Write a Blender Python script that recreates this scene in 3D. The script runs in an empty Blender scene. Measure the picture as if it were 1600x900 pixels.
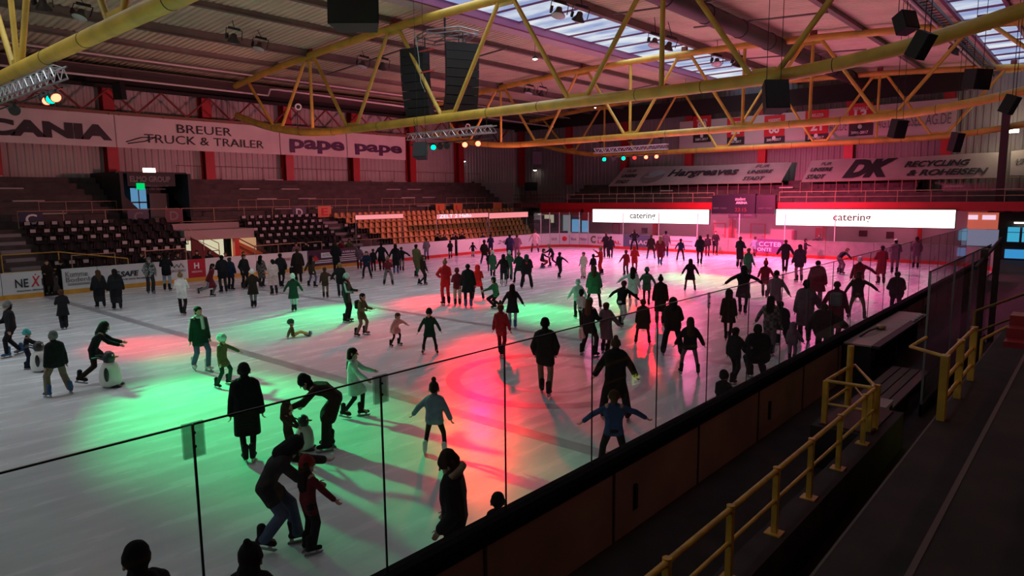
import bpy, bmesh, math, random
from mathutils import Vector, Matrix, Euler
random.seed(7)
SC = bpy.context.scene
COL = SC.collection
PI = math.pi
R_ = math.radians

# ------------------------------------------------------------------ camera
EYE = Vector((0, 0, 4.5))
FPX = 1065.0
def cam_axes():
    yaw, pitch, roll = R_(41.12), R_(-7.59), R_(-0.566)
    f = Vector((math.cos(yaw) * math.cos(pitch), math.sin(yaw) * math.cos(pitch), math.sin(pitch)))
    r = Vector((math.sin(yaw), -math.cos(yaw), 0))
    u = r.cross(f)
    r2 = math.cos(roll) * r + math.sin(roll) * u
    return r2, r2.cross(f), f
CR, CU, CF = cam_axes()
cam_data = bpy.data.cameras.new('camera')
cam_data.lens = FPX / 1600 * 36
cam_data.sensor_width = 36
cam_data.clip_end = 300
cam_data.clip_start = 0.05
cam = bpy.data.objects.new('camera', cam_data)
cam.matrix_world = Matrix(((CR.x, CU.x, -CF.x, EYE.x), (CR.y, CU.y, -CF.y, EYE.y), (CR.z, CU.z, -CF.z, EYE.z), (0, 0, 0, 1)))
COL.objects.link(cam)
SC.camera = cam

def ray(x, y):
    return CF + CR * ((x - 800) / FPX) - CU * ((y - 450) / FPX)
def at_z(x, y, z=0.0):
    d = ray(x, y); return EYE + d * ((z - EYE.z) / d.z)
def at_x(x, y, X):
    d = ray(x, y); return EYE + d * (X / d.x)
def at_y(x, y, Y):
    d = ray(x, y); return EYE + d * (Y / d.y)

# ------------------------------------------------------------------ exposure, sky, lights
SC.view_settings.view_transform = 'Standard'
SC.view_settings.look = 'None'
SC.view_settings.gamma = 1
SC.view_settings.use_curve_mapping = False
SC.view_settings.exposure = 0.0
SC.cycles.use_denoising = True
SC.cycles.max_bounces = 6
SC.cycles.diffuse_bounces = 3
SC.cycles.glossy_bounces = 3
SC.cycles.transmission_bounces = 4
SC.cycles.transparent_max_bounces = 14
SC.cycles.caustics_reflective = False
SC.cycles.caustics_refractive = False
SC.cycles.sample_clamp_indirect = 4.0
W = bpy.data.worlds.new('sky')
SC.world = W
W.use_nodes = True
bg = W.node_tree.nodes['Background']
bg.inputs[0].default_value = (0.55, 0.68, 0.9, 1)
bg.inputs[1].default_value = 0.6

SKYLIGHT = 0.85          # brightness of the translucent roof-light panes
RED = (1.0, 0.0, 0.014)
GREEN = (0.0, 1.0, 0.25)
def spot(name, loc, target, watts, col, size, blend=0.9, radius=0.4):
    l = bpy.data.lights.new(name, 'SPOT')
    l.energy = watts; l.color = col; l.spot_size = R_(size); l.spot_blend = blend; l.shadow_soft_size = radius
    o = bpy.data.objects.new(name, l)
    o.location = loc
    o.rotation_euler = (Vector(target) - Vector(loc)).to_track_quat('-Z', 'Y').to_euler()
    COL.objects.link(o)
    return o
def area(name, loc, rot, sx, sy, watts, col):
    l = bpy.data.lights.new(name, 'AREA')
    l.shape = 'RECTANGLE'; l.size = sx; l.size_y = sy; l.energy = watts; l.color = col
    o = bpy.data.objects.new(name, l); o.location = loc; o.rotation_euler = rot
    COL.objects.link(o); return o
# daylight that falls through the ridge roof light
day = area('ridge_daylight', (22, 23.9, 14.40), (0, 0, 0), 72, 5.0, 1800, (0.88, 0.98, 1.0))
back = area('back_fill_light', (-14.6, 24, 9.5), (0, R_(-90), 0), 3.0, 24.0, 420, (1.0, 1.0, 0.86))  # added fill from behind the camera for ceiling and trusses
day.data.spread = R_(132)
# stage lamps on the three lighting bars: (bar x, y, z) -> pool on the ice
SPOTS = [
    ((6.4, 29.3, 7.35), (8.3, 22.2, 0), 2300, RED, 24),
    ((6.4, 26.6, 7.35), (6.9, 13.4, 0), 5200, GREEN, 26),
    ((6.4, 28.4, 7.35), (8.2, 18.6, 0), 900, GREEN, 18),
    ((24.4, 23.6, 7.15), (13.0, 11.6, 0), 6000, RED, 20),
    ((24.4, 27.4, 7.15), (14.6, 22.6, 0), 4200, GREEN, 24),
    ((24.4, 24.2, 7.15), (20.3, 21.6, 0), 3000, RED, 38),
    ((24.4, 26.4, 7.15), (20.6, 16.2, 0), 4200, GREEN, 20),
    ((24.4, 24.9, 7.15), (13.0, 18.0, 0), 1800, RED, 22),
    ((41.8, 24.2, 7.15), (37.4, 28.6, 0), 2200, RED, 40),
    ((41.8, 27.3, 7.15), (33.8, 15.6, 0), 5600, GREEN, 22),
    ((41.8, 23.6, 7.15), (25.6, 13.2, 0), 5000, RED, 17),
    ((41.8, 25.2, 7.15), (24.5, 17.5, 0), 2600, GREEN, 14),
    ((41.8, 24.8, 7.15), (36.0, 12.0, 0), 2600, RED, 40),
]
for i, (a, b, w, c, s) in enumerate(SPOTS):
    a = Vector(a) + (Vector(b) - Vector(a)).normalized() * 0.6      # just in front of its lamp can
    spot('stage_spot', a, b, w * (4.2 if c is GREEN else 3.2), c, s)
# added red and magenta fill spots without fixtures for walls and far ice
spot('wash_left', (40.0, 30.0, 6.5), (36, 50, 6.6), 5200, (1.0, 0.24, 0.30), 92, 1.0, 0.3)
spot('wash_left_near', (22.6, 30.0, 6.5), (18, 50, 6.8), 2800, (1.0, 0.30, 0.32), 92, 1.0, 0.3)
spot('wash_end', (42.8, 21.0, 6.9), (54, 20, 0.5), 17000, (1.0, 0.08, 0.24), 95, 1.0, 0.3)
spot('wash_ice', (37.0, 27.0, 8.4), (37.0, 27.5, 0), 3000, (1.0, 0.13, 0.42), 130, 1.0, 0.45)
for yy in (31.0, 22.5, 14.0):
    spot('wash_ice', (45.5, yy, 8.4), (43.0, yy - 1, 0), 6200, (1.0, 0.13, 0.42), 135, 1.0, 0.45)
spot('wash_ice', (33.0, 9.0, 8.4), (33.0, 9.5, 0), 4200, (1.0, 0.13, 0.42), 130, 1.0, 0.45)

# added fill: pink strips under the gallery edge, dim point above the near stand
for yy in (32.0, 26.0, 18.0, 11.0):
    area('gallery_fill', (54.9, yy, 3.34), (0, R_(-35), 0), 0.15, 5.0, 62, (1.0, 0.22, 0.38))
l = bpy.data.lights.new('stand_fill', 'POINT'); l.energy = 90; l.color = (1.0, 0.5, 0.36); l.shadow_soft_size = 0.3
lo = bpy.data.objects.new('stand_fill', l); lo.location = (9.5, -2.5, 7.5); COL.objects.link(lo)

# ------------------------------------------------------------------ materials
MATS = {}
def mat(name, col, rough=0.6, metal=0.0, noise=0.0, scale=3.0, emit=None, strength=1.0, spec=0.5):
    if name in MATS: return MATS[name]
    m = bpy.data.materials.new(name); m.use_nodes = True
    nt = m.node_tree; b = nt.nodes['Principled BSDF']
    c = (col[0], col[1], col[2], 1)
    b.inputs['Base Color'].default_value = c
    b.inputs['Roughness'].default_value = rough
    b.inputs['Metallic'].default_value = metal
    b.inputs['Specular IOR Level'].default_value = spec
    if emit:
        b.inputs['Emission Color'].default_value = (*emit, 1)
        b.inputs['Emission Strength'].default_value = strength
    if noise:
        tc = nt.nodes.new('ShaderNodeTexCoord'); n = nt.nodes.new('ShaderNodeTexNoise')
        n.inputs['Scale'].default_value = scale; n.inputs['Detail'].default_value = 5
        mp = nt.nodes.new('ShaderNodeMapRange')
        mp.inputs['From Min'].default_value = 0.3; mp.inputs['From Max'].default_value = 0.7
        mp.inputs['To Min'].default_value = 1 - noise; mp.inputs['To Max'].default_value = 1 + noise * 0.6
        mx = nt.nodes.new('ShaderNodeMix'); mx.data_type = 'RGBA'; mx.blend_type = 'MULTIPLY'
        mx.inputs['Factor'].default_value = 1; mx.inputs['A'].default_value = c
        nt.links.new(tc.outputs['Object'], n.inputs['Vector'])
        nt.links.new(n.outputs['Fac'], mp.inputs['Value'])
        nt.links.new(mp.outputs['Result'], mx.inputs['B'])
        nt.links.new(mx.outputs['Result'], b.inputs['Base Color'])
    MATS[name] = m
    return m
def emission(name, col, strength):
    if name in MATS: return MATS[name]
    m = bpy.data.materials.new(name); m.use_nodes = True
    nt = m.node_tree; nt.nodes.clear()
    e = nt.nodes.new('ShaderNodeEmission'); o = nt.nodes.new('ShaderNodeOutputMaterial')
    e.inputs[0].default_value = (*col, 1); e.inputs[1].default_value = strength
    nt.links.new(e.outputs[0], o.inputs[0])
    MATS[name] = m
    return m
def clear_glass(name, tint, haze, refl):
    m = bpy.data.materials.new(name); m.use_nodes = True
    nt = m.node_tree; nt.nodes.clear(); N = nt.nodes.new
    t = N('ShaderNodeBsdfTransparent'); t.inputs[0].default_value = (*tint, 1)
    g = N('ShaderNodeBsdfGlossy'); g.inputs['Roughness'].default_value = 0.03
    d = N('ShaderNodeBsdfDiffuse'); d.inputs[0].default_value = (0.7, 0.7, 0.72, 1)
    fr = N('ShaderNodeFresnel'); fr.inputs[0].default_value = 1.45
    mu = N('ShaderNodeMath'); mu.operation = 'MULTIPLY'; mu.inputs[1].default_value = refl
    m1 = N('ShaderNodeMixShader'); m1.inputs[0].default_value = haze
    m2 = N('ShaderNodeMixShader'); o = N('ShaderNodeOutputMaterial')
    L = nt.links.new
    L(t.outputs[0], m1.inputs[1]); L(d.outputs[0], m1.inputs[2])
    ge = N('ShaderNodeNewGeometry'); iv = N('ShaderNodeMath'); iv.operation = 'SUBTRACT'; iv.inputs[0].default_value = 1
    mf = N('ShaderNodeMath'); mf.operation = 'MULTIPLY'      # the mirror image comes off the outer faces only
    L(ge.outputs['Backfacing'], iv.inputs[1]); L(iv.outputs[0], mf.inputs[1]); L(mu.outputs[0], mf.inputs[0])
    L(fr.outputs[0], mu.inputs[0]); L(mf.outputs[0], m2.inputs[0])
    L(m1.outputs[0], m2.inputs[1]); L(g.outputs[0], m2.inputs[2]); L(m2.outputs[0], o.inputs[0])
    MATS[name] = m
    return m
GLASS = clear_glass('rink glass', (0.925, 0.94, 0.94), 0.02, 0.8)  # slight haze for dirt and the veil of reflections
BOXGLASS = clear_glass('veiled box glass', (0.85, 0.85, 0.86), 0.07, 1.0)  # diffuse haze stands in for the veil of reflections
FARGLASS = clear_glass('far glass', (0.96, 0.97, 0.97), 0.03, 0.8)

YEL = mat('yellow steel paint', (0.62, 0.40, 0.06), 0.45, 0, 0.25, 1.2)
YELRAIL = mat('yellow rail paint', (0.60, 0.34, 0.05), 0.35, 0, 0.3, 4)
RUST = mat('red oxide steel', (0.20, 0.035, 0.03), 0.6, 0, 0.2, 2)
REDCOL = mat('red column paint', (0.42, 0.015, 0.02), 0.5, 0, 0.15, 1)
REDBAND = mat('red fascia', (0.55, 0.01, 0.02), 0.5, 0, 0.1, 1)
PURLIN = mat('brown grey purlin', (0.16, 0.13, 0.11), 0.6, 0, 0.2, 1)
DECK = mat('cream roof deck', (0.70, 0.63, 0.44), 0.55, 0, 0.12, 0.6)
DARKBAND = mat('dark eave band', (0.02, 0.016, 0.015), 0.9)
WALLPINK = mat('pale wall cladding', (0.46, 0.42, 0.40), 0.6, 0, 0.1, 0.5)
WALLDARK = mat('grey end wall', (0.26, 0.24, 0.25), 0.7, 0, 0.15, 0.4)
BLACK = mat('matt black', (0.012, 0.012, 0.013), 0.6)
BLACKBOX = mat('black speaker cabinet', (0.010, 0.010, 0.011), 0.7, 0, 0.2, 6)
GRILLE = mat('black grille', (0.018, 0.018, 0.02), 0.5, 0.3)
ALU = mat('bare aluminium', (0.62, 0.62, 0.64), 0.35, 0.8)
STEEL = mat('grey steel', (0.30, 0.30, 0.31), 0.4, 0.6)
WHITEPIPE = mat('white pipe', (0.62, 0.58, 0.56), 0.5)
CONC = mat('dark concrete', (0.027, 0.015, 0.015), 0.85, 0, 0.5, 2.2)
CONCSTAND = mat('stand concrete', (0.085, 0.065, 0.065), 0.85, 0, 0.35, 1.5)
BENCHW = mat('pale bench plank', (0.40, 0.36, 0.35), 0.6)
BEIGE = mat('beige board backing', (0.36, 0.22, 0.19), 0.6, 0, 0.25, 0.9)
BOARDW = mat('white rink board', (0.62, 0.61, 0.62), 0.35, 0, 0.08, 1)
KICK = mat('yellow kick strip', (0.62, 0.30, 0.04), 0.4, 0, 0.2, 2)
KICKRED = mat('red kick strip', (0.55, 0.03, 0.02), 0.4, 0, 0.2, 2)
INK = mat('black ink', (0.015, 0.013, 0.02), 0.6)
INKP = mat('purple ink', (0.06, 0.01, 0.07), 0.6)
INKR = mat('red ink', (0.55, 0.015, 0.03), 0.6)
INKG = mat('grey ink', (0.16, 0.15, 0.16), 0.6)
INKW = mat('white ink', (0.75, 0.74, 0.74), 0.6)
BANNER = mat('white banner fabric', (0.62, 0.56, 0.54), 0.75, 0, 0.1, 0.6)
BANNERD = mat('grey banner fabric', (0.30, 0.27, 0.27), 0.75, 0, 0.15, 0.6)
SEATY = mat('yellow seat plastic', (0.46, 0.21, 0.06), 0.35, 0, 0.15, 8)
SEATB = mat('dark seat plastic', (0.010, 0.008, 0.010), 0.6, spec=0.2)
NAVY = mat('navy sign', (0.02, 0.022, 0.06), 0.5)
ORANGE = mat('orange sign', (0.62, 0.16, 0.05), 0.5)
DOORW = mat('pale door', (0.60, 0.58, 0.55), 0.5)
FRAME = mat('dark window frame', (0.03, 0.03, 0.035), 0.5)
PURPLEFRAME = mat('purple roof light frame', (0.22, 0.06, 0.16), 0.5)
RUBBER = mat('black rubber cap', (0.010, 0.009, 0.010), 0.9, spec=0.05)
SKYPANE = None

# ------------------------------------------------------------------ mesh helpers
TMP = bpy.data.scenes.new('workbench'); TVL = TMP.view_layers[0]
class MB:
    """collects shapes and links them as one mesh object"""
    def __init__(s): s.v = []; s.f = []
    def add(s, vs, fs):
        o = len(s.v); s.v += [tuple(v) for v in vs]; s.f += [tuple(i + o for i in f) for f in fs]; return s
    def box(s, x0, x1, y0, y1, z0, z1):
        return s.add([(x0, y0, z0), (x1, y0, z0), (x1, y1, z0), (x0, y1, z0), (x0, y0, z1), (x1, y0, z1), (x1, y1, z1), (x0, y1, z1)],
                     [(0, 3, 2, 1), (4, 5, 6, 7), (0, 1, 5, 4), (1, 2, 6, 5), (2, 3, 7, 6), (3, 0, 4, 7)])
    def obox(s, c, ax, ay, az):
        c = Vector(c); ax = Vector(ax); ay = Vector(ay); az = Vector(az)
        p = [c + i * ax + j * ay + k * az for k in (-1, 1) for j in (-1, 1) for i in (-1, 1)]
        f = [(0, 2, 3, 1), (4, 5, 7, 6), (0, 1, 5, 4), (1, 3, 7, 5), (3, 2, 6, 7), (2, 0, 4, 6)]
        if ax.cross(ay).dot(az) < 0: f = [q[::-1] for q in f]
        return s.add(p, f)
    def tube(s, pts, r, n=8, cap=True):
        pts = [Vector(p) for p in pts]; rs = r if isinstance(r, (list, tuple)) else [r] * len(pts)
        vs = []; fs = []
        prev = None
        for i, p in enumerate(pts):
            if i == 0: d = pts[1] - p
            elif i == len(pts) - 1: d = p - pts[i - 1]
            else: d = (pts[i + 1] - p).normalized() + (p - pts[i - 1]).normalized()
            d.normalize()
            if prev is None:
                a = d.orthogonal().normalized()
            else:
                a = (prev - d * prev.dot(d))
                a = a.normalized() if a.length > 1e-5 else d.orthogonal().normalized()
            prev = a; b = d.cross(a)
            for k in range(n):
                t = 2 * PI * k / n
                vs.append(p + (a * math.cos(t) + b * math.sin(t)) * rs[i])
        for i in range(len(pts) - 1):
            for k in range(n):
                k2 = (k + 1) % n
                fs.append((i * n + k, i * n + k2, (i + 1) * n + k2, (i + 1) * n + k))
        if cap:
            fs.append(tuple(reversed(range(n)))); fs.append(tuple((len(pts) - 1) * n + k for k in range(n)))
        return s.add(vs, fs)
    def prism(s, poly, d):
        """poly: list of 3d points, extruded by vector d"""
        poly = [Vector(p) for p in poly]; d = Vector(d); n = len(poly)
        nrm = Vector((0, 0, 0))
        for i in range(n): nrm += poly[i].cross(poly[(i + 1) % n])
        if nrm.dot(d) > 0: poly = poly[::-1]
        vs = poly + [p + d for p in poly]
        fs = [tuple(range(n)), tuple(reversed(range(n, 2 * n)))]
        for i in range(n):
            j = (i + 1) % n
            fs.append((i, i + n, j + n, j))
        return s.add(vs, fs)
    def lathe(s, prof, c=(0, 0, 0), n=20, sx=1, sy=1):
        """prof: (r, z) from bottom to top, spun about z"""
        c = Vector(c); vs = []; fs = []
        for r, z in prof:
            for k in range(n):
                t = 2 * PI * k / n; vs.append(c + Vector((r * sx * math.cos(t), r * sy * math.sin(t), z)))
        for i in range(len(prof) - 1):
            for k in range(n):
                k2 = (k + 1) % n; fs.append((i * n + k, i * n + k2, (i + 1) * n + k2, (i + 1) * n + k))
        fs.append(tuple(reversed(range(n)))); fs.append(tuple((len(prof) - 1) * n + k for k in range(n)))
        return s.add(vs, fs)
    def ball(s, c, r, sx=1, sy=1, sz=1, n=12, m=8):
        c = Vector(c); vs = [c + Vector((0, 0, -r * sz))]; fs = []
        for i in range(1, m):
            p = -PI / 2 + PI * i / m
            for k in range(n):
                t = 2 * PI * k / n
                vs.append(c + Vector((r * sx * math.cos(p) * math.cos(t), r * sy * math.cos(p) * math.sin(t), r * sz * math.sin(p))))
        vs.append(c + Vector((0, 0, r * sz)))
        for k in range(n): fs.append((0, 1 + (k + 1) % n, 1 + k))
        for i in range(m - 2):
            for k in range(n):
                a = 1 + i * n; k2 = (k + 1) % n; fs.append((a + k, a + k2, a + n + k2, a + n + k))
        t = len(vs) - 1; a = 1 + (m - 2) * n
        for k in range(n): fs.append((a + k, a + (k + 1) % n, t))
        return s.add(vs, fs)
    def xform(s, M):
        s.v = [tuple(M @ Vector(v)) for v in s.v]; return s
    def mesh(s, name, m, smooth=False):
        me = bpy.data.meshes.new(name); me.from_pydata(s.v, [], s.f); me.update()
        if m: me.materials.append(m)
        if smooth:
            me.polygons.foreach_set('use_smooth', [True] * len(me.polygons))
            if hasattr(me, 'set_sharp_from_angle'): me.set_sharp_from_angle(angle=R_(50))
        return me
    def obj(s, name, m, parent=None, smooth=False, label=None, local=False):
        o = bpy.data.objects.new(name, s.mesh(name, m, smooth)); COL.objects.link(o)
        if parent:
            o.parent = parent
            if not local: o.matrix_parent_inverse = parent.matrix_basis.inverted()
        if label: o['label'] = label
        return o
def tag(o, label, cat, group=None):
    o['label'] = label; o['category'] = cat
    if group: o['group'] = group
    return o
def thing(name, label, cat, loc=(0, 0, 0), rz=0, group=None):
    o = bpy.data.objects.new(name, None); COL.objects.link(o)
    o.location = loc; o.rotation_euler = (0, 0, rz); o.empty_display_size = 0.2
    return tag(o, label, cat, group)
def struct(o):
    o['kind'] = 'structure'; return o
def inst(src, name, parent=None, M=None):
    o = src.copy(); o.name = name; COL.objects.link(o)
    for k in ('label', 'category', 'group'):
        if k in o.keys(): del o[k]
    o.parent = parent
    if M is not None: o.matrix_local = M
    return o
def copy_thing(root, loc, rz, label, group=None, rot=None):
    r = root.copy(); COL.objects.link(r); r.location = loc
    r.rotation_euler = rot if rot is not None else (0, 0, rz)
    r['label'] = label
    if group: r['group'] = group
    for ch in list(root.children):
        c = ch.copy(); COL.objects.link(c); c.parent = r
        for g in list(ch.children):
            d = g.copy(); COL.objects.link(d); d.parent = c
    return r
def text(body, m, origin, right, up, width=None, height=None, name='lettering', parent=None, depth=0.012, bold=0.0, slant=0.0, align='LEFT'):
    """lettering as a thin raised mesh; origin = lower left corner of its bounding box"""
    cu = bpy.data.curves.new(name, 'FONT'); cu.body = body; cu.size = 1; cu.extrude = 0.01; cu.offset = bold; cu.shear = slant
    cu.align_x = align; cu.resolution_u = 3; cu.space_line = 0.85
    t = bpy.data.objects.new(name, cu); TMP.collection.objects.link(t)
    TVL.update()
    me = bpy.data.meshes.new_from_object(t.evaluated_get(TVL.depsgraph))
    bpy.data.objects.remove(t); bpy.data.curves.remove(cu)
    xs = [v.co.x for v in me.vertices]; ys = [v.co.y for v in me.vertices]
    x0, y0 = min(xs), min(ys); w = max(xs) - x0; h = max(ys) - y0
    kx = width / w if width else height / h
    ky = height / h if height else kx
    right = Vector(right); up = Vector(up); n = right.cross(up); origin = Vector(origin)
    for v in me.vertices:
        c = v.co
        v.co = origin + right * ((c.x - x0) * kx) + up * ((c.y - y0) * ky) + n * ((c.z + 0.01) * depth / 0.02)
    me.materials.clear(); me.materials.append(m)
    me.name = name
    o = bpy.data.objects.new(name, me); COL.objects.link(o)
    if parent:
        o.parent = parent
        o.matrix_parent_inverse = parent.matrix_basis.inverted()
    return o
XR, ZU = Vector((1, 0, 0)), Vector((0, 0, 1))
ENDR = Vector((0, -1, 0))

# ------------------------------------------------------------------ ice and floors
RX0, RX1, RY0, RY1, RRAD = -12.0, 50.2, 4.75, 38.2, 3.4
def ice_material():
    m = bpy.data.materials.new('scuffed ice'); m.use_nodes = True
    nt = m.node_tree; b = nt.nodes['Principled BSDF']; N = nt.nodes.new; L = nt.links.new
    tc = N('ShaderNodeTexCoord'); mp = N('ShaderNodeMapping'); mp.inputs['Scale'].default_value = (0.35, 1.6, 1)
    mp.inputs['Rotation'].default_value = (0, 0, 0.5)
    n1 = N('ShaderNodeTexNoise'); n1.inputs['Scale'].default_value = 1.6; n1.inputs['Detail'].default_value = 7
    n2 = N('ShaderNodeTexNoise'); n2.inputs['Scale'].default_value = 0.25; n2.inputs['Detail'].default_value = 4
    L(tc.outputs['Object'], mp.inputs[0]); L(mp.outputs[0], n1.inputs['Vector']); L(tc.outputs['Object'], n2.inputs['Vector'])
    r1 = N('ShaderNodeValToRGB')
    r1.color_ramp.elements[0].position = 0.3; r1.color_ramp.elements[0].color = (0.56, 0.58, 0.60, 1)
    r1.color_ramp.elements[1].position = 0.7; r1.color_ramp.elements[1].color = (0.72, 0.74, 0.76, 1)
    L(n1.outputs['Fac'], r1.inputs[0])
    r2 = N('ShaderNodeValToRGB')
    r2.color_ramp.elements[0].position = 0.35; r2.color_ramp.elements[0].color = (0.88, 0.88, 0.9, 1)
    r2.color_ramp.elements[1].position = 0.65; r2.color_ramp.elements[1].color = (1, 1, 1, 1)
    L(n2.outputs['Fac'], r2.inputs[0])
    mx = N('ShaderNodeMix'); mx.data_type = 'RGBA'; mx.blend_type = 'MULTIPLY'; mx.inputs['Factor'].default_value = 1
    L(r1.outputs[0], mx.inputs['A']); L(r2.outputs[0], mx.inputs['B']); L(mx.outputs['Result'], b.inputs['Base Color'])
    rr = N('ShaderNodeMapRange'); rr.inputs['To Min'].default_value = 0.16; rr.inputs['To Max'].default_value = 0.36
    L(n1.outputs['Fac'], rr.inputs['Value']); L(rr.outputs[0], b.inputs['Roughness'])
    n3 = N('ShaderNodeTexNoise'); n3.inputs['Scale'].default_value = 2.2; n3.inputs['Detail'].default_value = 3
    L(mp.outputs[0], n3.inputs['Vector'])
    bp = N('ShaderNodeBump'); bp.inputs['Strength'].default_value = 0.13; bp.inputs['Distance'].default_value = 0.02
    L(n3.outputs['Fac'], bp.inputs['Height']); L(bp.outputs[0], b.inputs['Normal'])
    b.inputs['Specular IOR Level'].default_value = 0.2
    return m
ICE = ice_material()
def rink_outline(inset=0.0, n=10):
    x0, x1, y0, y1, r = RX0 + inset, RX1 - inset, RY0 + inset, RY1 - inset, RRAD - inset
    p = []
    for cx, cy, a0 in ((x1 - r, y0 + r, -90), (x1 - r, y1 - r, 0), (x0 + r, y1 - r, 90), (x0 + r, y0 + r, 180)):
        for k in range(n + 1):
            a = R_(a0 + 90 * k / n); p.append((cx + r * math.cos(a), cy + r * math.sin(a)))
    return p
o = MB().prism([(x, y, 0) for x, y in rink_outline()], (0, 0, -0.05)).obj('floor_ice', ICE); struct(o)
o['label'] = 'grey white scuffed ice of the skating rink'
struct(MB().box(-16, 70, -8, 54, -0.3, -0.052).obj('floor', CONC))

# faded lines in the ice, laid as thin sheets
LINEM = mat('faded red line', (0.36, 0.33, 0.36), 0.3, 0, 0.25, 2)
LINEB = mat('faded grey line', (0.33, 0.33, 0.36), 0.3, 0, 0.25, 2)
LOGOM = mat('faded logo print', (0.44, 0.43, 0.47), 0.3, 0, 0.3, 3)
def ice_mark(name, label, mb, m):
    o = mb.obj(name, m); tag(o, label, 'ice marking'); return o
def strip(x0, x1, y0, y1): return MB().box(x0, x1, y0, y1, 0.0005, 0.003)
ice_mark('ice_line', 'wide grey line across the ice, nearer of the two', strip(9.52, 9.88, RY0 + .05, RY1 - .05), LINEB)
ice_mark('ice_line', 'faint reddish line across the middle of the ice', strip(17.2, 17.5, RY0 + .05, RY1 - .05), LINEM)
def ring(cx, cy, r0, r1, n=56):
    mb = MB(); vs = []; fs = []
    for k in range(n):
        t = 2 * PI * k / n
        for r in (r0, r1): vs.append((cx + r * math.cos(t), cy + r * math.sin(t), 0.0035))
    for k in range(n):
        a = 2 * k; b = 2 * ((k + 1) % n); fs.append((a, a + 1, b + 1, b))
    return mb.add(vs, fs)
ice_mark('ice_circle', 'faded round logo ring printed in the ice near the glass', ring(13.2, 10.3, 2.25, 2.6), LINEM)
ice_mark('ice_circle', 'small faded inner ring within the near ice logo', ring(13.2, 10.3, 1.25, 1.4), LOGOM)
ice_mark('ice_circle', 'large faint face-off circle in the far half of the ice', ring(31, 13, 4.4, 4.55), LINEM)
tag(text('KONIGSALPEN', LOGOM, (19.6, 30.0, 0.0008), (-0.35, 0.94, 0), (-0.94, -0.35, 0), 7.5, 1.5, 'ice_lettering', depth=0.002), 'faded dark lettering printed in the ice near the left boards', 'ice marking')

# ------------------------------------------------------------------ hall shell
WX1, WY1, WX0, WY0 = 61.0, 52.0, -15.0, -7.0
def corrugated(p0, along, upv, length, height, pitch, depth, nrm):
    """profiled sheet: ribs run along upv"""
    p0 = Vector(p0); along = Vector(along); upv = Vector(upv); nrm = Vector(nrm)
    prof = []; s = 0.0
    while s < length - pitch * 0.99:
        for f, d in ((0, 0), (0.35, 0), (0.5, 1), (0.85, 1)): prof.append((s + f * pitch, d * depth))
        s += pitch
    prof.append((length, 0))
    vs = []; fs = []
    for a, d in prof:
        q = p0 + along * a + nrm * d; vs.append(q); vs.append(q + upv * height)
    for i in range(len(prof) - 1): fs.append((2 * i, 2 * i + 2, 2 * i + 3, 2 * i + 1))
    return MB().add(vs, fs)
struct(corrugated((WX0, WY1, -0.3), (1, 0, 0), (0, 0, 1), WX1 - WX0, 13.4, 0.45, 0.06, (0, 1, 0)).obj('wall_left', WALLPINK))
struct(corrugated((WX1, WY1, -0.3), (0, -1, 0), (0, 0, 1), WY1 - WY0, 14.8, 0.45, 0.06, (1, 0, 0)).obj('wall_end', WALLDARK))
struct(MB().box(WX0, WX1, WY0 - .2, WY0, -0.3, 13.5).obj('wall_right', WALLDARK))
struct(MB().box(WX0 - .2, WX0, WY0, WY1, -0.3, 15).obj('wall_back', WALLDARK))
w = struct(MB().box(WX0 + .02, WX0 + .06, 12, 36, 8.0, 11.0).obj('window_20', emission('back fill pane', (0.9, 0.95, 1.0), 0.6))); w['label'] = 'added wide fill-light window high in the wall behind the camera'  # unseen window added with the fill light behind the camera
mb = MB()
for k in range(13): mb.box(WX0 + .06, WX0 + .12, 12 + 2 * k - .05, 12 + 2 * k + .05, 8.0, 11.0)
mb.obj('window_bars', FRAME, w)
def roof_z(y): return 14.45 - 0.062 * abs(y - 23.9)
# roof deck in strips, leaving the roof-light openings free
def deck(y0, y1):
    z0, z1 = roof_z(y0), roof_z(y1); d = Vector((0, y1 - y0, z1 - z0)); ln = d.length; d.normalize()
    return corrugated((WX0, y0, z0), (1, 0, 0), d, WX1 - WX0, ln, 0.34, 0.07, (0, 0, -1))
SKY1 = (21.3, 26.5); SKY2 = (4.3, 6.5)
for i, (a, b) in enumerate(((26.5, 52.2), (6.5, 21.3), (-7.2, 4.3))):
    struct(deck(a, b).obj('ceiling', DECK))
# eaves: dark strip in place of the black gap above the left wall truss
struct(MB().box(WX0, WX1, 50.6, 50.9, 11.95, 12.85).obj('trim_1', DARKBAND))
struct(MB().box(WX0, WX1, 46.5, 50.6, 12.55, 12.62).obj('trim_2', mat('brown soffit', (0.16, 0.11, 0.10), 0.8)))
# dark frieze above the end wall banners
struct(MB().box(60.3, 60.45, 8, 52, 11.9, 13.3).obj('trim_3', DARKBAND))

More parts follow.
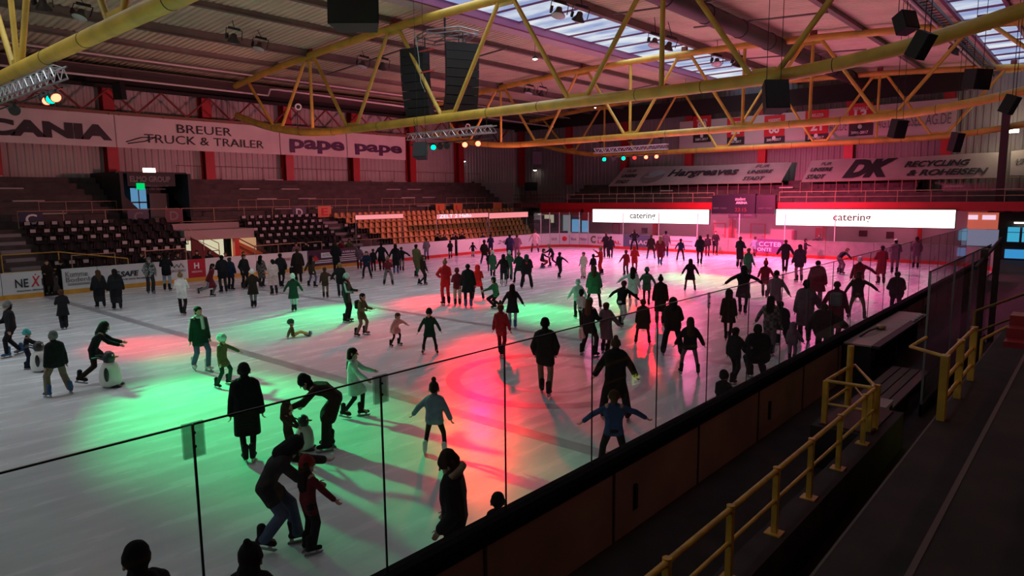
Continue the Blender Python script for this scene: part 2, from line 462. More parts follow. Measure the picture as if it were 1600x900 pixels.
# roof lights: translucent panes that daylight comes through
def sky_material():
    m = bpy.data.materials.new('translucent roof light'); m.use_nodes = True
    nt = m.node_tree; nt.nodes.clear(); N = nt.nodes.new; L = nt.links.new
    tc = N('ShaderNodeTexCoord'); n = N('ShaderNodeTexNoise'); n.inputs['Scale'].default_value = 0.7; n.inputs['Detail'].default_value = 4
    mp = N('ShaderNodeMapping'); mp.inputs['Scale'].default_value = (1, 0.35, 1); mp.inputs['Rotation'].default_value = (0, 0, 0.6)
    L(tc.outputs['Object'], mp.inputs[0]); L(mp.outputs[0], n.inputs['Vector'])
    r = N('ShaderNodeValToRGB')
    r.color_ramp.elements[0].position = 0.38; r.color_ramp.elements[0].color = (0.34, 0.42, 0.72, 1)
    r.color_ramp.elements[1].position = 0.62; r.color_ramp.elements[1].color = (0.88, 0.94, 1.0, 1)
    L(n.outputs['Fac'], r.inputs[0])
    e = N('ShaderNodeEmission'); e.inputs[1].default_value = SKYLIGHT; L(r.outputs[0], e.inputs[0])
    o = N('ShaderNodeOutputMaterial'); L(e.outputs[0], o.inputs[0])
    return m
SKYPANE = sky_material()
PINKFRAME = mat('pale roof kerb', (0.50, 0.46, 0.47), 0.5)
def roof_light(name, y0, y1, ztop, n_bars, label):
    w = struct(MB().box(WX0 + .5, WX1 - 1.0, y0, y1, ztop, ztop + 0.04).obj(name, SKYPANE)); w['label'] = label
    fr = MB()
    x = WX0 + 0.5
    while x < WX1 - 1:
        fr.box(x, x + 0.06, y0, y1, ztop - 0.10, ztop - 0.002); x += 2.4
    fr.obj('window_bars', PURPLEFRAME, w)
    kb = MB()
    for s, yy in ((1, y1), (-1, y0)):
        kb.box(WX0 + .5, WX1 - 1, yy - 0.08, yy + 0.08, roof_z(yy) - 0.22, ztop)
    kb.obj('window_frame', PURPLEFRAME, w)
    return w
roof_light('window_1', SKY1[0], SKY1[1], 14.50, 40, 'long translucent roof light along the ridge')
roof_light('window_2', SKY2[0], SKY2[1], 13.35, 40, 'narrow roof light over the near stand')
kb = MB().box(WX0, WX1 - 1, 26.6, 27.5, roof_z(27) - .22, roof_z(27) - .1)
struct(kb.obj('trim_4', PINKFRAME))

# ------------------------------------------------------------------ purlins
YP = [48.3, 45.0, 41.5, 37.6, 33.0, 29.6, 20.6, 16.0, 11.0, 7.6, 2.2, -2.0]
for i, y in enumerate(YP):
    h = 0.42 if y in (37.6, 20.6) else 0.26
    mb = MB().box(WX0, WX1, y - 0.06, y + 0.06, roof_z(y) - 0.075 - h, roof_z(y) - 0.075)
    mb.box(WX0, WX1, y - 0.14, y + 0.14, roof_z(y) - 0.075 - h - 0.03, roof_z(y) - 0.075 - h)
    o = mb.obj('roof_purlin', PURLIN)
    nm = ['at the left eaves', 'second in from the left eaves', 'third in from the left eaves', 'deep one carrying the left flood lamps',
          'behind the hanging loudspeaker', 'just left of the ridge roof light', 'deep one at the right edge of the ridge roof light',
          'beside the fat dark duct', 'right of the fat dark duct', 'left of the narrow roof light', 'above the near stand', 'over the back of the near stand'][i]
    tag(o, 'brown steel roof purlin, ' + nm, 'purlin', 'roof purlins')

# thin brace rods that cross between the purlins
for j, (px, py, qx, qy) in enumerate([(28, 33.0, 28, 41.0), (33, 29, 33, 33), (31, 12, 31, 20), (47, 12, 47, 20), (36, 11, 36, 18), (52, 29, 52, 37)]):
    mb = MB().tube([(px, py, roof_z(py) - 0.45), (qx, qy, roof_z(qy) - 0.45)], 0.05, 6)
    tag(mb.obj('roof_brace', PURLIN), 'thin dark roof brace crossing the deck, ' + ['left behind the loudspeaker cluster', 'just left of the ridge roof light', 'upper one right of the ridge roof light', 'far one right of the ridge roof light', 'near the fat duct in the upper right', 'far left above the third truss'][j], 'brace', 'roof braces')

# ------------------------------------------------------------------ big yellow trusses
def chord_low(y):
    d = abs(y - 23.0)
    z = 8.5
    if d > 12: z += 0.0135 * (d - 12) ** 2
    return z
def chord_top(y):
    d = abs(y - 24.5)
    return 13.55 - 0.0023 * d * d
def truss(X, name, zoff, has_vert, r1, r2, label, y_lo=-3.0, y_hi=46.8):
    t = thing('roof_truss', label, 'truss', (X, y_hi, 10.5), 0, 'yellow roof trusses')
    ys = [y_lo + (y_hi - y_lo) * k / 40 for k in range(41)]
    def lo(y): return Vector((X, y, max(8.5, min(chord_low(y), chord_top(y) - 0.9)) + zoff))
    def hi(y): return Vector((X, y, chord_top(y) + zoff * 0.4))
    MB().tube([lo(y) for y in ys], r1, 14).obj('bottom_chord', YEL, t, True)
    MB().tube([hi(y) for y in ys], r1 * 0.92, 14).obj('top_chord', YEL, t, True)
    low = [41.5, 33.5, 25.5, 17.5, 9.5, 1.5]; top = [45.5, 37.5, 29.5, 21.5, 13.5, 5.5, -2.0]
    for y in low:
        for d in (-1, 1):
            q = min(top, key=lambda k: abs(k - (y + 4 * d)))
            MB().tube([lo(y + d * 0.35), hi(q - d * 0.35)], r2, 10).obj('web', YEL, t, True)
    for y in has_vert:
        MB().tube([lo(y), hi(y)], r2 * 0.95, 10).obj('vertical_web', YEL, t, True)
    for y in low:
        MB().obox(lo(y) + Vector((0, 0, r1 * 1.05)), (0.05, 0, 0), (0, 0.42, 0), (0, 0, 0.12)).obj('gusset_plate', YEL, t)
    for y in top[1:-1]:
        MB().obox(hi(y) - Vector((0, 0, r1 * 1.05)), (0.05, 0, 0), (0, 0.42, 0), (0, 0, 0.12)).obj('gusset_plate', YEL, t)
        MB().obox(hi(y) + Vector((0, 0, r1 + 0.08)), (0.1, 0, 0), (0, 0.18, 0), (0, 0, 0.14)).obj('purlin_seat', RUST, t)
    for k, y in enumerate([42, 38.8, 35.3, 31, 27.8, 22.7, 19.6, 14.6, 11.8, 7.2, 4.5]):
        MB().tube([lo(y) + Vector((0, -0.012, 0)), lo(y) + Vector((0, 0.012, 0))], r1 * 1.04, 14).obj('cable_tie', BLACK, t)
    return t
truss(6.35, 'a', 0.0, [41.5, 25.5, 9.5], 0.20, 0.085, 'yellow tubular roof truss nearest the camera, cut by the top left corner')
truss(24.4, 'b', 0.0, [37.5, 13.5], 0.225, 0.105, 'yellow tubular roof truss that carries the black loudspeaker cluster')
truss(41.8, 'c', 0.1, [37.5, 17.5, 13.5, 25.5], 0.215, 0.10, 'yellow tubular roof truss, third from the camera, in front of the end hangings')
truss(56.8, 'd', -0.1, [37.5, 13.5], 0.215, 0.10, 'farthest yellow roof truss, just before the end wall')

# longitudinal truss on the left wall that the long banner hangs from
t = thing('wall_truss', 'dark red lattice truss along the left wall above the long banner', 'truss', (20, 50, 10.2))
MB().box(WX0, 57, 49.88, 50.12, 10.12, 10.34).obj('bottom_chord', mat('brown chord', (0.20, 0.10, 0.06), 0.6), t)
MB().box(WX0, 57, 49.88, 50.12, 11.85, 12.05).obj('top_chord', DARKBAND, t)
x = -14.0; k = 0
while x < 56:
    a, b = (10.34, 11.85) if k % 2 == 0 else (11.85, 10.34)
    MB().tube([(x, 50, a), (x + 1.65, 50, b)], 0.07, 6).obj('web', RUST, t)
    x += 1.65; k += 1
# red columns on the left wall, then on the end wall
for i, x in enumerate((4.5, 11.1, 17.7, 24.35, 31.0, 37.65, 44.3, 50.9)):
    mb = MB().box(x - .35, x + .35, 51.2, 51.32, 5.0, 12.6).box(x - .35, x + .35, 51.88, 52.0, 5.0, 12.6).box(x - .07, x + .07, 51.3, 51.9, 5.0, 12.6)
    tag(mb.obj('wall_column', REDCOL), 'red steel column of the left wall, ' + ['out at the near end', 'second from the near end', 'beside the portal under the dark sponsor sign', 'between the portal and the seat block signs', 'under the first long banner seam', 'between the two purple words', 'right end of the long banner', 'last before the corner'][i], 'column', 'red wall columns')
for i, y in enumerate((51.4, 44.6, 37.6, 30.5, 23.5, 16.4, 9.6)):
    mb = MB().box(60.5, 60.6, y - .35, y + .35, 5.8, 12.6).box(60.86, 60.98, y - .35, y + .35, 5.8, 12.6).box(60.58, 60.9, y - .07, y + .07, 5.8, 12.6)
    tag(mb.obj('wall_column', REDCOL), 'dark red steel column of the end wall, ' + ['in the left corner', 'beside the far dark window', 'left of the slanted logo banner', 'above the slanted logo banner', 'above the gap between the two slanted banners', 'above the two huge dark letters', 'behind the right end of the slanted banner'][i], 'column', 'red end wall columns')

# fat dark duct and pipes under the roof
t = thing('air_duct', 'fat dark round air duct running along the roof', 'duct', (20, 15.6, 13.3))
MB().tube([(-14, 15.4, 13.15), (60, 15.4, 13.15)], 0.46, 20).obj('duct_pipe', mat('dark duct', (0.035, 0.022, 0.024), 0.5), t, True)
for x in range(-12, 60, 4):
    MB().tube([(x - .04, 15.4, 13.15), (x + .04, 15.4, 13.15)], 0.49, 20).obj('joint_ring', BLACK, t)
tag(MB().tube([(8, 46.2, 11.9), (26.5, 46.2, 11.9), (26.7, 46.2, 12.35), (27.3, 46.2, 12.4), (60, 46.2, 12.0)], 0.07, 8).obj('sprinkler_pipe', WHITEPIPE), 'thin white pipe with a kink under the left eaves', 'pipe')
tag(MB().tube([(-10, 44.0, 12.75), (60, 44.0, 12.75)], 0.05, 8).obj('sprinkler_pipe', WHITEPIPE), 'straight white pipe above the kinked one at the left eaves', 'pipe')
tag(MB().tube([(14, 7.35, 12.9), (60, 7.35, 12.9)], 0.07, 8).obj('cable_pipe', mat('pale pink pipe', (0.7, 0.6, 0.62), 0.3)), 'pale shiny pipe under the roof at the upper right', 'pipe')
t = thing('cable_tray', 'dark cable tray with cross rungs beside the narrow roof light', 'cable tray', (36, 5, 12.6))
for yy in (6.9, 6.5): MB().box(18, 60, yy - .03, yy + .03, 12.6, 12.75).obj('tray_rail', FRAME, t)
mb = MB(); x = 18.0
while x < 60: mb.box(x, x + .06, 6.5, 6.9, 12.62, 12.66); x += 0.6
mb.obj('tray_rungs', FRAME, t)

# ------------------------------------------------------------------ flood lamps in the roof
LENS = mat('pale lamp glass', (0.55, 0.62, 0.55), 0.25)
def bell(mb):
    return mb.lathe([(0.06, 0.42), (0.13, 0.38), (0.16, 0.22), (0.27, 0.08), (0.33, 0.0)], n=20)
lamp0 = thing('flood_lamp', 'flood lamp', 'lamp', (0, 0, 0))
bell(MB()).obj('lamp_housing', mat('lamp housing', (0.07, 0.065, 0.06), 0.4, 0.4), lamp0, True)
MB().lathe([(0.31, -0.012), (0.2, -0.06), (0.02, -0.075)][::-1] + [(0.31, 0.012)], n=20).obj('lamp_glass', LENS, lamp0, True)
mb = MB().tube([(-0.4, 0, 0.15), (-0.4, 0, 0.62), (0.4, 0, 0.62), (0.4, 0, 0.15)], 0.025, 6)
mb.box(-0.3, 0.3, -0.05, 0.05, 0.62, 0.72)
mb.obj('yoke', BLACK, lamp0)
MB().box(-0.4, -0.3, -0.12, 0.12, 0.1, 0.34).obj('ballast_box', BLACK, lamp0)
FL = [(124, 24, 'round pale-faced flood lamp high at the left, nearest of all', -18), (68, 10, 'flood lamp turned edge-on beside the nearest yellow web', 30),
      (365, 62, 'left lamp of the pair hung left of the second truss', 25), (404, 74, 'pinkish right lamp of the pair left of the second truss', -15),
      (566, 102, 'left pale lamp of the pair behind the second truss', -10), (597, 105, 'right dark lamp of the pair behind the second truss', 28),
      (872, 21, 'left pale lamp of the pair at the top of the ridge roof light', -12), (903, 29, 'dark lamp right of the pale one at the ridge roof light', 25),
      (1022, 68, 'left lamp of the pair halfway along the ridge roof light', -12), (1043, 74, 'right dark lamp halfway along the ridge roof light', 25),
      (826, 144, 'left small flood lamp far off above the third truss', -10), (845, 147, 'right small flood lamp far off above the third truss', 25),
      (1120, 98, 'pink-lit flood lamp behind the second truss at the right', -20), (1150, 101, 'blue dark flood lamp beside the pink-lit one', 20),
      (1490, 80, 'pale flood lamp at the upper right by the pink pipe', 35)]
HANG = []
for i, (px, py, lab, tilt) in enumerate(FL):
    p = at_z(px, py, 12.75)
    zr = roof_z(p.y) - 0.5
    r = lamp0 if i == 0 else None
    rot = (R_(tilt), R_(12), R_(-40))
    loc = (p.x, p.y, 12.75 - 0.1)
    if i == 0:
        lamp0.location = loc; lamp0.rotation_euler = rot; lamp0['label'] = lab; lamp0['group'] = 'roof flood lamps'; r = lamp0
        src = [c for c in lamp0.children]
    else:
        r = copy_thing(lamp0, loc, 0, lab, 'roof flood lamps', rot)
    HANG.append((r, loc, rot, p))
for r, loc, rot, p in HANG:
    # hanger rod up to the roof
    top = Vector((p.x, p.y, 14.49 if SKY1[0] < p.y < SKY1[1] else roof_z(p.y) - 0.05)); bot = Vector(loc) + Euler(rot).to_matrix() @ Vector((0, 0, 0.7))
    MB().tube([bot, top], 0.02, 6).obj('hanger', BLACK, r)
# small lit downlights
DL = emission('lit lamp face', (1.0, 0.88, 0.7), 9.0)
DLW = emission('lit cool lamp face', (0.9, 0.96, 1.0), 8.0)
def small_lamp(p, label, m=DL, s=0.16, up=0.5):
    t = thing('ceiling_lamp', label, 'lamp', p, 0, 'small lit hall lamps')
    MB().lathe([(s * .3, 0.16), (s, 0.10), (s * 1.05, 0.0)], p, 14).obj('lamp_shade', BLACK, t)
    MB().lathe([(s * .3, -0.07), (s * .9, -0.03), (s * .95, 0.0)], p, 14).obj('bulb', m, t)
    MB().tube([Vector(p) + Vector((0, 0, .15)), Vector(p) + Vector((0, 0, up))], 0.015, 5).obj('stem', BLACK, t)
small_lamp(at_x(619, 149, 38), 'small lit lamp left of the loudspeaker cluster', DL, 0.16, 1.3)
small_lamp(at_z(836, 92, 13.0), 'small lit lamp under the ridge roof light', DL, 0.16, 1.0)
small_lamp(at_z(1071, 144, 12.6), 'small lit lamp that lights a truss node yellow', DL, 0.16, 1.0)
small_lamp(at_z(930, 168, 12.4), 'tiny lit lamp above the third truss', DL, 0.09, 1.2)
l = bpy.data.lights.new('node_lamp', 'POINT'); l.energy = 60; l.color = (1, 0.85, 0.4); l.shadow_soft_size = 0.1
lo = bpy.data.objects.new('node_lamp', l); lo.location = at_z(1071, 146, 12.3) + Vector((0, 0, -0.15)); COL.objects.link(lo)

# ------------------------------------------------------------------ loudspeakers
def wedge_box(w, d, h, taper=0.75):
    """cabinet: wide front at y=-d/2, narrow back; base at z=0"""
    a, b = w / 2, w / 2 * taper
    pts = [(-a, -d / 2, 0), (a, -d / 2, 0), (b, d / 2, 0), (-b, d / 2, 0)]
    return MB().prism(pts, (0, 0, h))
def speaker(px, py, X, w, d, h, label, rz, tilt, hang=None, roll=0):
    c = at_x(px, py, X)
    t = thing('loudspeaker', label, 'loudspeaker', c, 0, 'hanging loudspeakers')
    M = Matrix.Translation(c) @ Euler((R_(tilt), R_(roll), R_(rz))).to_matrix().to_4x4()
    wedge_box(w, d, h).xform(M @ Matrix.Translation((0, 0, -h / 2))).obj('cabinet', BLACKBOX, t)
    MB().box(-w / 2 + .03, w / 2 - .03, -d / 2 - .015, -d / 2 + .005, -h / 2 + .03, h / 2 - .03).xform(M).obj('grille', GRILLE, t)
    mb = MB()
    for s in (-1, 1):
        a = M @ Vector((s * w * .3, 0, h / 2)); b = Vector((a.x, a.y, hang if hang and hang < 9 else (14.49 if SKY1[0] < a.y < SKY1[1] else roof_z(a.y) - .06)))
        if b.z > a.z + .02: mb.tube([a, b], 0.011, 6)
    if mb.v: mb.obj('hanger', BLACK, t)
    return t
speaker(556, 16, 13.0, 1.5, 0.8, 1.05, 'large black loudspeaker cut by the top edge of the picture', -48, -6, 13.6)
speaker(1210, 152, 23.8, 0.80, 0.6, 1.0, 'black loudspeaker hanging under the second truss, right of the ridge roof light', -50, -15)
speaker(1414, 36, 22.6, 0.52, 0.42, 0.55, 'upper of two black loudspeakers high on the right', -30, -20, 13.2)
speaker(1438, 70, 21.5, 0.42, 0.4, 0.68, 'lower tilted one of two black loudspeakers high on the right', -20, 30, 12.9)
speaker(1525, 124, 32, 0.85, 0.6, 0.75, 'black loudspeaker hanging over the far right of the third truss', -30, 8, 12.9)
speaker(1577, 163, 30.0, 0.36, 0.4, 0.62, 'tilted black loudspeaker at the right edge of the picture', -20, 25, 12.6)
speaker(1402, 201, 36, 0.62, 0.5, 0.82, 'black loudspeaker in front of the white end hanging with letters', -35, 15, 13.0)
speaker(1493, 222, 44, 0.5, 0.5, 1.0, 'narrow black loudspeaker before the end wall column', -35, 15, 13.0)
speaker(357, 219, 25.6, 0.75, 0.6, 1.1, 'small black loudspeaker in front of the truck lettering', -45, 5, 11.9)
speaker(187, 142, 17, 0.62, 0.5, 1.05, 'slim black loudspeaker hanging at the left under the eaves', -60, 5, 12.3)
speaker(658, 236, 23.2, 0.7, 0.55, 0.75, 'black loudspeaker under the left end of the middle lighting bar', -60, -15)
speaker(838, 246, 50, 0.9, 0.7, 1.2, 'small far loudspeaker near the hall corner', -40, 10, 12.6)
# line-array cluster under the ridge
clu = thing('speaker_cluster', 'cluster of curved black loudspeaker arrays hanging under the ridge', 'loudspeaker', (25.2, 25.6, 9.3))
def array(cx, cy, ztop, rz, n, w, parent, curve):
    z = ztop; M0 = Matrix.Translation((cx, cy, 0)) @ Matrix.Rotation(R_(rz), 4, 'Z')
    y = 0; ang = 0; p = Vector((0, 0, z))
    for k in range(n):
        h = 0.42
        M = M0 @ Matrix.Translation(p) @ Matrix.Rotation(ang, 4, 'X')
        wedge_box(w, 0.75, h - 0.015, 0.8).xform(M @ Matrix.Translation((0, 0.0, -h))).obj('array_cabinet', BLACKBOX, parent)
        p = p + Matrix.Rotation(ang, 3, 'X') @ Vector((0, 0, -h))
        ang += curve * (0.4 + k * 0.35)
array(24.7, 28.1, 12.25, -75, 8, 1.5, clu, 0.03)
array(25.6, 25.7, 12.3, -25, 8, 1.75, clu, 0.03)
array(26.9, 27.3, 12.2, 70, 7, 1.5, clu, 0.03)
for z in (11.95, 10.9):
    MB().box(24.28, 24.34, 26.3, 27.4, z - .03, z + .03).obj('red_strap', mat('red strap', (0.55, 0.05, 0.04), 0.6), clu)
fr = MB()
hexa = [(25.7 + 1.35 * math.cos(R_(a)), 26.8 + 1.9 * math.sin(R_(a))) for a in range(0, 360, 60)]
for zz in (12.75, 12.95):
    for i in range(6):
        a, b = hexa[i], hexa[(i + 1) % 6]; fr.tube([(*a, zz), (*b, zz)], 0.035, 6)
for i in range(6):
    fr.tube([(*hexa[i], 12.75), (*hexa[i], 12.95)], 0.03, 6); fr.tube([(*hexa[i], 12.85), (25.7, 26.8, 12.85)], 0.03, 6)
fr.obj('rigging_frame', STEEL, clu)
ch = MB()
for i, (a, b) in enumerate(((24.8, 28.3), (25.5, 25.4), (26.6, 27.2), (24.9, 27.6), (25.8, 26.0), (25.3, 26.5))):
    ch.tube([(a, b, 12.1), (a, b, 12.8)], 0.03, 5)
ch.tube([(25.6, 26.8, 12.85), (25.6, 26.8, roof_z(26.8))], 0.06, 6)
ch.obj('chains', BLACK, clu)
MB().tube([(24.1, 27.4, 12.8), (24.1, 27.2, 11.6), (24.1, 27.1, 10.4), (24.3, 27.0, 9.9)], 0.02, 6).obj('cable', mat('pale green cable', (0.3, 0.45, 0.38), 0.5), clu)

# ------------------------------------------------------------------ lighting bars
LRED = emission('lit red lamp lens', (1.0, 0.06, 0.03), 14.0)
LREDD = emission('dim red lamp lens', (1.0, 0.03, 0.02), 3.0)
LGREEN = emission('lit green lamp lens', (0.0, 1.0, 0.32), 5.0)
def lighting_bar(X, y0, y1, z, lamps, label):
    t = thing('lighting_bar', label, 'lighting truss', (X, (y0 + y1) / 2, z), 0, 'lighting bars')
    c = MB(); s = 0.16
    for dx, dz in ((-s, s), (s, s), (-s, -s), (s, -s)):
        c.tube([(X + dx, y0, z + dz), (X + dx, y1, z + dz)], 0.028, 6)
    c.obj('chord_tubes', ALU, t)
    b = MB(); n = int((y1 - y0) / 0.3); st = (y1 - y0) / n
    for k in range(n):
        a, e = y0 + k * st, y0 + (k + 1) * st
        if k % 2: a, e = e, a
        for dx in (-s, s): b.tube([(X + dx, a, z - s), (X + dx, e, z + s)], 0.016, 5)
        b.tube([(X - s, a, z + s), (X + s, e, z + s)], 0.016, 5)
    b.obj('lattice', ALU, t)
    for yy in (y0 + .5, (y0 + y1) / 2, y1 - .5):
        MB().tube([(X, yy, z + s), (X, yy, chord_low(yy) - .2)], 0.03, 6).tube([(X - .02, yy, chord_low(yy)), (X + .02, yy, chord_low(yy))], 0.25, 12).obj('hanger_strap', BLACK, t)
    MB().tube([(X, y0, z - 0.42), (X, y1, z - 0.42)], 0.025, 6).obj('lamp_rail', BLACK, t)
    LAMPCOL = {'r': ('red', LRED), 'd': ('dim red', LREDD), 'g': ('green', LGREEN), 'k': ('unlit', GRILLE)}
    for k, (yy, kind, tx, ty) in enumerate(lamps):
        p = Vector((X, yy, z - 0.62)); d = (Vector((tx, ty, 0)) - p).normalized()
        q = d.to_track_quat('-Z', 'Y').to_matrix().to_4x4(); M = Matrix.Translation(p) @ q
        cn, lm = LAMPCOL[kind]
        nm = ordinal(sum(1 for a in lamps if a[1] == kind and a[0] > yy))
        L = thing('stage_lamp', f'{nm} {cn} stage lamp from the left, under the {label}', 'stage lamp', p, 0, 'stage lamps')
        MB().lathe([(0.16, -0.02), (0.16, 0.12), (0.10, 0.26), (0.04, 0.30)], n=14).xform(M).obj('lamp_can', BLACK, L)
        MB().lathe([(0.13, -0.012), (0.13, -0.005)], n=14).xform(M @ Matrix.Translation((0, 0, -0.012))).obj('lens', lm, L)
        mb = MB().tube([(-0.18, 0, 0.1), (-0.18, 0, 0.36), (0.18, 0, 0.36), (0.18, 0, 0.1)], 0.014, 5).xform(M)
        mb.tube([M @ Vector((0, 0, 0.36)), (X, yy, z - 0.42)], 0.02, 5); mb.obj('yoke', BLACK, L)
    return t
def ordinal(n): return ['first', 'second', 'third', 'fourth', 'fifth'][n]
lighting_bar(6.4, 21.8, 31.0, 8.0, [(30.0, 'g', 5, 14), (29.4, 'g', 4, 16), (23.2, 'r', 7.5, 12), (22.4, 'r', 7.5, 12), (22.8, 'g', 5, 10), (26.5, 'k', 6, 13)], 'lighting bar at the left edge')
lighting_bar(24.4, 22.3, 28.5, 7.72, [(27.6, 'g', 10, 16), (26.6, 'g', 16, 16), (24.3, 'r', 10, 9.5), (23.4, 'r', 9, 8.5), (25.6, 'k', 14, 18), (26.1, 'k', 10, 12)], 'lighting bar in the middle')
lighting_bar(41.8, 22.6, 28.4, 7.75, [(27.6, 'g', 30, 15), (26.0, 'g', 25, 12), (25.1, 'd', 30, 20), (24.2, 'r', 25, 13), (23.4, 'r', 25, 13), (26.8, 'k', 30, 20)], 'lighting bar farthest from the camera')
for px, py, X in ((265, 167, 26), (731, 197, 44)):
    p = at_x((466 if X == 26 else 731), (167 if X == 26 else 197), X - 1.5)
    t = thing('round_fan', 'small round white fixture on a truss web, ' + ('by the second truss' if X == 26 else 'above the middle lighting bar'), 'fixture', p)
    q = (EYE - p).to_track_quat('Z', 'Y').to_matrix().to_4x4(); M = Matrix.Translation(p) @ q
    MB().lathe([(0.12, 0), (0.2, 0.0), (0.22, 0.06), (0.2, 0.1), (0.13, 0.1), (0.12, 0.04)], n=18).xform(M).obj('white_ring', INKW, t, True)
    MB().lathe([(0.12, 0.01), (0.12, 0.05)], n=18).xform(M).obj('dark_centre', BLACK, t)
    MB().tube([p, Vector((24.4 if X == 26 else 41.8, p.y, p.z + .2)), Vector((24.4 if X == 26 else 41.8, p.y, 8.6))], 0.03, 6).obj('bracket', BLACK, t)

# ------------------------------------------------------------------ rink boards with adverts, left side
def board_thing(name, label, a, b, nrm, h=1.2, kick=KICK, face=BOARDW, group='advertising boards'):
    """one straight board segment from a to b (2d points, seen left to right from the ice); nrm points to the ice"""
    a = Vector((*a, 0)); b = Vector((*b, 0)); n = Vector((*nrm, 0)); d = (b - a); ln = d.length; d.normalize()
    t = thing(name, label, 'rink board', (a + b) / 2, 0, group)
    c = (a + b) / 2
    MB().obox(c - n * 0.05 + Vector((0, 0, 0.22 + (h - 0.22) / 2)), d * (ln / 2 - 0.012), n * 0.04, Vector((0, 0, (h - 0.22) / 2))).obj('board_face', face, t)
    MB().obox(c - n * 0.04 + Vector((0, 0, 0.11)), d * (ln / 2 - 0.005), n * 0.045, Vector((0, 0, 0.11))).obj('kick_strip', kick, t)
    MB().obox(c - n * 0.06 + Vector((0, 0, h + 0.02)), d * (ln / 2 - 0.005), n * 0.07, Vector((0, 0, 0.022))).obj('cap_rail', face, t)
    return t, a, d, n
LY = 38.2
def left_board(px0, px1, name='rink_board', label='', face=BOARDW, kick=KICK, X=None):
    x0 = at_y(px0, 440, LY).x if X is None else X[0]; x1 = at_y(px1, 410, LY).x if X is None else X[1]
    return board_thing(name, label, (x0, LY), (x1, LY), (0, -1), face=face, kick=kick), x0, x1
def on_left(t, body, m, px0, px1, z0, z1, y=LY, **k):
    pm = (z0 + z1) / 2
    x0 = at_y(px0, 430, y).x; x1 = at_y(px1, 430, y).x
    return text(body, m, (x0, y - 0.012, z0), XR, ZU, x1 - x0, z1 - z0, k.pop('name', 'advert_lettering'), t, **k)
PX = lambda px: at_y(px, 430, LY).x
(bt, *_), _, _ = left_board(-160, 0, label='plain white rink board at the left edge of the picture', X=(3.2, PX(1)))
(bt, *_), _, _ = left_board(0, 66, label='white advertising board with black letters and a red X at the far left', X=(PX(1), PX(66)))
on_left(bt, 'NE', INK, 22, 43, 0.52, 0.92, bold=0.015); on_left(bt, 'X', INKR, 47, 62, 0.52, 1.02, bold=0.012, name='red_letter', slant=0.2)
on_left(bt, 'I', INK, 64, 65.4, 0.55, 0.88)
MB().box(PX(54), PX(56), LY - .02, LY - .008, 1.05, 1.12).obj('red_dot', INKR, bt)
on_left(bt, 'PERSONAL SERVICE', INK, 24, 65, 0.33, 0.40)
(bt, *_), _, _ = left_board(97, 150, label='white advertising board with thin rounded grey letters, right of the open gate', X=(PX(97), PX(153)))
on_left(bt, 'Kumme', INKG, 102, 137, 0.82, 1.10); on_left(bt, 'Bodenb', INKG, 102, 143, 0.58, 0.80)
for z in (0.48, 0.42): MB().box(PX(104), PX(140), LY - .02, LY - .01, z, z + .025).obj('underline', INKG, bt)
(bt, *_), _, _ = left_board(153, 280, label='long white advertising board with slanted bold black letters and bars', X=(PX(153), PX(232)))
on_left(bt, 'SAFE', INK, 188, 217, 0.62, 0.90, bold=0.03, slant=0.2)
on_left(bt, 'WIR SIND SICHER', INK, 190, 228, 0.44, 0.52)
for z in (0.86, 0.74): MB().box(PX(176), PX(187), LY - .02, LY - .01, z, z + .06).obj('logo_bar', INK, bt)
(bt, *_), _, _ = left_board(232, 296, label='white advertising board with a small roof-shaped grey logo', X=(PX(232), PX(295)))
for k, xx in enumerate((270, 277, 284)):
    MB().tube([(PX(xx - 4), LY - .015, 0.86), (PX(xx), LY - .015, 1.0 + .04 * k), (PX(xx + 4), LY - .015, 0.86)], 0.025, 5).obj('roof_logo', INKG, bt)
on_left(bt, 'DACHBAU', INKG, 266, 290, 0.62, 0.76)
REDPANEL = mat('red advert face', (0.42, 0.012, 0.03), 0.4)
(bt, *_), _, _ = left_board(295, 330, label='red advertising board with a white letter, behind the dark crowd at the left', X=(PX(295), PX(322)), face=REDPANEL)
on_left(bt, 'H', INKW, 304, 312, 0.72, 1.05, bold=0.03); on_left(bt, 'HEIZUNG', INKW, 300, 316, 0.5, 0.6)
(bt, *_), _, _ = left_board(330, 402, label='plain white rink board behind the dark crowd, right of the red board', X=(PX(322), PX(402)))
(bt, *_), _, _ = left_board(402, 470, label='white rink board behind the girl in the pale pink coat', X=(PX(402), PX(482)))
on_left(bt, 'Rosen', mat('pink ink', (0.45, 0.1, 0.16), 0.6), 440, 456, 0.75, 1.0)
DPURP = mat('dark purple advert face', (0.075, 0.02, 0.05), 0.4)
(bt, *_), _, _ = left_board(482, 522, label='dark red advertising board with a triangle and a white block', X=(PX(482), PX(523)), face=DPURP)
MB().prism([(PX(488), LY - .012, .55), (PX(500), LY - .012, .55), (PX(494), LY - .012, .95)], (0, -.01, 0)).obj('triangle_logo', INKR, bt)
MB().box(PX(503), PX(520), LY - .02, LY - .01, .72, 1.05).obj('white_block', INKW, bt)
on_left(bt, 'ASTRO', INKG, 505, 518, 0.80, 0.97)
for z in (.40, .52): MB().box(PX(488), PX(520), LY - .02, LY - .01, z, z + .06).obj('white_bar', INKW, bt)
(bt, *_), _, _ = left_board(523, 560, label='dark purple advertising board with stripes of small white writing', X=(PX(523), PX(560)), face=DPURP)
on_left(bt, 'KABELBAU', INKW, 537, 558, 0.95, 1.08)
for z in (.40, .52, .66, .80): MB().box(PX(530), PX(558), LY - .02, LY - .01, z, z + .05).obj('white_bar', INKW, bt)
(bt, *_), _, _ = left_board(560, 640, label='pink-lit white rink board right of the dark purple board', X=(PX(560), PX(625)), kick=KICKRED)
on_left(bt, 'Ambi', INKR, 563, 580, 0.6, 0.9)
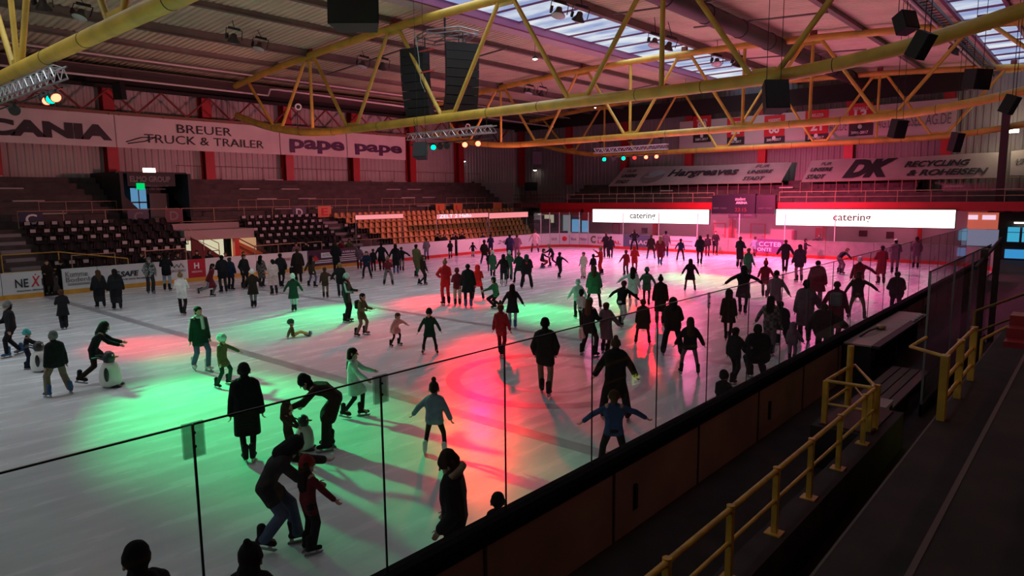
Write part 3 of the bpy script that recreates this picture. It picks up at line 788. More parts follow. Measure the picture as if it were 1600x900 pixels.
(bt, *_), _, _ = left_board(625, 714, label='pink-lit pale rink board between two dark gate openings', X=(PX(625), PX(712)), kick=KICKRED)
(bt, *_), _, _ = left_board(714, 760, label='pink-lit rink board with a grey shape, far left boards', X=(PX(716), PX(750)), kick=KICKRED)
(bt, *_), _, _ = left_board(750, 800, label='pink-lit rink board with small letters where the far corner begins', X=(PX(750), RX1 - RRAD), kick=KICKRED)
on_left(bt, '24', INKG, 778, 790, 0.65, 0.95, slant=0.2)
# curved far-left corner boards
cor = []
for k in range(7):
    a = R_(90 - 15 * k); cor.append((RX1 - RRAD + RRAD * math.cos(a), RY1 - RRAD + RRAD * math.sin(a)))
for k in range(6):
    am = R_(90 - 15 * k - 7.5)
    t, a, d, n = board_thing('rink_board', ['curved corner board nearest the long left boards', 'second curved corner board of the far left corner', 'third curved corner board below the far seats', 'corner board with a red dot', 'corner board with the first half of a faint script', 'corner board with the second half of a faint script'][k],
                             cor[k], cor[k + 1], (-math.cos(am), -math.sin(am)), kick=KICKRED)
    if k == 3: MB().lathe([(0.22, 0), (0.22, 0.012)], n=20).xform(Matrix.Translation((a + d * .45 + n * .0 + Vector((0, 0, .75)))) @ n.to_track_quat('Z', 'Y').to_matrix().to_4x4()).obj('red_dot', INKR, t)
    if k == 5: text('Muller', INKG, a + d * 0.05 + n * 0.002 + Vector((0, 0, 0.6)), d, ZU, .75, 0.26, 'advert_lettering', t, slant=.2)
    if k in (2, 4):
        text(['BAUR', 'Best'][k // 4], INKG, a + d * 0.15 + n * 0.002 + Vector((0, 0, 0.6)), d, ZU, .5, 0.26, 'advert_lettering', t)
# end boards, left to right in the picture = decreasing y
EX = RX1
def end_board(y0, y1, label, face=BOARDW, kick=KICKRED):
    t, a, d, n = board_thing('rink_board', label, (EX, y0), (EX, y1), (-1, 0), face=face, kick=kick)
    return t
def on_end(t, body, m, y0, y1, z0, z1, **k):
    return text(body, m, (EX - 0.012, y0, z0), ENDR, ZU, abs(y0 - y1), z1 - z0, k.pop('name', 'advert_lettering'), t, **k)
YE = lambda px: at_x(px, 378, EX).y
GREYBLUE = mat('grey blue advert face', (0.10, 0.13, 0.19), 0.4)
GREYW = mat('worn grey board', (0.24, 0.22, 0.20), 0.5, 0, 0.2, 2)
PURP = mat('purple advert face', (0.13, 0.05, 0.17), 0.4)
y7 = RY1 - RRAD
t = end_board(y7, YE(974), 'end board with a green letter C and red lettering')
on_end(t, 'C', mat('green ink', (0.10, 0.16, 0.05), 0.6), YE(923), YE(931), 0.4, 1.05, bold=0.04); on_end(t, 'DUIS', INKG, YE(934), YE(948), 0.8, 1.0); on_end(t, 'LIBERAL', INKR, YE(934), YE(970), 0.4, 0.68, bold=0.02)
t = end_board(YE(974), YE(1016), 'grey blue end board with white letters', GREYBLUE)
on_end(t, 'IEBAG', INKW, YE(984), YE(1013), 0.45, 0.8, bold=0.02)
t = end_board(YE(1016), YE(1088), 'pink-lit end board with two framed rows, behind the far skaters')
for z in (0.5, 0.85): MB().box(EX - .02, EX - .01, YE(1082), YE(1046), z, z + .04).obj('frame_line', INKR, t)
t = end_board(YE(1088), YE(1138), 'worn grey end board right of the pink framed board', GREYW)
t = end_board(YE(1138), YE(1180), 'worn grey-brown end board left of the purple board', GREYW)
t = end_board(YE(1180), YE(1224), 'purple end board with two rows of white letters', PURP)
on_end(t, 'CCTEB', INKW, YE(1186), YE(1221), 0.72, 1.05, bold=0.01); on_end(t, 'ONTE', INKW, YE(1184), YE(1206), 0.35, 0.62, bold=0.01)
t = end_board(YE(1224), YE(1290), 'plain grey-brown end board right of the purple board', GREYW)
t = end_board(YE(1290), YE(1366), 'plain olive grey end board under the second bright screen', GREYW)
t = end_board(YE(1366), RY0 + RRAD, 'plain end board at the right, behind the glass', GREYW)
cor = []
for k in range(7):
    a = R_(0 - 15 * k); cor.append((RX1 - RRAD + RRAD * math.cos(a), RY0 + RRAD + RRAD * math.sin(a)))
for k in range(6):
    am = R_(-15 * k - 7.5)
    board_thing('rink_board', 'dim curved corner board of the far right corner behind the glass', cor[k], cor[k + 1], (-math.cos(am), -math.sin(am)), face=GREYW, kick=KICKRED, group='far right corner boards')
# protective glass with slim posts on the far boards
def glass_run(p, q, nrm, label, h0=1.24, h1=3.1, group='far protective glass'):
    p = Vector((*p, 0)); q = Vector((*q, 0)); d = q - p; ln = d.length; d.normalize(); n = Vector((*nrm, 0))
    t = thing('glass_panel', label, 'glass panel', (p + q) / 2 + Vector((0, 0, h0)), 0, group)
    MB().obox((p + q) / 2 - n * .06 + Vector((0, 0, (h0 + h1) / 2)), d * (ln / 2 - .03), n * .006, Vector((0, 0, (h1 - h0) / 2))).obj('pane', FARGLASS, t)
    MB().obox(q - n * .06 + Vector((0, 0, (h0 + h1) / 2)), d * .025, n * .03, Vector((0, 0, (h1 - h0) / 2))).obj('post', WHITEPIPE, t)
ys = [y7, 31.2, 27.8, 24.4, 21.0, 17.6, 14.2]
for k in range(6):
    glass_run((EX, ys[k]), (EX, ys[k + 1]), (-1, 0), ['end glass pane in front of the blue window', 'end glass pane below the left bright screen', 'end glass pane under the right half of the left bright screen', 'end glass pane below the scoreboard', 'end glass pane right below the scoreboard edge', 'end glass pane under the left half of the right bright screen'][k])
for k in range(6):
    a0, a1 = R_(90 - 15 * k), R_(75 - 15 * k); am = (a0 + a1) / 2
    cx, cy = RX1 - RRAD, RY1 - RRAD
    glass_run((cx + RRAD * math.cos(a0), cy + RRAD * math.sin(a0)), (cx + RRAD * math.cos(a1), cy + RRAD * math.sin(a1)), (-math.cos(am), -math.sin(am)),
              'curved-corner glass pane, ' + ['next to the long left boards', 'second around the corner', 'third around the corner', 'fourth around the corner', 'left of the lit doorway', 'before the lit doorway'][k])

# ------------------------------------------------------------------ left stand
SX0, SX1 = WX0, 56.5
def low_tread(i): return 40.9 + 0.76 * i, 0.62 + 0.40 * i      # (front edge y, tread z)
VOM = (18.6, 23.2)            # gap of the stair opening
def terrace(x0, x1):
    mb = MB()
    mb.box(x0, x1, 40.6, 46.4, -0.05, 0.20)
    for i in range(6):
        y, z = low_tread(i); mb.box(x0, x1, y, 46.4, z - 0.41, z)
    return mb
UP0 = (46.4, 3.05)
struct(terrace(SX0, VOM[0]).obj('floor_stand_left', CONCSTAND)); struct(terrace(VOM[1], SX1).obj('floor_stand_right', CONCSTAND))
mb = MB().box(SX0, SX1, 45.6, 46.6, 2.62, 3.0)
for i in range(8):
    y = 46.6 + 0.62 * i; z = 3.0 + 0.38 * (i + 1)
    for x0, x1 in ((SX0, 16.6), (20.6, 53.5)): mb.box(x0, x1, y, 51.9, z - 0.39, z)
struct(mb.obj('floor_terrace_left', CONCSTAND))
# pale plank benches at the terrace aisles
k = 0
BL = []
for x in (12.2, 27.5, 31.0, 41.5, 44.0):
    for i in (1, 3, 5, 7):
        y = 46.6 + 0.62 * i; z = 3.0 + 0.38 * (i + 1); BL.append((x - i * 0.35, y, z))
for x, y, z in BL:
    tag(MB().box(x, x + 1.6, y + .02, y + .3, z + .001, z + .08).obj('stair_step', BENCHW), 'pale plank step in a stairway of the upper far terrace', 'step', 'pale steps of the far terrace')
# low steps in the lower stand aisles
def aisle(x, n, lab, grp, dx):
    for i in range(n):
        y, z = low_tread(i)
        tag(MB().box(x + dx * i, x + dx * i + 1.3, y + .01, y + .34, z + .001, z + .17).obj('stair_step', mat('grey aisle step', (0.24, 0.22, 0.24), 0.7)), lab, 'step', grp)
aisle(29.6, 6, 'grey step of the aisle between dark and yellow seats', 'aisle steps right', 0.0)
aisle(9.2, 6, 'grey step of the aisle left of the dark seats', 'aisle steps left', 0.0)

# rails ---------------------------------------------------------------
RAILP = mat('reddish rail', (0.42, 0.24, 0.16), 0.45)
def railing(name, label, pts, post_step, h, m, r=0.025, mids=(0.5,), group=None, post_r=None):
    """handrail following the base points pts"""
    base = [Vector(p) for p in pts]
    t = thing(name, label, 'railing', base[0], 0, group)
    up = Vector((0, 0, h))
    MB().tube([p + up for p in base], r, 8).obj('top_rail', m, t, True)
    for f in mids: MB().tube([p + up * f for p in base], r * .85, 8).obj('mid_rail', m, t, True)
    for i in range(len(base) - 1):
        d = base[i + 1] - base[i]; n = max(1, round(d.length / post_step))
        for k in range(n + (1 if i == len(base) - 2 else 0)):
            p = base[i] + d * (k / n); MB().tube([p, p + up], post_r or r, 8).obj('post', m, t, True)
    return t
railing('guard_rail', 'long reddish rail between lower seats and upper terrace, left of the portal', [(at_y(28, 340, 45.7).x, 45.7, 3.0), (19.5, 45.7, 3.0)], 2.1, 0.98, RAILP, mids=(0.12,))
railing('guard_rail', 'long reddish rail above the dark and yellow seats, right of the portal', [(19.6, 45.7, 3.0), (54.0, 45.7, 3.0)], 2.1, 0.98, RAILP, mids=(0.12,))
for x0, x1, lab in ((12.2, 16.4, 'at the left above the C sign'), (24.5, 28.6, 'left of the D sign steps'), (30.3, 35.2, 'above the yellow seats'), (37.5, 41.2, 'middle of the upper terrace'), (45.2, 50.5, 'right part of the upper terrace')):
    railing('crowd_barrier', 'reddish crowd barrier standing on the upper terrace, ' + lab, [(x0, 47.6, 3.4), (x1, 47.6, 3.4)], 1.3, 1.1, RAILP, 0.02, mids=())
railing('wall_rail', 'thin dark rail along the wall at the top of the far terrace', [(22, 51.6, 6.04), (54, 51.6, 6.04)], 1.7, 1.0, RUST, 0.02, mids=())
railing('front_rail', 'pale rail in front of the dark seats, left piece', [(at_y(112, 385, 40.5).x, 40.7, 0.2), (at_y(180, 380, 40.5).x, 40.7, 0.2)], 1.9, 1.5, RAILP, 0.03)
railing('front_rail', 'pale rail in front of the dark seats, piece left of the lit stair', [(at_y(228, 385, 40.5).x, 40.7, 0.2), (at_y(292, 380, 40.5).x, 40.7, 0.2)], 2.2, 1.5, RAILP, 0.03)
railing('front_rail', 'pale rail in front of the dark seats, piece right of the lit stair', [(at_y(400, 385, 40.5).x, 40.7, 0.2), (at_y(505, 375, 40.5).x, 40.7, 0.2)], 1.5, 1.4, RAILP, 0.03)
railing('front_rail', 'pale rail in front of the yellow seats', [(at_y(540, 375, 40.5).x, 40.7, 0.2), (47.5, 40.7, 0.2)], 2.4, 1.35, RAILP, 0.025, mids=())
railing('stair_rail', 'curved yellow hand rail of the little stair behind the gate', [(8.6, 40.4, 0.2), (11.0, 40.4, 0.2), (13.9, 39.4, -0.3)], 2.4, 1.75, YELRAIL, 0.03)

# seats ---------------------------------------------------------------
def make_seat(m, name, label, flap=None):
    mb = MB()
    mb.box(-0.21, 0.21, 0.10, 0.48, 0.38, 0.43)
    mb.box(-0.20, 0.20, 0.10, 0.13, 0.34, 0.40)
    t = bpy.data.objects.new(name, None); COL.objects.link(t); tag(t, label, 'seat')
    pan = MB().prism([(-0.21, 0.06, 0.40), (0.21, 0.06, 0.40), (0.22, 0.46, 0.36), (-0.22, 0.46, 0.36)], (0, 0, 0.05))
    pan.obj('seat_pan', m, t, local=True)
    vs = []; fs = []
    n = 7
    for j, (z, y) in enumerate(((0.38, 0.44), (0.55, 0.49), (0.72, 0.53), (0.80, 0.54))):
        hw = 0.22 if j < 2 else (0.21 if j == 2 else 0.15)
        for k in range(n):
            u = -1 + 2 * k / (n - 1); vs.append((u * hw, y - 0.09 * u * u, z))
    for j in range(3):
        for k in range(n - 1): fs.append((j * n + k, j * n + k + 1, (j + 1) * n + k + 1, (j + 1) * n + k))
    L = len(vs); vs += [(x, y + 0.035, z) for x, y, z in vs]; fs += [tuple(L + i for i in f[::-1]) for f in fs]
    rim = list(range(n)) + [n * j + n - 1 for j in range(1, 4)] + [3 * n + k for k in range(n - 2, -1, -1)] + [n * j for j in range(2, 0, -1)]
    for i in range(len(rim)):
        a, b = rim[i], rim[(i + 1) % len(rim)]; fs.append((a, a + L, b + L, b))
    MB().add(vs, fs).obj('backrest', m, t, True, local=True)
    MB().box(-0.03, 0.03, 0.3, 0.5, 0.0, 0.37).obj('bracket', BLACK, t, local=True)
    if flap:
        MB().box(-0.13, 0.13, 0.385, 0.405, 0.60, 0.78).xform(Matrix.Rotation(R_(0), 4, 'X')).obj('number_plate', flap, t, local=True)
    return t
ROW = ['front', 'second', 'third', 'fourth', 'fifth', 'top']
sy = make_seat(SEATY, 'bucket_seat', 'yellow bucket seat'); sd = make_seat(SEATB, 'folding_seat', 'dark seat', mat('seat number plate', (0.42, 0.40, 0.40), 0.6))
sd2 = make_seat(SEATB, 'folding_seat', 'dark seat')
first = {'y': True, 'd': True, 'p': True}
def put(src, key, x, i, label, grp):
    y, z = low_tread(i)
    if first[key]:
        src.location = (x, y + .12, z); src['label'] = label; src['group'] = grp; first[key] = False
    else: copy_thing(src, (x, y + .12, z), 0, label, grp)
for i in range(6):
    x = 31.2 + 0.0 * i
    x0 = 33.8 - 0.52 * i
    x = x0; lim = 50.6 + 0.3 * i
    while x < lim:
        put(sy, 'y', x, i, f'yellow bucket seat in the {ROW[i]} row right of the dark block', f'yellow seats, {ROW[i]} row'); x += 0.56
for i in range(4):
    x = 6.0 + 0.1 * i
    while x < 8.6 - 0.1 * i:
        put(sy, 'y', x, i, f'yellow bucket seat at the left picture edge, {ROW[i]} row', f'yellow seats left, {ROW[i]} row'); x += 0.6
for i in range(6):
    x = 11.2 - 0.05 * i
    while x < 18.4:
        plate = (i == 5 and x < 15) or (i == 4 and x < 16) or (i == 3 and x < 15.4 and int(x * 3) % 4) or (i == 2 and 15 < x) or (i == 1 and x > 13.2) or (i == 0 and x < 12.6)
        put(sd if plate else sd2, 'd' if plate else 'p', x, i, f'dark seat {"with white number plate " if plate else ""}in the {ROW[i]} row, block left of the lit stair', f'dark seats left block, {ROW[i]} row{" with plates" if plate else ""}'); x += 0.66
for i in range(6):
    x = 23.6
    while x < 29.4:
        plate = i > 1 or (i == 1 and x < 25) or (i == 0 and x > 25.5)
        put(sd if plate else sd2, 'd' if plate else 'p', x, i, f'dark seat {"with white number plate " if plate else ""}in the {ROW[i]} row, block right of the lit stair', f'dark seats right block, {ROW[i]} row{" with plates" if plate else ""}'); x += 0.62
for i in range(1, 6):
    x = 31.2 ; 
    if i < 4:
        put(sd, 'd', 30.95, i, f'last dark seat of the {ROW[i]} row beside the aisle', 'aisle seats')

# block signs on the rail
def block_sign(px0, px1, py0, py1, ch, face, ink, label):
    a = at_y(px0, py1, 45.6); b = at_y(px1, py0, 45.6)
    t = thing('block_sign', label, 'sign', ((a.x + b.x) / 2, 45.6, a.z))
    MB().box(a.x, b.x, 45.60, 45.64, 3.12, 3.95).obj('sign_plate', face, t)
    if ch: text(ch, ink, ((a.x + b.x) / 2 - .28, 45.595, 3.24), XR, ZU, 0.56, 0.58, 'sign_letter', t, bold=0.02)
block_sign(30, 66, 328, 342, 'C', NAVY, INKW, 'dark blue sign with a white C at the left end of the rail')
block_sign(200, 232, 326, 339, 'C', NAVY, INKG, 'dark blue sign with a C below the portal')
block_sign(258, 285, 326, 339, 'D', mat('maroon sign', (0.10, 0.02, 0.03), 0.5), INKG, 'dim maroon sign with a D right of the portal')
block_sign(457, 478, 322, 334, 'D', NAVY, INKW, 'purple-lit dark blue sign with a white D')
block_sign(497, 517, 321, 332, 'E', ORANGE, INKR, 'orange sign at the start of the yellow seats')
block_sign(681, 695, 319, 328, 'L', ORANGE, INKR, 'left of two small red-lit signs above the yellow seats')
block_sign(709, 722, 319, 328, 'L', ORANGE, INKR, 'right of two small red-lit signs above the yellow seats')
block_sign(771, 784, 318, 326, '', ORANGE, INKR, 'small red-lit sign at the far right end of the rail')

# stair opening with lit corridor
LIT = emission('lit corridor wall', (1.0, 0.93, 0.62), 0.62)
ORW = mat('orange stair wall', (0.55, 0.16, 0.05), 0.6)
struct(MB().box(VOM[0], VOM[1], 45.2, 46.4, 2.1, 3.0).box(VOM[0], VOM[1], 43.2, 45.4, 2.0, 2.62).obj('wall_stair_top', mat('pale stair fascia', (0.34, 0.27, 0.27), 0.7)))
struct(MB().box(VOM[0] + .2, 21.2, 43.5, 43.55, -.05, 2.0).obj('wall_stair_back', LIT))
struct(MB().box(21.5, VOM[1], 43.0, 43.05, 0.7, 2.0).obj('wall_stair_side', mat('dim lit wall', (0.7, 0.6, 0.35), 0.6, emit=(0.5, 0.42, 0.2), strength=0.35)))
struct(MB().prism([(21.4, 42.2, -.05), (VOM[1] + .8, 42.2, -.05), (VOM[1] + .8, 42.2, 0.6), (21.4, 42.2, 1.9)], (0, .1, 0)).obj('wall_stair_cheek', ORW))
tag(MB().box(21.15, 21.45, 41.9, 42.2, -.05, 2.05).obj('door_post', mat('bright red post', (0.6, 0.05, 0.03), 0.5)), 'bright red post beside the lit stair opening', 'post')
struct(MB().prism([(VOM[0], 42.4, 0.2), (VOM[0] + .05, 42.4, 2.3), (20.4, 42.4, 1.0), (20.6, 42.4, 0.2)], (0, .1, 0)).obj('wall_stair_left', mat('dark red cheek', (0.12, 0.02, 0.02), 0.7)))
railing('stair_rail', 'dark bent hand rail in front of the lit corridor', [(19.7, 42.9, -.05), (20.6, 42.9, -.05)], 0.9, 1.35, FRAME, 0.03)
railing('stair_rail', 'sloping brown hand rail right of the red post', [(21.5, 42.05, 1.1), (24.0, 42.05, -0.3)], 2.6, 0.95, RUST, 0.035)
railing('stair_rail', 'pale sloping hand rail left above the lit stair', [(VOM[0] - 0.2, 42.3, 1.9), (20.3, 42.3, 0.9)], 1.3, 0.9, RAILP, 0.025)
l = area('corridor_lamp', (20.2, 43.0, 1.9), (0, 0, 0), 1.5, 0.5, 40, (1, 0.9, 0.6))

# portal with sponsor sign
pa = at_y(195, 330, 47.2).x; pb = at_y(282, 330, 47.2).x
t = thing('sponsor_sign', 'dark sponsor sign with pale block letters over the portal', 'sign', ((pa + pb) / 2, 47.2, 5.2))
z1 = at_y(230, 271, 47.2).z; z0 = at_y(230, 291, 47.2).z
MB().box(pa + .3, pb - .2, 47.2, 47.3, z0, z1).obj('sign_plate', BLACK, t)
text('ELMO GROUP', INKG, (pa + .45, 47.19, z1 - .55), XR, ZU, (pb - pa) * .72, 0.38, 'sign_letters', t, bold=0.03)
text('TECHNOLOGIE & INNOVATION', INKG, (pa + .7, 47.19, z1 - .85), XR, ZU, (pb - pa) * .6, 0.12, 'sign_small_letters', t)
text('PARTNER DER ARENA', INKG, (pa + .7, 47.19, z1 - 1.05), XR, ZU, (pb - pa) * .55, 0.1, 'sign_small_letters', t)
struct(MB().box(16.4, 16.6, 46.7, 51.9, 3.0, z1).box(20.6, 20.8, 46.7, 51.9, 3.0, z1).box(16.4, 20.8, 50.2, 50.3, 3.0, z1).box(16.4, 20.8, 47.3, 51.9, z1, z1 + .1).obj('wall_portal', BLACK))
WBLUE = emission('blue daylight pane', (0.16, 0.42, 0.72), 0.62)
w = struct(MB().box(at_y(204, 300, 49).x, at_y(228, 300, 49).x, 49.0, 49.03, 3.3, at_y(215, 294, 49).z).obj('window_3', WBLUE))
MB().box(at_y(204, 300, 49).x, at_y(228, 300, 49).x, 48.95, 48.99, 4.35, 4.45).box(at_y(216, 300, 49).x - .03, at_y(216, 300, 49).x + .03, 48.95, 48.99, 3.3, at_y(215, 294, 49).z).obj('window_bars', FRAME, w)
struct(MB().prism([(16.6, 47.4, 3.0), (16.6, 47.4, 5.1), (18.5, 47.4, 3.0)], (0, .1, 0)).obj('wall_portal_cheek', BLACK))
dd = struct(MB().box(at_y(233, 300, 49.5).x, at_y(263, 300, 49.5).x, 49.5, 49.56, 3.0, 5.0).obj('door_1', mat('dim grey door', (0.13, 0.12, 0.11), 0.6)))
MB().box(at_y(257, 300, 49.5).x, at_y(258.5, 300, 49.5).x, 49.46, 49.5, 3.9, 4.1).obj('door_handle', STEEL, dd)
p = at_y(233, 266, 47.1)
t = thing('emergency_light', 'small lit box lamp above the sponsor sign of the portal', 'lamp', p)
MB().box(p.x - .42, p.x + .42, 47.1, 47.2, p.z - .16, p.z + .16).obj('lamp_box', STEEL, t); MB().box(p.x - .38, p.x + .38, 47.08, 47.099, p.z - .12, p.z + .12).obj('lamp_face', DL, t)
p = at_y(219, 285, 47.1)
t = thing('exit_sign', 'green lit sign hanging in front of the portal', 'sign', p)
MB().box(p.x - .24, p.x + .24, 47.05, 47.12, p.z - .45, p.z - .05).obj('sign_face', emission('green sign', (0.0, 0.75, 0.18), 0.9), t)
MB().tube([(p.x, 47.1, p.z - .05), (p.x, 47.2, p.z - .05)], .015, 5).obj('stem', BLACK, t)
for px, py, lab, m in ((725, 252, 'upper cool white wall lamp near the hall corner', DLW), (739, 286, 'lower cool white wall lamp near the hall corner', DLW)):
    p = at_y(px, py, 51.6)
    small_lamp(p, lab, m, 0.18, 0.3)
small_lamp(at_x(836, 266, 60.5), 'small square lit lamp on the dark end wall left of the gallery', DL, 0.2, 0.3)

# long banners on the left wall
BY = 49.76
def banner(px0, px1, label):
    x0, x1 = at_y(px0, 220, BY).x, at_y(px1, 220, BY).x
    t = thing('long_banner', label, 'banner', ((x0 + x1) / 2, BY, 8.05), 0, 'long banners on the left wall')
    # softly rippled cloth
    n = 24; vs = []; fs = []
    for i in range(n + 1):
        x = x0 + (x1 - x0) * i / n
        for j in range(5):
            z = 8.02 + (10.12 - 8.02) * j / 4; vs.append((x, BY + 0.03 * math.sin(x * 1.7 + j * .8), z))
    for i in range(n):
        for j in range(4): a = i * 5 + j; fs.append((a, a + 5, a + 6, a + 1))
    L = len(vs); vs += [(x, y + .012, z) for x, y, z in vs]; fs += [tuple(L + q for q in f[::-1]) for f in fs]
    MB().add(vs, fs).obj('cloth', BANNER, t, True)
    for k in range(5):
        x = x0 + .3 + (x1 - x0 - .6) * k / 4; MB().tube([(x, BY, 10.1), (x, BY + .11, 10.2)], 0.02, 5).obj('tie', BLACK, t)
    return t
def on_banner(t, body, m, px0, px1, z0, z1, **k):
    x0, x1 = at_y(px0, 215, BY).x, at_y(px1, 215, BY).x
    return text(body, m, (x0, BY - 0.045, z0), XR, ZU, x1 - x0, z1 - z0, 'banner_lettering', t, **k)
t = banner(-120, 181, 'white banner with large bold black letters at the left edge')
on_banner(t, 'SCANIA', INK, -62, 175, 8.42, 9.42, bold=0.06)
t = banner(182, 437, 'white banner with two rows of thin black lettering and a swoosh')
on_banner(t, 'BREUER', INK, 277, 362, 9.2, 9.78); on_banner(t, 'TRUCK & TRAILER', INK, 225, 411, 8.42, 9.0)
x = at_y(196, 215, BY).x
MB().tube([(x, BY - .05, 8.4), (x + 1.0, BY - .05, 8.75), (x + 1.9, BY - .05, 8.8)], 0.03, 5).tube([(x + .1, BY - .05, 8.3), (x + 1.2, BY - .05, 8.5), (x + 1.9, BY - .05, 8.8)], 0.03, 5).obj('swoosh_logo', INK, t)
t = banner(438, 541, 'white banner with the left of two rounded purple words')
on_banner(t, 'pape', INKP, 452, 537, 8.22, 9.3, bold=0.035)
t = banner(542, 633, 'white banner with the right of two rounded purple words')
on_banner(t, 'pape', INKP, 554, 627, 8.3, 9.25, bold=0.035)

# glowing panels on posts standing in for reflections before the far seats
for px0, px1, py0, py1, body, lab in ((555, 630, 333.5, 344, '', 'narrow glowing pink panel for a reflection before the yellow seats, left one'), (682, 763, 332, 343, 'ZELT 2 Hallo', 'glowing pink panel for a reflection with small writing before the yellow seats, middle one'), (764, 825, 330.5, 342, '', 'glowing pink panel for a reflection at the right end of the yellow seats')):
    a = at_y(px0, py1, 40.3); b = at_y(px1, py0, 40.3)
    t = thing('lit_panel', lab, 'screen', ((a.x + b.x) / 2, 40.3, a.z), 0, 'reflection panels before the yellow seats')
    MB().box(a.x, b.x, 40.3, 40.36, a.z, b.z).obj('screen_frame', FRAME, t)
    MB().box(a.x + .03, b.x - .03, 40.28, 40.299, a.z + .03, b.z - .03).obj('screen_face', emission('pink reflection', (1.0, 0.30, 0.33), 0.95), t)
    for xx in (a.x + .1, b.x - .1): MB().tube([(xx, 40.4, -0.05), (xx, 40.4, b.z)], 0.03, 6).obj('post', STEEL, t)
    if body: text(body, emission('white reflected letters', (0.9, 0.85, 1.0), 1.3), (a.x + .3, 40.275, a.z + .1), XR, ZU, (b.x - a.x) * .6, 0.28, 'screen_lettering', t)

# ------------------------------------------------------------------ end gallery
GX = 54.2
YG = lambda px, py=335: at_x(px, py, GX).y
ZG = lambda px, py: at_x(px, py, GX).z
y_l, y_r = YG(845), -2.0
struct(MB().box(GX, 61, y_r, 50.5, 3.40, 3.86).obj('floor_gallery', mat('gallery slab', (0.16, 0.05, 0.05), 0.7)))
struct(MB().box(GX - .06, GX, y_r, y_l, 3.30, 3.90).obj('trim_5', REDBAND))
struct(MB().box(GX - .05, GX, YG(912), y_l, 2.72, 3.30).obj('trim_6', mat('dark red fascia', (0.36, 0.008, 0.016), 0.5)))
struct(MB().box(GX - .05, GX, YG(928), YG(908), 2.2, 3.30).obj('trim_7', REDBAND))
BACKX = 57.2
BACKW = mat('pale gallery back wall', (0.52, 0.46, 0.46), 0.7, 0, 0.08, 1)
struct(MB().box(BACKX, BACKX + .2, 6.3, 46, -.05, 3.4).obj('wall_gallery', BACKW))
YB = lambda px: at_x(px, 350, BACKX).y
ZB = lambda px, py: at_x(px, py, BACKX).z
# doors and windows under the gallery
def door(n, px0, px1, py0, m, label, frame=None):
    d = struct(MB().box(BACKX - .06, BACKX, YB(px1), YB(px0), -.05, ZB((px0 + px1) / 2, py0)).obj(f'door_{n}', m)); d['label'] = label
    a, b, z = YB(px1), YB(px0), ZB((px0 + px1) / 2, py0)
    if frame: MB().box(BACKX - .09, BACKX - .061, a - .1, a, -.05, z + .1).box(BACKX - .09, BACKX - .061, b, b + .1, -.05, z + .1).box(BACKX - .09, BACKX - .061, a - .1, b + .1, z, z + .1).obj('door_frame', frame, d)
    MB().box(BACKX - .12, BACKX - .061, a + .08, a + .14, 0.95, 1.1).obj('door_handle', STEEL, d)
    return d
DRED = mat('bright red door', (0.62, 0.03, 0.04), 0.5)
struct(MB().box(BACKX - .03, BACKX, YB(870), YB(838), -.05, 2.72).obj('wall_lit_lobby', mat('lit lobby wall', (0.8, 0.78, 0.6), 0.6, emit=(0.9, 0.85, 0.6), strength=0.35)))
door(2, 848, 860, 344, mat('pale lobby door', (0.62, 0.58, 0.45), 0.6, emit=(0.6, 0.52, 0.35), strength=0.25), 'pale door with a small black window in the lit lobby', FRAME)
struct(MB().box(BACKX - .5, BACKX - .02, YB(880), YB(870), -.05, 2.7).obj('wall_lobby_pier', mat('brown pier', (0.14, 0.11, 0.08), 0.7)))
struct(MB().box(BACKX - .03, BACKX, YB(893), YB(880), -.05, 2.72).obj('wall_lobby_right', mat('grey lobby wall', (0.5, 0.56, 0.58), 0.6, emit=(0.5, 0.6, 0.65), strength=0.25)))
w = struct(MB().box(BACKX - .05, BACKX - .01, YB(921), YB(894), 0.9, ZB(907, 343)).obj('window_4', WBLUE)); w['label'] = 'blue daylight window under the gallery'
MB().box(BACKX - .1, BACKX - .05, YB(909.5), YB(907.5), 0.9, ZB(907, 343)).box(BACKX - .1, BACKX - .05, YB(921), YB(894), 2.3, 2.36).box(BACKX - .1, BACKX - .05, YB(922.5), YB(921), 0.9, 2.75).box(BACKX - .1, BACKX - .05, YB(894), YB(892.5), 0.9, 2.75).obj('window_frame', FRAME, w)
door(3, 959, 968, 350, mat('dull pink door', (0.45, 0.2, 0.24), 0.6), 'pink-lit door under the left bright screen', INKR)
door(4, 1020, 1029, 350, DRED, 'bright red narrow door under the left bright screen')
door(5, 1117, 1133, 350, mat('pale pink door', (0.55, 0.4, 0.42), 0.6), 'pale door with dark red frame below the scoreboard', INKR)
door(6, 1139, 1149, 343, DRED, 'bright red door below the scoreboard')
door(7, 1175, 1195, 351, mat('grey shutter', (0.36, 0.33, 0.33), 0.6), 'grey shutter door right below the scoreboard', INKR)
door(8, 1275, 1287, 356, DRED, 'bright red door under the right bright screen')
door(9, 1238, 1246, 360, mat('dark red hatch', (0.3, 0.06, 0.1), 0.6), 'small dark red door left under the right bright screen')
for n, (px0, px1, py0, py1, nm) in enumerate(((1003, 1012, 356, 364, 'left'), (1343, 1356, 360, 369, 'middle'), (1386, 1398, 362, 372, 'right'))):
    t = struct(MB().box(BACKX - .05, BACKX, YB(px1), YB(px0), ZB(px0, py1), ZB(px0, py0)).obj(f'window_{6 + n}', mat('dark hatch', (0.10, 0.03, 0.05), 0.6))); t['label'] = 'small dark window under the gallery, ' + nm
for px in (1029, 1146, 1292, 1440):
    mb = MB().box(BACKX - .6, BACKX - .35, YB(px) - .12, YB(px) + .12, -.05, 3.4)
    tag(mb.obj('gallery_post', REDCOL), 'red post carrying the gallery, ' + {1029: 'under the left bright screen', 1146: 'below the scoreboard', 1292: 'left part under the right bright screen', 1440: 'right part under the right bright screen'}[px], 'post', 'gallery posts')
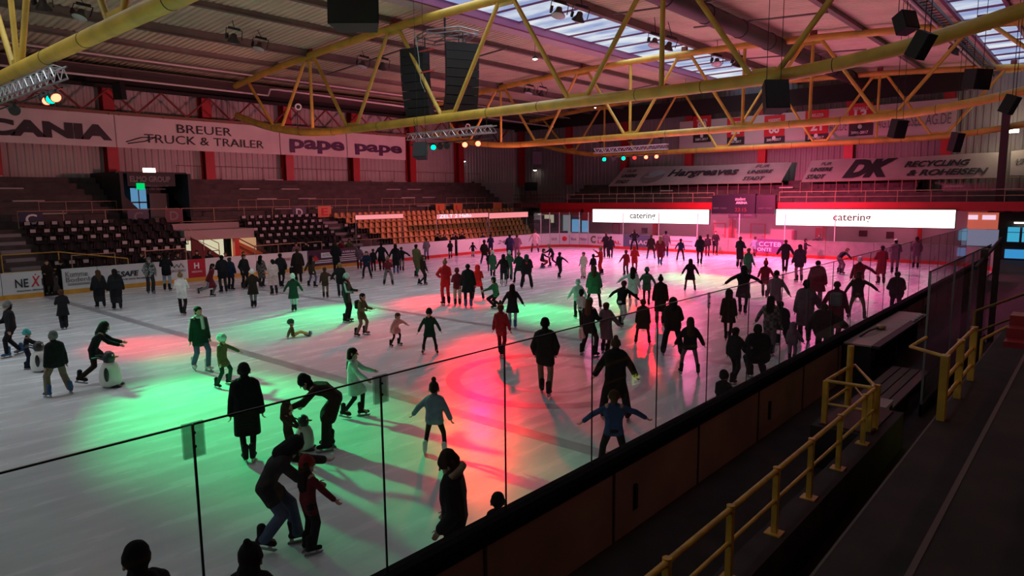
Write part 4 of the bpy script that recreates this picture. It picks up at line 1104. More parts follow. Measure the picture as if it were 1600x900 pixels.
# counter and benches behind the end boards
tag(MB().box(52.0, 52.6, YG(1390), YG(1300), 0.0, 0.98).box(51.9, 52.7, YG(1392), YG(1298), 0.98, 1.05).obj('counter', mat('pale counter', (0.42, 0.34, 0.3), 0.6)), 'long pale counter under the right bright screen behind the end boards', 'counter')
tag(MB().box(52.2, 52.7, YG(1080), YG(1050), 0.0, 1.02).box(52.1, 52.8, YG(1084), YG(1046), 1.02, 1.08).obj('counter', mat('pale counter', (0.42, 0.34, 0.3), 0.6)), 'short counter under the left bright screen behind the end boards', 'counter')

# bright screens
SCREEN1 = emission('bright warm screen', (1.0, 0.97, 0.86), 2.6)
SCREENP = emission('bright pale screen', (1.0, 0.97, 0.93), 2.6)
def screen(px0, px1, py0, py1, tx0, tx1, m, label):
    a, b = YG(px1), YG(px0); z0, z1 = ZG((px0 + px1) / 2, py1), ZG((px0 + px1) / 2, py0)
    t = thing('lit_panel', label, 'screen', (GX - .2, (a + b) / 2, z0), 0, 'catering screens')
    MB().box(GX - .28, GX - .1, a - .05, b + .05, z0 - .05, z1 + .05).obj('screen_frame', FRAME, t)
    MB().box(GX - .3, GX - .285, a, b, z0, z1).obj('screen_face', m, t)
    k = (z1 - z0)
    text('catering', mat('grey screen print', (0.10, 0.10, 0.10), 0.6), (GX - .315, YG(tx0), z0 + k * .18), ENDR, ZU, YG(tx0) - YG(tx1), k * .58, 'screen_lettering', t, bold=0.018)
    n = 9; pts = []
    for i in range(n * 6 + 1):
        u = i / (n * 6); yy = b - .4 - (b - a - .8) * u; s = math.sin(u * n * PI) ** 2
        pts.append((GX - .36, yy, z1 - .12 - .12 * s))
    MB().tube(pts, 0.008, 4).obj('light_string', INKG, t)
    bl = MB()
    for i in range(0, n * 6 + 1, 6): bl.ball((pts[i][0], pts[i][1], pts[i][2] - .03), 0.03, n=6, m=4)
    bl.obj('string_bulbs', INKR, t)
    return t
screen(929, 1110, 327.3, 348.3, 987, 1027, SCREENP, 'bright white screen with the word catering, left of the scoreboard')
screen(1215, 1494, 327.5, 353.8, 1304, 1363, SCREEN1, 'longer bright cream screen with the word catering, right of the scoreboard')
# string of lights right of the screen
MB_pts = [(GX - .07, YG(1494) - .2 - i * .25, 3.34 - .12 * math.sin(i * .9) ** 2) for i in range(14)]
tag(MB().tube(MB_pts, 0.012, 4).obj('light_string', INKR), 'sagging light string right of the longer bright screen', 'light string')

# scoreboard
a, b = YG(1214), YG(1116); z0, z1 = ZG(1165, 341), ZG(1165, 303)
SCB = mat('dark violet scoreboard', (0.010, 0.010, 0.022), 0.45)
t = thing('scoreboard', 'dark violet scoreboard hanging between the two bright screens', 'scoreboard', (GX - .4, (a + b) / 2, z0))
c0, c1 = YG(1184), YG(1143)
MB().box(GX - .5, GX - .15, a, c0 - .03, z0 + .3, z1 - .1).obj('score_panel', SCB, t)
MB().box(GX - .5, GX - .15, c1 + .03, b, z0 + .3, z1 - .1).obj('score_panel', SCB, t)
MB().box(GX - .6, GX - .15, c0, c1, z0, z1).obj('clock_panel', SCB, t)
text('student', INKW, (GX - .62, YG(1153), z1 - .52), ENDR, ZU, 0.85, 0.26, 'score_lettering', t); text('ARENA', INKW, (GX - .62, YG(1154), z1 - .80), ENDR, ZU, 0.95, 0.2, 'score_lettering', t, bold=0.03)
text('23:15', mat('dim red digits', (0.2, 0.02, 0.03), 0.5, emit=(0.5, 0.03, 0.06), strength=0.25), (GX - .62, YG(1153), z0 + .55), ENDR, ZU, 0.95, 0.3, 'score_digits', t)
for px, s in ((1118, 'HEIM'), (1130, 'FOULS'), (1188, 'GAST'), (1200, 'FOULS')): text(s, INKG, (GX - .515, YG(px), z0 + .75), ENDR, ZU, 0.5, 0.13, 'score_lettering', t)
for px in (1146, 1168): text('POWER', INKG, (GX - .62, YG(px), z0 + .2), ENDR, ZU, 0.6, 0.12, 'score_lettering', t)
for yy in (a + .3, b - .3): MB().tube([(GX - .3, yy, z1), (GX - .3, yy, 5.0)], 0.03, 6).obj('hanger', FRAME, t)

# gallery rails
railing('gallery_rail', 'red-lit rail on the gallery edge above the left bright screen', [(GX + .1, y_l - 3.2, 3.9), (GX + .1, YG(1114), 3.9)], 2.0, 0.8, RAILP, 0.028, mids=(0.5,))
railing('gallery_rail', 'red-lit rail on the gallery edge above the right bright screen', [(GX + .1, YG(1216), 3.9), (GX + .1, -1, 3.9)], 2.0, 0.8, RAILP, 0.028, mids=(0.5,))
railing('gallery_rail', 'dim rail on the gallery left of the bright screens', [(GX + .5, 49, 3.9), (GX + .5, y_l - 3.0, 3.9)], 2.0, 0.8, RUST, 0.028, mids=(0.5,))
mb = MB()
for i in range(5): mb.box(56.6 + .8 * i, 60.6, 11.0, 42.0, 3.86, 3.86 + .36 * (i + 1))
mb.box(56.6, 60.6, -4, 11.0, 3.86, 4.6)
struct(mb.obj('floor_terrace_end', CONCSTAND))
railing('terrace_rail', 'close-barred rail below the slanted logo banner', [(58.0, at_x(952, 300, 58).y, 4.55), (58.0, at_x(1222, 300, 58).y, 4.55)], 0.95, 0.95, RAILP, 0.022, mids=())
railing('terrace_rail', 'close-barred rail below the slanted banner with two huge letters', [(58.0, at_x(1250, 300, 58).y, 4.55), (58.0, at_x(1600, 300, 58).y, 4.55)], 0.95, 0.95, RAILP, 0.022, mids=())
for px, py in ((1040, 298), (1228, 293), (1490, 291)):
    p = at_x(px, py, 57.5)
    tag(MB().box(57.5, 57.85, p.y - .55, p.y + .55, p.z - .06, p.z + .06).obj('stair_step', BENCHW), 'pale plank step in a stairway of the end terrace', 'step', 'pale steps of the end terrace')

# slanted banners over the end terrace
def sloped_banner(bl, br, tr, tl, label, m=BANNERD):
    """corners as pixels; bottom edge lies nearer than the top edge"""
    A, B = at_x(*bl, 58.1), at_x(*br, 58.1); Cc, D = at_x(*tr, 59.9), at_x(*tl, 59.9)
    t = thing('terrace_banner', label, 'banner', (A + B) / 2, 0, 'slanted terrace banners')
    n = 12; vs = []; fs = []
    for i in range(n + 1):
        u = i / n
        for j in range(5):
            v = j / 4; p = (A.lerp(B, u)).lerp(D.lerp(Cc, u), v); vs.append(p + Vector((0, 0, -.04 * math.sin(u * 9 + v * 3))))
    for i in range(n):
        for j in range(4): a = i * 5 + j; fs.append((a, a + 5, a + 6, a + 1))
    L = len(vs); vs += [v + Vector((.02, 0, -.02)) for v in vs]; fs += [tuple(L + q for q in f[::-1]) for f in fs]
    MB().add(vs, fs).obj('cloth', m, t, True)
    right = (B - A).normalized(); up = ((D + Cc) / 2 - (A + B) / 2); up = (up - right * up.dot(right))
    def write(body, mm, u0, u1, v0, v1, **k):
        o = A + (B - A) * u0 + up * v0 + right.cross(up.normalized()) * 0.06
        return text(body, mm, o, right, up.normalized(), (B - A).length * (u1 - u0), up.length * (v1 - v0), 'banner_lettering', t, **k)
    return t, write, A, B, up
t, wr, A, B, up = sloped_banner((950, 291), (1220, 285), (1238, 254), (975, 262), 'slanted terrace banner with a round logo and one long dark word')
wr('FUR', INK, 0.08, 0.14, .74, .88, slant=.3); wr('UNSERE', INK, 0.06, 0.16, .45, .62, slant=.3, bold=.03); wr('STADT', INK, 0.04, 0.13, .12, .3, slant=.3, bold=.03)
wr('FUR', INK, 0.84, 0.91, .74, .88, slant=.3); wr('UNSERE', INK, 0.81, 0.94, .45, .62, slant=.3, bold=.03); wr('STADT', INK, 0.80, 0.91, .12, .3, slant=.3, bold=.03)
wr('Hargreaves', INK, 0.36, 0.76, .32, .80, slant=.3, bold=.03)
right = (B - A).normalized(); un = up.normalized(); nn = right.cross(un)
def disc(cu, cv, ru, rv, m, z=.06):
    c = A + (B - A) * cu + up * cv + nn * z
    pts = [c + right * ru * math.cos(a * PI / 12) + un * rv * math.sin(a * PI / 12) + right * .4 * rv * math.sin(a * PI / 12) for a in range(24)]
    return MB().prism(pts, nn * .012).obj('round_logo', m, t)
disc(.265, .45, 1.15, .85, INKG); disc(.285, .62, .85, .42, mat('pale blue logo', (0.25, 0.33, 0.36), 0.6), .075); disc(.25, .42, .7, .16, BANNERD, .09)
t, wr, A, B, up = sloped_banner((1252, 284), (1560, 277), (1575, 238), (1268, 251), 'slanted terrace banner with two huge dark letters')
wr('FUR', INK, .08, .14, .72, .86, slant=.3); wr('UNSERE', INK, .03, .16, .44, .62, slant=.3, bold=.03); wr('STADT', INK, .02, .13, .1, .3, slant=.3, bold=.03)
wr('DK', INK, .23, .50, .1, .93, slant=.35, bold=.07)
wr('RECYCLING', INK, .545, .86, .50, .76, slant=.3, bold=.03); wr('& ROHEISEN', INK, .57, .95, .12, .38, slant=.3, bold=.03)
t, wr, A, B, up = sloped_banner((1578, 274), (1760, 268), (1760, 225), (1580, 236), 'slanted terrace banner cut by the right edge of the picture')
wr('UNSERE', INK, .03, .3, .44, .62, slant=.3, bold=.03)

# hangings with numbers at the end wall
HX = 60.22
YH = lambda px, py=200: at_x(px, py, HX).y
ZH = lambda px, py: at_x(px, py, HX).z
def sheet(px0, px1, py0, py1, X, m, name, t):
    a, b = at_x(px1, (py0 + py1) / 2, X).y, at_x(px0, (py0 + py1) / 2, X).y
    z0, z1 = at_x((px0 + px1) / 2, py1, X).z, at_x((px0 + px1) / 2, py0, X).z
    MB().box(X, X + .02, a, b, z0, z1).obj(name, m, t)
    return a, b, z0, z1
t = thing('end_hanging', 'long pale hanging with dark letters behind the red number banners', 'banner', at_x(1280, 220, 60.22))
a, b, z0, z1 = sheet(1062, 1494, 172, 224, 60.27, mat('pale pink hanging', (0.50, 0.42, 0.42), 0.7), 'cloth', t)
for k in range(6):
    yy = a + .4 + (b - a - .8) * k / 5; MB().tube([(60.23, yy, z1 - .1), (60.95, yy, z1 + .1)], .02, 5).obj('tie', BLACK, t)
H4 = lambda px: at_x(px, 190, 60.22).y
for s, p0, p1 in (('AG.DE', 1296, 1324), ('AG.DE', 1370, 1400), ('RGSEL', 1408, 1440), ('AG.DE', 1446, 1486)):
    text(s, INKG, (60.26, H4(p0), ZH(1450, 190) - .25), ENDR, ZU, H4(p0) - H4(p1), .8, 'banner_lettering', t)
REDJ = mat('red banner cloth', (0.55, 0.012, 0.02), 0.6); BLKJ = mat('black banner cloth', (0.02, 0.015, 0.02), 0.6)
for px0, px1, py0, pym, py1, num, nm, lab in ((1083, 1111, 181, 209, 222, '80', 'WALSER', 'red and black banner with number 80, left of five'),
        (1136, 1163, 184, 214, 226, '22', 'KOHMANN', 'second from left of five red and black number banners'),
        (1194, 1226, 180, 213, 223, '88', 'WARDEWITZ', 'middle of five red and black number banners'),
        (1258, 1294, 172, 209, 220, '21', 'KREUZER', 'fourth from left of five red and black number banners'),
        (1326, 1364, 161, 193, 212, '13', 'SEEWALD', 'right of five red and black number banners')):
    t = thing('number_banner', lab, 'banner', (HX, YH((px0 + px1) / 2), ZH(px0, py1)), 0, 'number banners')
    a, b, z0, z1 = sheet(px0, px1, py0, pym, HX, REDJ, 'red_cloth', t)
    a2, b2, z2, z3 = sheet(px0, px1, pym, py1, HX, BLKJ, 'black_cloth', t)
    w = b - a
    text(nm, INKW, (HX - .02, b - w * .2, z1 - .55), ENDR, ZU, w * .6, .25, 'banner_lettering', t)
    text(num, INKW, (HX - .02, b - w * .25, z0 + .25), ENDR, ZU, w * .5, .85, 'banner_number', t, bold=.03)
    MB().ball((HX - .01, (a + b) / 2, z2 + .75 * (z3 - z2)), .16, .12, 1, 1.1, 8, 6).obj('emblem', INKW, t)
    text('2001-2017', INKW, (HX - .02, b - w * .15, z2 + .15), ENDR, ZU, w * .7, .22, 'banner_lettering', t, bold=.02)
# dark windows and fixtures on the end wall
for n, (px0, px1, py0, py1) in enumerate(((728, 750, 232, 247), (758, 780, 232, 247), (820, 839, 285, 298))):
    a, b = at_x(px1, 240, 60.9).y, at_x(px0, 240, 60.9).y
    w = struct(MB().box(60.86, 60.95, a, b, at_x(px0, py1, 60.9).z, at_x(px0, py0, 60.9).z).obj(f'window_{10 + n}', FRAME)); w['label'] = 'dark window high on the end wall near the corner'
struct(MB().prism([(60.6, at_x(787, 240, 60.8).y, 4.6), (60.6, at_x(787, 240, 60.8).y, 9.5), (60.6, at_x(806, 240, 60.8).y, 9.5), (60.6, at_x(806, 240, 60.8).y, 4.6)], (.3, 0, 0)).obj('wall_niche', mat('dark niche', (0.05, 0.02, 0.03), 0.8)))
struct(MB().box(53.5, 53.6, 46.5, 51.9, 3.0, 6.0).obj('wall_stand_end', WALLDARK))
# right end under the gallery: blue windows and dark recess
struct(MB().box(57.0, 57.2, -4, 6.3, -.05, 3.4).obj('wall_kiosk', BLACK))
K = lambda px, py: at_x(px, py, 56.9)
for n, (py0, py1) in enumerate(((355, 378), (390, 404), (408, 421))):
    z0, z1 = K(1590, py1).z, K(1590, py0).z
    w = struct(MB().box(56.88, 56.95, K(1680, 380).y, K(1573 if n == 0 else 1571, 380).y, z0, z1).obj(f'window_{14 + n}', emission('blue kiosk pane ' + str(n), ((0.06, 0.46, 0.72), (0.05, 0.34, 0.72), (0.02, 0.17, 0.42))[n], 0.8)))
    w['label'] = 'blue daylight window band at the right edge, ' + ('top', 'middle', 'bottom')[n]
    MB().box(56.84, 56.88, K(1680, 380).y, K(1570, 380).y, z0 - .12, z0).obj('window_sill', NAVY, w)
    if n == 0: MB().box(56.83, 56.87, K(1680, 380).y, K(1570, 380).y, z0 + .62, z0 + .66).box(56.83, 56.87, K(1596, 380).y, K(1592, 380).y, z0, z1).obj('window_bars', NAVY, w)
w = struct(MB().box(56.9, 56.95, K(1558, 370).y, K(1510, 370).y, K(1530, 358).z, K(1530, 332).z).obj('window_18', mat('orange reflection', (0.6, 0.2, 0.12), 0.6, emit=(1.0, 0.22, 0.14), strength=0.4))); w['label'] = 'glowing orange panel for a reflection right of the longer bright screen'  # glowing panel stands in for a reflection of lit windows
for px0, px1 in ((1513, 1528), (1535, 1556)):
    MB().box(56.85, 56.9, K(px1, 340).y, K(px0, 340).y, K(1530, 343).z, K(1530, 336).z).obj('window_pane', emission('pink white reflection', (1.0, 0.7, 0.9), 0.9), w)
w = struct(MB().box(56.9, 56.95, K(1560, 370).y, K(1503, 370).y, K(1530, 384).z, K(1530, 358.5).z).obj('window_19', mat('grey blue pane', (0.2, 0.2, 0.3), 0.3, emit=(0.25, 0.28, 0.42), strength=0.5))); w['label'] = 'dim grey blue window behind the glass at the right'
p = K(1594, 348)
t = thing('strip_lamp', 'small lit strip lamp above the blue window band at the right edge', 'lamp', p); MB().box(p.x - .3, p.x - .2, p.y - .5, p.y + .3, p.z - .04, p.z + .04).obj('lamp_face', DL, t); MB().box(p.x - .3, p.x - .1, p.y - .52, p.y + .32, p.z + .04, p.z + .1).obj('lamp_box', STEEL, t)
p = at_x(1578, 205, 59.5)
t = thing('wall_lamp', 'lit lamp on the end wall at the right edge of the picture', 'lamp', p); MB().box(p.x, p.x + .1, p.y - .5, p.y + .45, p.z - .12, p.z + .12).obj('lamp_face', DL, t); MB().box(p.x + .1, 61, p.y - .1, p.y + .1, p.z - .05, p.z + .05).obj('bracket', STEEL, t)
l = bpy.data.lights.new('wall_lamp', 'POINT'); l.energy = 120; l.color = (1, 0.8, 0.5); l.shadow_soft_size = 0.2
lo = bpy.data.objects.new('wall_lamp', l); lo.location = (p.x - .3, p.y, p.z); COL.objects.link(lo)
q = at_x(1566, 250, 56)
struct(MB().box(56.0, 56.35, q.y - .22, q.y + .22, 3.86, 11).obj('trim_8', mat('dark red end column', (0.05, 0.012, 0.016), 0.6)))

# ------------------------------------------------------------------ near boards and glass
NY = 4.75
t = thing('rink_board', 'near rink boards with black cap and brown backing, running along the stand', 'rink board', (10, 4.65, 0))
MB().box(-10, 43.2, 4.60, 4.66, -0.05, 0.94).obj('board_backing', BEIGE, t)
MB().box(-10, 43.2, 4.68, 4.76, 0.02, 1.1).obj('board_face', BOARDW, t)
mb = MB().prism([(-10, 4.57, 0.93), (-10, 4.57, 1.06), (-10, 4.61, 1.12), (-10, 4.78, 1.12), (-10, 4.82, 1.06), (-10, 4.82, 0.93)], (53.2, 0, 0)); mb.obj('cap_rail', RUBBER, t)
for k in range(22):
    x = -9.9 + 2.45 * k; MB().box(x - .02, x + .02, 4.585, 4.60, -.05, .93).obj('seam', mat('dark seam', (0.06, 0.045, 0.04), 0.8), t)
    if k % 2: MB().box(x + .5, x + .56, 4.56, 4.60, .25, .6).obj('latch', BLACK, t)
EDGE = mat('dark glass edge', (0.01, 0.02, 0.02), 0.3)
CLAMP = clear_glass('plastic clamp', (0.75, 0.8, 0.78), 0.12, 0.4)
PW = 1.63
for k in range(-4, 21):
    x0 = 1.98 + PW * k; x1 = x0 + PW
    nm = {-1: 'leftmost in view', 0: 'between the two clear plastic clamps', 1: 'just right of the second clear clamp'}.get(k)
    lab = 'clear glass pane on the near boards' + (', ' + nm if nm else ', ' + ('%s to the right of the second clear clamp' % ['', '', 'second', 'third', 'fourth', 'fifth', 'sixth', 'seventh', 'eighth', 'ninth', 'tenth', '11th', '12th', '13th', '14th', '15th', '16th', '17th', '18th', '19th', '20th'][k] if k > 1 else 'outside the left edge'))
    t = thing('glass_panel', lab, 'glass panel', (x0, 4.69, 1.12), 0, 'near rink glass panes')
    MB().box(x0 + .008, x1 - .008, 4.684, 4.696, 1.12, 2.95).obj('pane', GLASS, t)
    MB().box(x0 + .008, x1 - .008, 4.682, 4.698, 2.95, 2.962).box(x1 - .008, x1 + .008, 4.684, 4.696, 1.12, 2.955).obj('edge_seal', EDGE, t)
    if k in (-1, 0, 4, 6):
        big = k in (-1, 0)
        s = 0.075 if big else 0.03
        MB().box(x1 - s, x1 + s, 4.675, 4.682, 2.72, 2.97).box(x1 - s, x1 + s, 4.698, 4.705, 2.72, 2.97).obj('clamp', CLAMP, t)
        MB().ball((x1, 4.67, 2.90), .012, n=8, m=6).ball((x1, 4.67, 2.80), .012, n=8, m=6).obj('bolt', BLACK, t)

# ------------------------------------------------------------------ near stand
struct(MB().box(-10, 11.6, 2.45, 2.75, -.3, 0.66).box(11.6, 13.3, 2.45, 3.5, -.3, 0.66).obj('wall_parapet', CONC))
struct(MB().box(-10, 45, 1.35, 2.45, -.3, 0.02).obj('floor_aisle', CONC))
mb = MB()
for i, (y, z) in enumerate(((1.35, 1.9), (0.69, 2.4), (0.03, 2.9), (-.63, 3.4), (-1.3, 3.9))):
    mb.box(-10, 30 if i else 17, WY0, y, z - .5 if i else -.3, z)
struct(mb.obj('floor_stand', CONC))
EDGEL = mat('worn pale edge', (0.13, 0.085, 0.085), 0.8)
struct(MB().box(-10, 30, 0.66, 0.695, 2.385, 2.405).obj('trim_9', EDGEL)); struct(MB().box(-10, 30, 0.0, 0.035, 2.885, 2.905).obj('trim_10', EDGEL))
struct(MB().box(-10, 17, 1.335, 1.355, 1.885, 1.902).obj('trim_11', mat('dim step edge', (0.11, 0.08, 0.08), 0.8)))
# yellow railing on the parapet with posts and base plates
t = thing('guard_rail', 'long yellow guard rail on the parapet in the foreground', 'railing', (6, 2.6, .66))
MB().tube([(0.5, 2.6, 1.41), (11.75, 2.6, 1.41)], 0.03, 10).obj('top_rail', YELRAIL, t, True)
MB().tube([(0.5, 2.6, 1.06), (11.75, 2.6, 1.06)], 0.022, 10).obj('mid_rail', YELRAIL, t, True)
for x in (1.35, 2.55, 3.75, 4.95, 6.25, 7.5, 8.7, 9.93, 11.2):
    mb = MB().box(x - .035, x + .035, 2.57, 2.63, .66, 1.40); mb.tube([(x, 2.6, 1.37), (x, 2.6, 1.45)], .042, 10); mb.obj('post', YELRAIL, t)
    MB().box(x - .09, x + .09, 2.51, 2.69, .66, .675).obj('base_plate', YELRAIL, t)
# yellow cage around the landing
t = thing('stair_cage', 'yellow rail cage around the landing at the far end of the guard rail', 'railing', (12.3, 3.0, .66))
A, Bq, Cq, D = (11.78, 3.34), (13.12, 3.30), (13.12, 2.66), (11.8, 2.66)
for n, (x, y) in (('post', A), ('post', D), ('post', (12.05, 2.62))): MB().box(x - .045, x + .045, y - .04, y + .04, .66, 1.41).obj(n, YELRAIL, t)
MB().tube([(13.0, 3.30, .66), (13.0, 3.30, 1.80)], .055, 12).obj('tall_post', YELRAIL, t, True)
for z, r in ((1.41, .03), (1.02, .024)):
    MB().tube([(*A, z), (13.0, 3.31, z), (13.2, 3.26, z), (12.1, 2.7, z - .02), (11.78, 2.63, z)], r, 8).obj('side_rail', YELRAIL, t, True)
    MB().tube([(*A, z), (*D, z)], r, 8).obj('end_rail', YELRAIL, t, True)
MB().box(11.7, 13.2, 2.6, 3.4, .661, .69).obj('landing_plate', mat('dull red plate', (0.07, 0.018, 0.018), 0.7), t)
# second yellow guard on the step edge
t = thing('guard_rail', 'short yellow guard rail standing on the step at the right', 'railing', (10, 1.3, 1.9))
for x, w in ((9.0, .07), (10.1, .035), (11.2, .045)): MB().box(x - w, x + w, 1.24, 1.32, 1.9, 2.66).obj('post', YELRAIL, t)
for z in (2.64, 2.36, 2.12): MB().tube([(9.0, 1.28, z), (11.2, 1.28, z)], .024, 8).obj('rail', YELRAIL, t, True)
MB().tube([(9.0, 1.28, 2.64), (9.35, 1.7, 2.64), (10.3, 1.7, 2.6)], .022, 8).obj('rail', YELRAIL, t, True)
# timekeeper desk behind the boards
t = thing('desk', 'long grey desk top behind the near boards, seen past the glass', 'desk', (20, 4.3, 0))
MB().box(17.3, 23.0, 3.95, 4.56, 0.93, 0.97).obj('desk_top', mat('grey desk top', (0.34, 0.29, 0.25), 0.5, 0, 0.15, 3), t)
for x in (17.5, 20.2, 22.8): MB().box(x - .04, x + .04, 4.0, 4.5, -.05, .93).obj('leg', FRAME, t)
MB().box(17.3, 23.0, 4.5, 4.56, .3, .93).obj('modesty_panel', BLACK, t)
lum = MB()
t2 = thing('desk_lamp', 'small brown desk lamp with dark arm lying on the grey desk', 'lamp', (19.2, 4.3, .97))
MB().ball((19.6, 4.28, 1.03), .13, 1.5, 1, .5, 12, 8).obj('lamp_head', mat('brown lamp', (0.30, 0.18, 0.07), 0.4), t2, True)
MB().tube([(19.5, 4.3, 1.03), (18.8, 4.36, 1.05), (18.2, 4.42, .99)], .025, 6).obj('lamp_arm', BLACK, t2)
for k in range(4):
    x = 21.4 + .35 * k
    tag(MB().lathe([(.05, 0), (.05, .03), (.03, .05)], (x, 3.86, .97), 10).obj('puck', ALU), 'small shiny knob along the far edge of the grey desk', 'knob', 'desk edge knobs')
MB_ = MB().box(17.3, 23.0, 3.78, 3.95, .90, .965); tag(MB_.obj('desk_ledge', BLACK), 'black ledge along the back of the grey desk', 'ledge')
# glass wall of the penalty box
for k, (x0, x1, lab) in enumerate(((15.7, 18.6, 'reflecting glass wall of the players box, nearest pane'), (18.62, 21.4, 'reflecting glass wall of the players box, middle pane'), (21.42, 25.0, 'reflecting glass wall of the players box, far pane'))):
    t = thing('glass_panel', lab, 'glass panel', (x0, 2.6, 0), 0, 'players box glass')
    MB().box(x0, x1, 2.594, 2.606, 0.2, 2.93).obj('pane', BOXGLASS, t)
    MB().box(x0, x0 + .03, 2.58, 2.62, -.05, 2.95).obj('post', STEEL, t)
    MB().box(x0, x1, 2.57, 2.63, -.05, .2).obj('base_board', CONC, t)
    MB().box(x0, x1, 2.585, 2.615, 2.93, 2.955).obj('top_rail', FRAME if k else EDGE, t)
for x, lab in ((22.0, 'dark brown post at the players box, nearer one'), (24.9, 'dark brown post at the players box, farther one')):
    tag(MB().box(x - .09, x + .09, 2.35, 2.5, -.05, 3.0).obj('wooden_post', mat('dark brown post', (0.05, 0.025, 0.02), 0.6)), lab, 'post')
tag(MB().tube([(20.5, 2.42, 2.62), (25.6, 2.42, 3.1)], .05, 8).obj('hand_rail', FRAME), 'thick dark hand rail rising over the brown posts', 'railing')
# bench in the box and small stool
t = thing('bench', 'low wooden bench with pinkish planks below the grey desk', 'bench', (15, 3.2, 0))
for k in range(4): MB().box(13.9, 18.0, 2.85 + .2 * k, 3.02 + .2 * k, .36, .40).obj('plank', mat('pinkish plank', (0.11, 0.055, 0.055), 0.7), t)
for x in (14.2, 16, 17.8): MB().box(x - .04, x + .04, 2.9, 3.6, -.05, .36).obj('leg', BLACK, t)
t = thing('stool', 'small pale-topped stool beside the low bench', 'stool', (13.7, 2.9, 0))
MB().box(13.35, 13.95, 2.75, 3.0, .62, .68).obj('seat', mat('pale stool top', (0.3, 0.24, 0.24), 0.5), t)
for x, y in ((13.4, 2.78), (13.9, 2.78), (13.4, 2.97), (13.9, 2.97)): MB().box(x - .025, x + .025, y - .02, y + .02, -.05, .62).obj('leg', BLACK, t)
# dim things on the right: rails, red stair
railing('hand_rail', 'dim olive hand rail crossing the dark right edge, upper one', [(16.5, 1.9, 1.2), (20.5, 0.4, 1.7)], 2.2, 0.9, mat('olive rail', (0.25, 0.16, 0.03), 0.5), 0.03)
railing('hand_rail', 'dim yellow hand rail crossing the dark right edge, lower one', [(14.2, 1.5, 1.2), (17.5, 0.2, 1.9)], 2.2, 0.75, YELRAIL, 0.025, mids=(.6,))
t = thing('red_stair', 'short red stair with shiny knobs on the dark right stand', 'stair', (11.6, .8, 2.4))
for k in range(3): MB().box(11.3 + .3 * k, 11.7 + .3 * k, .35, .95, 2.4, 2.48 + .14 * k).obj('tread', mat('red stair tread', (0.28, 0.02, 0.03), 0.4), t)
MB().tube([(11.2, .32, 2.5), (12.3, .32, 3.05)], .02, 6).tube([(11.3, .32, 2.4), (11.3, .32, 2.55)], .02, 6).tube([(12.2, .32, 2.4), (12.2, .32, 3.0)], .02, 6).obj('hand_rail', mat('shiny red rail', (0.6, 0.1, 0.12), 0.25), t)
for k in range(3): MB().ball((11.75 + .22 * k, .32, 2.84 + .1 * k), .035, n=8, m=6).obj('knob', ALU, t)
# exit sign low on the front of the near stand; its mirror image shows in the rink glass
p = at_y(990, 590, 8.01)
t = thing('exit_sign', 'lit yellow-green exit sign on the front of the near stand, seen mirrored in the glass', 'sign', (p.x, 1.4, p.z))
GS = emission('lit exit sign', (0.75, 0.9, 0.12), 3.0)
MB().box(p.x - .26, p.x + .26, 1.352, 1.40, p.z - .16, p.z + .16).obj('sign_box', BLACK, t)
mb = MB().box(p.x - .24, p.x - .06, 1.401, 1.41, p.z - .14, p.z + .14)
mb.box(p.x, p.x + .2, 1.401, 1.41, p.z - .025, p.z + .025)
mb.prism([(p.x - .05, 1.401, p.z), (p.x + .04, 1.401, p.z + .1), (p.x + .04, 1.401, p.z - .1)], (0, .009, 0))
mb.box(p.x - .24, p.x + .24, 1.401, 1.41, p.z - .155, p.z - .145).box(p.x - .24, p.x + .24, 1.401, 1.41, p.z + .145, p.z + .155)
mb.obj('lit_arrow', GS, t)

# ------------------------------------------------------------------ people: builders
def capsule(vs, fs, a, b, ra, rb, n=10):
    d = b - a; L = d.length
    z = d / L if L > 1e-6 else Vector((0, 0, 1))
    x = z.orthogonal().normalized(); y = z.cross(x)
    rings = [(a, ra, t) for t in (-80, -45, -15)] + [(b, rb, t) for t in (15, 45, 80)]
    o = len(vs)
    cs = [(math.cos(2 * PI * k / n), math.sin(2 * PI * k / n)) for k in range(n)]
    for c, r, t in rings:
        ct, st = math.cos(R_(t)) * r, math.sin(R_(t)) * r
        q = c + z * st
        for ca, sa in cs: vs.append(q + x * (ca * ct) + y * (sa * ct))
    for i in range(5):
        for k in range(n):
            k2 = (k + 1) % n; fs.append((o + i * n + k, o + i * n + k2, o + (i + 1) * n + k2, o + (i + 1) * n + k))
    fs.append(tuple(o + k for k in reversed(range(n)))); fs.append(tuple(o + 5 * n + k for k in range(n)))
def blob(caps, vox, name, m, smooth=3, cut_z=None):
    """fuse tapered capsules into one continuous skin"""
    vs, fs = [], []
    for c in caps: capsule(vs, fs, *c)
    me = bpy.data.meshes.new(name); me.from_pydata([tuple(v) for v in vs], [], fs); me.update()
    o = bpy.data.objects.new(name, me); TMP.collection.objects.link(o)
    r = o.modifiers.new('r', 'REMESH'); r.mode = 'VOXEL'; r.voxel_size = vox; r.adaptivity = 0
    if smooth:
        sm = o.modifiers.new('s', 'SMOOTH'); sm.iterations = smooth; sm.factor = 0.5
    TVL.update()
    out = bpy.data.meshes.new_from_object(o.evaluated_get(TVL.depsgraph))
    bpy.data.objects.remove(o); bpy.data.meshes.remove(me)
    out.name = name; out.materials.clear(); out.materials.append(m)
    out.polygons.foreach_set('use_smooth', [True] * len(out.polygons))
    return out
def put_mesh(me, name, parent, M=None, m=None):
    o = bpy.data.objects.new(name, me); COL.objects.link(o); o.parent = parent
    if M is not None: o.matrix_local = M
    if m is not None:
        o.material_slots[0].link = 'OBJECT'; o.material_slots[0].material = m
    return o
CL = {}
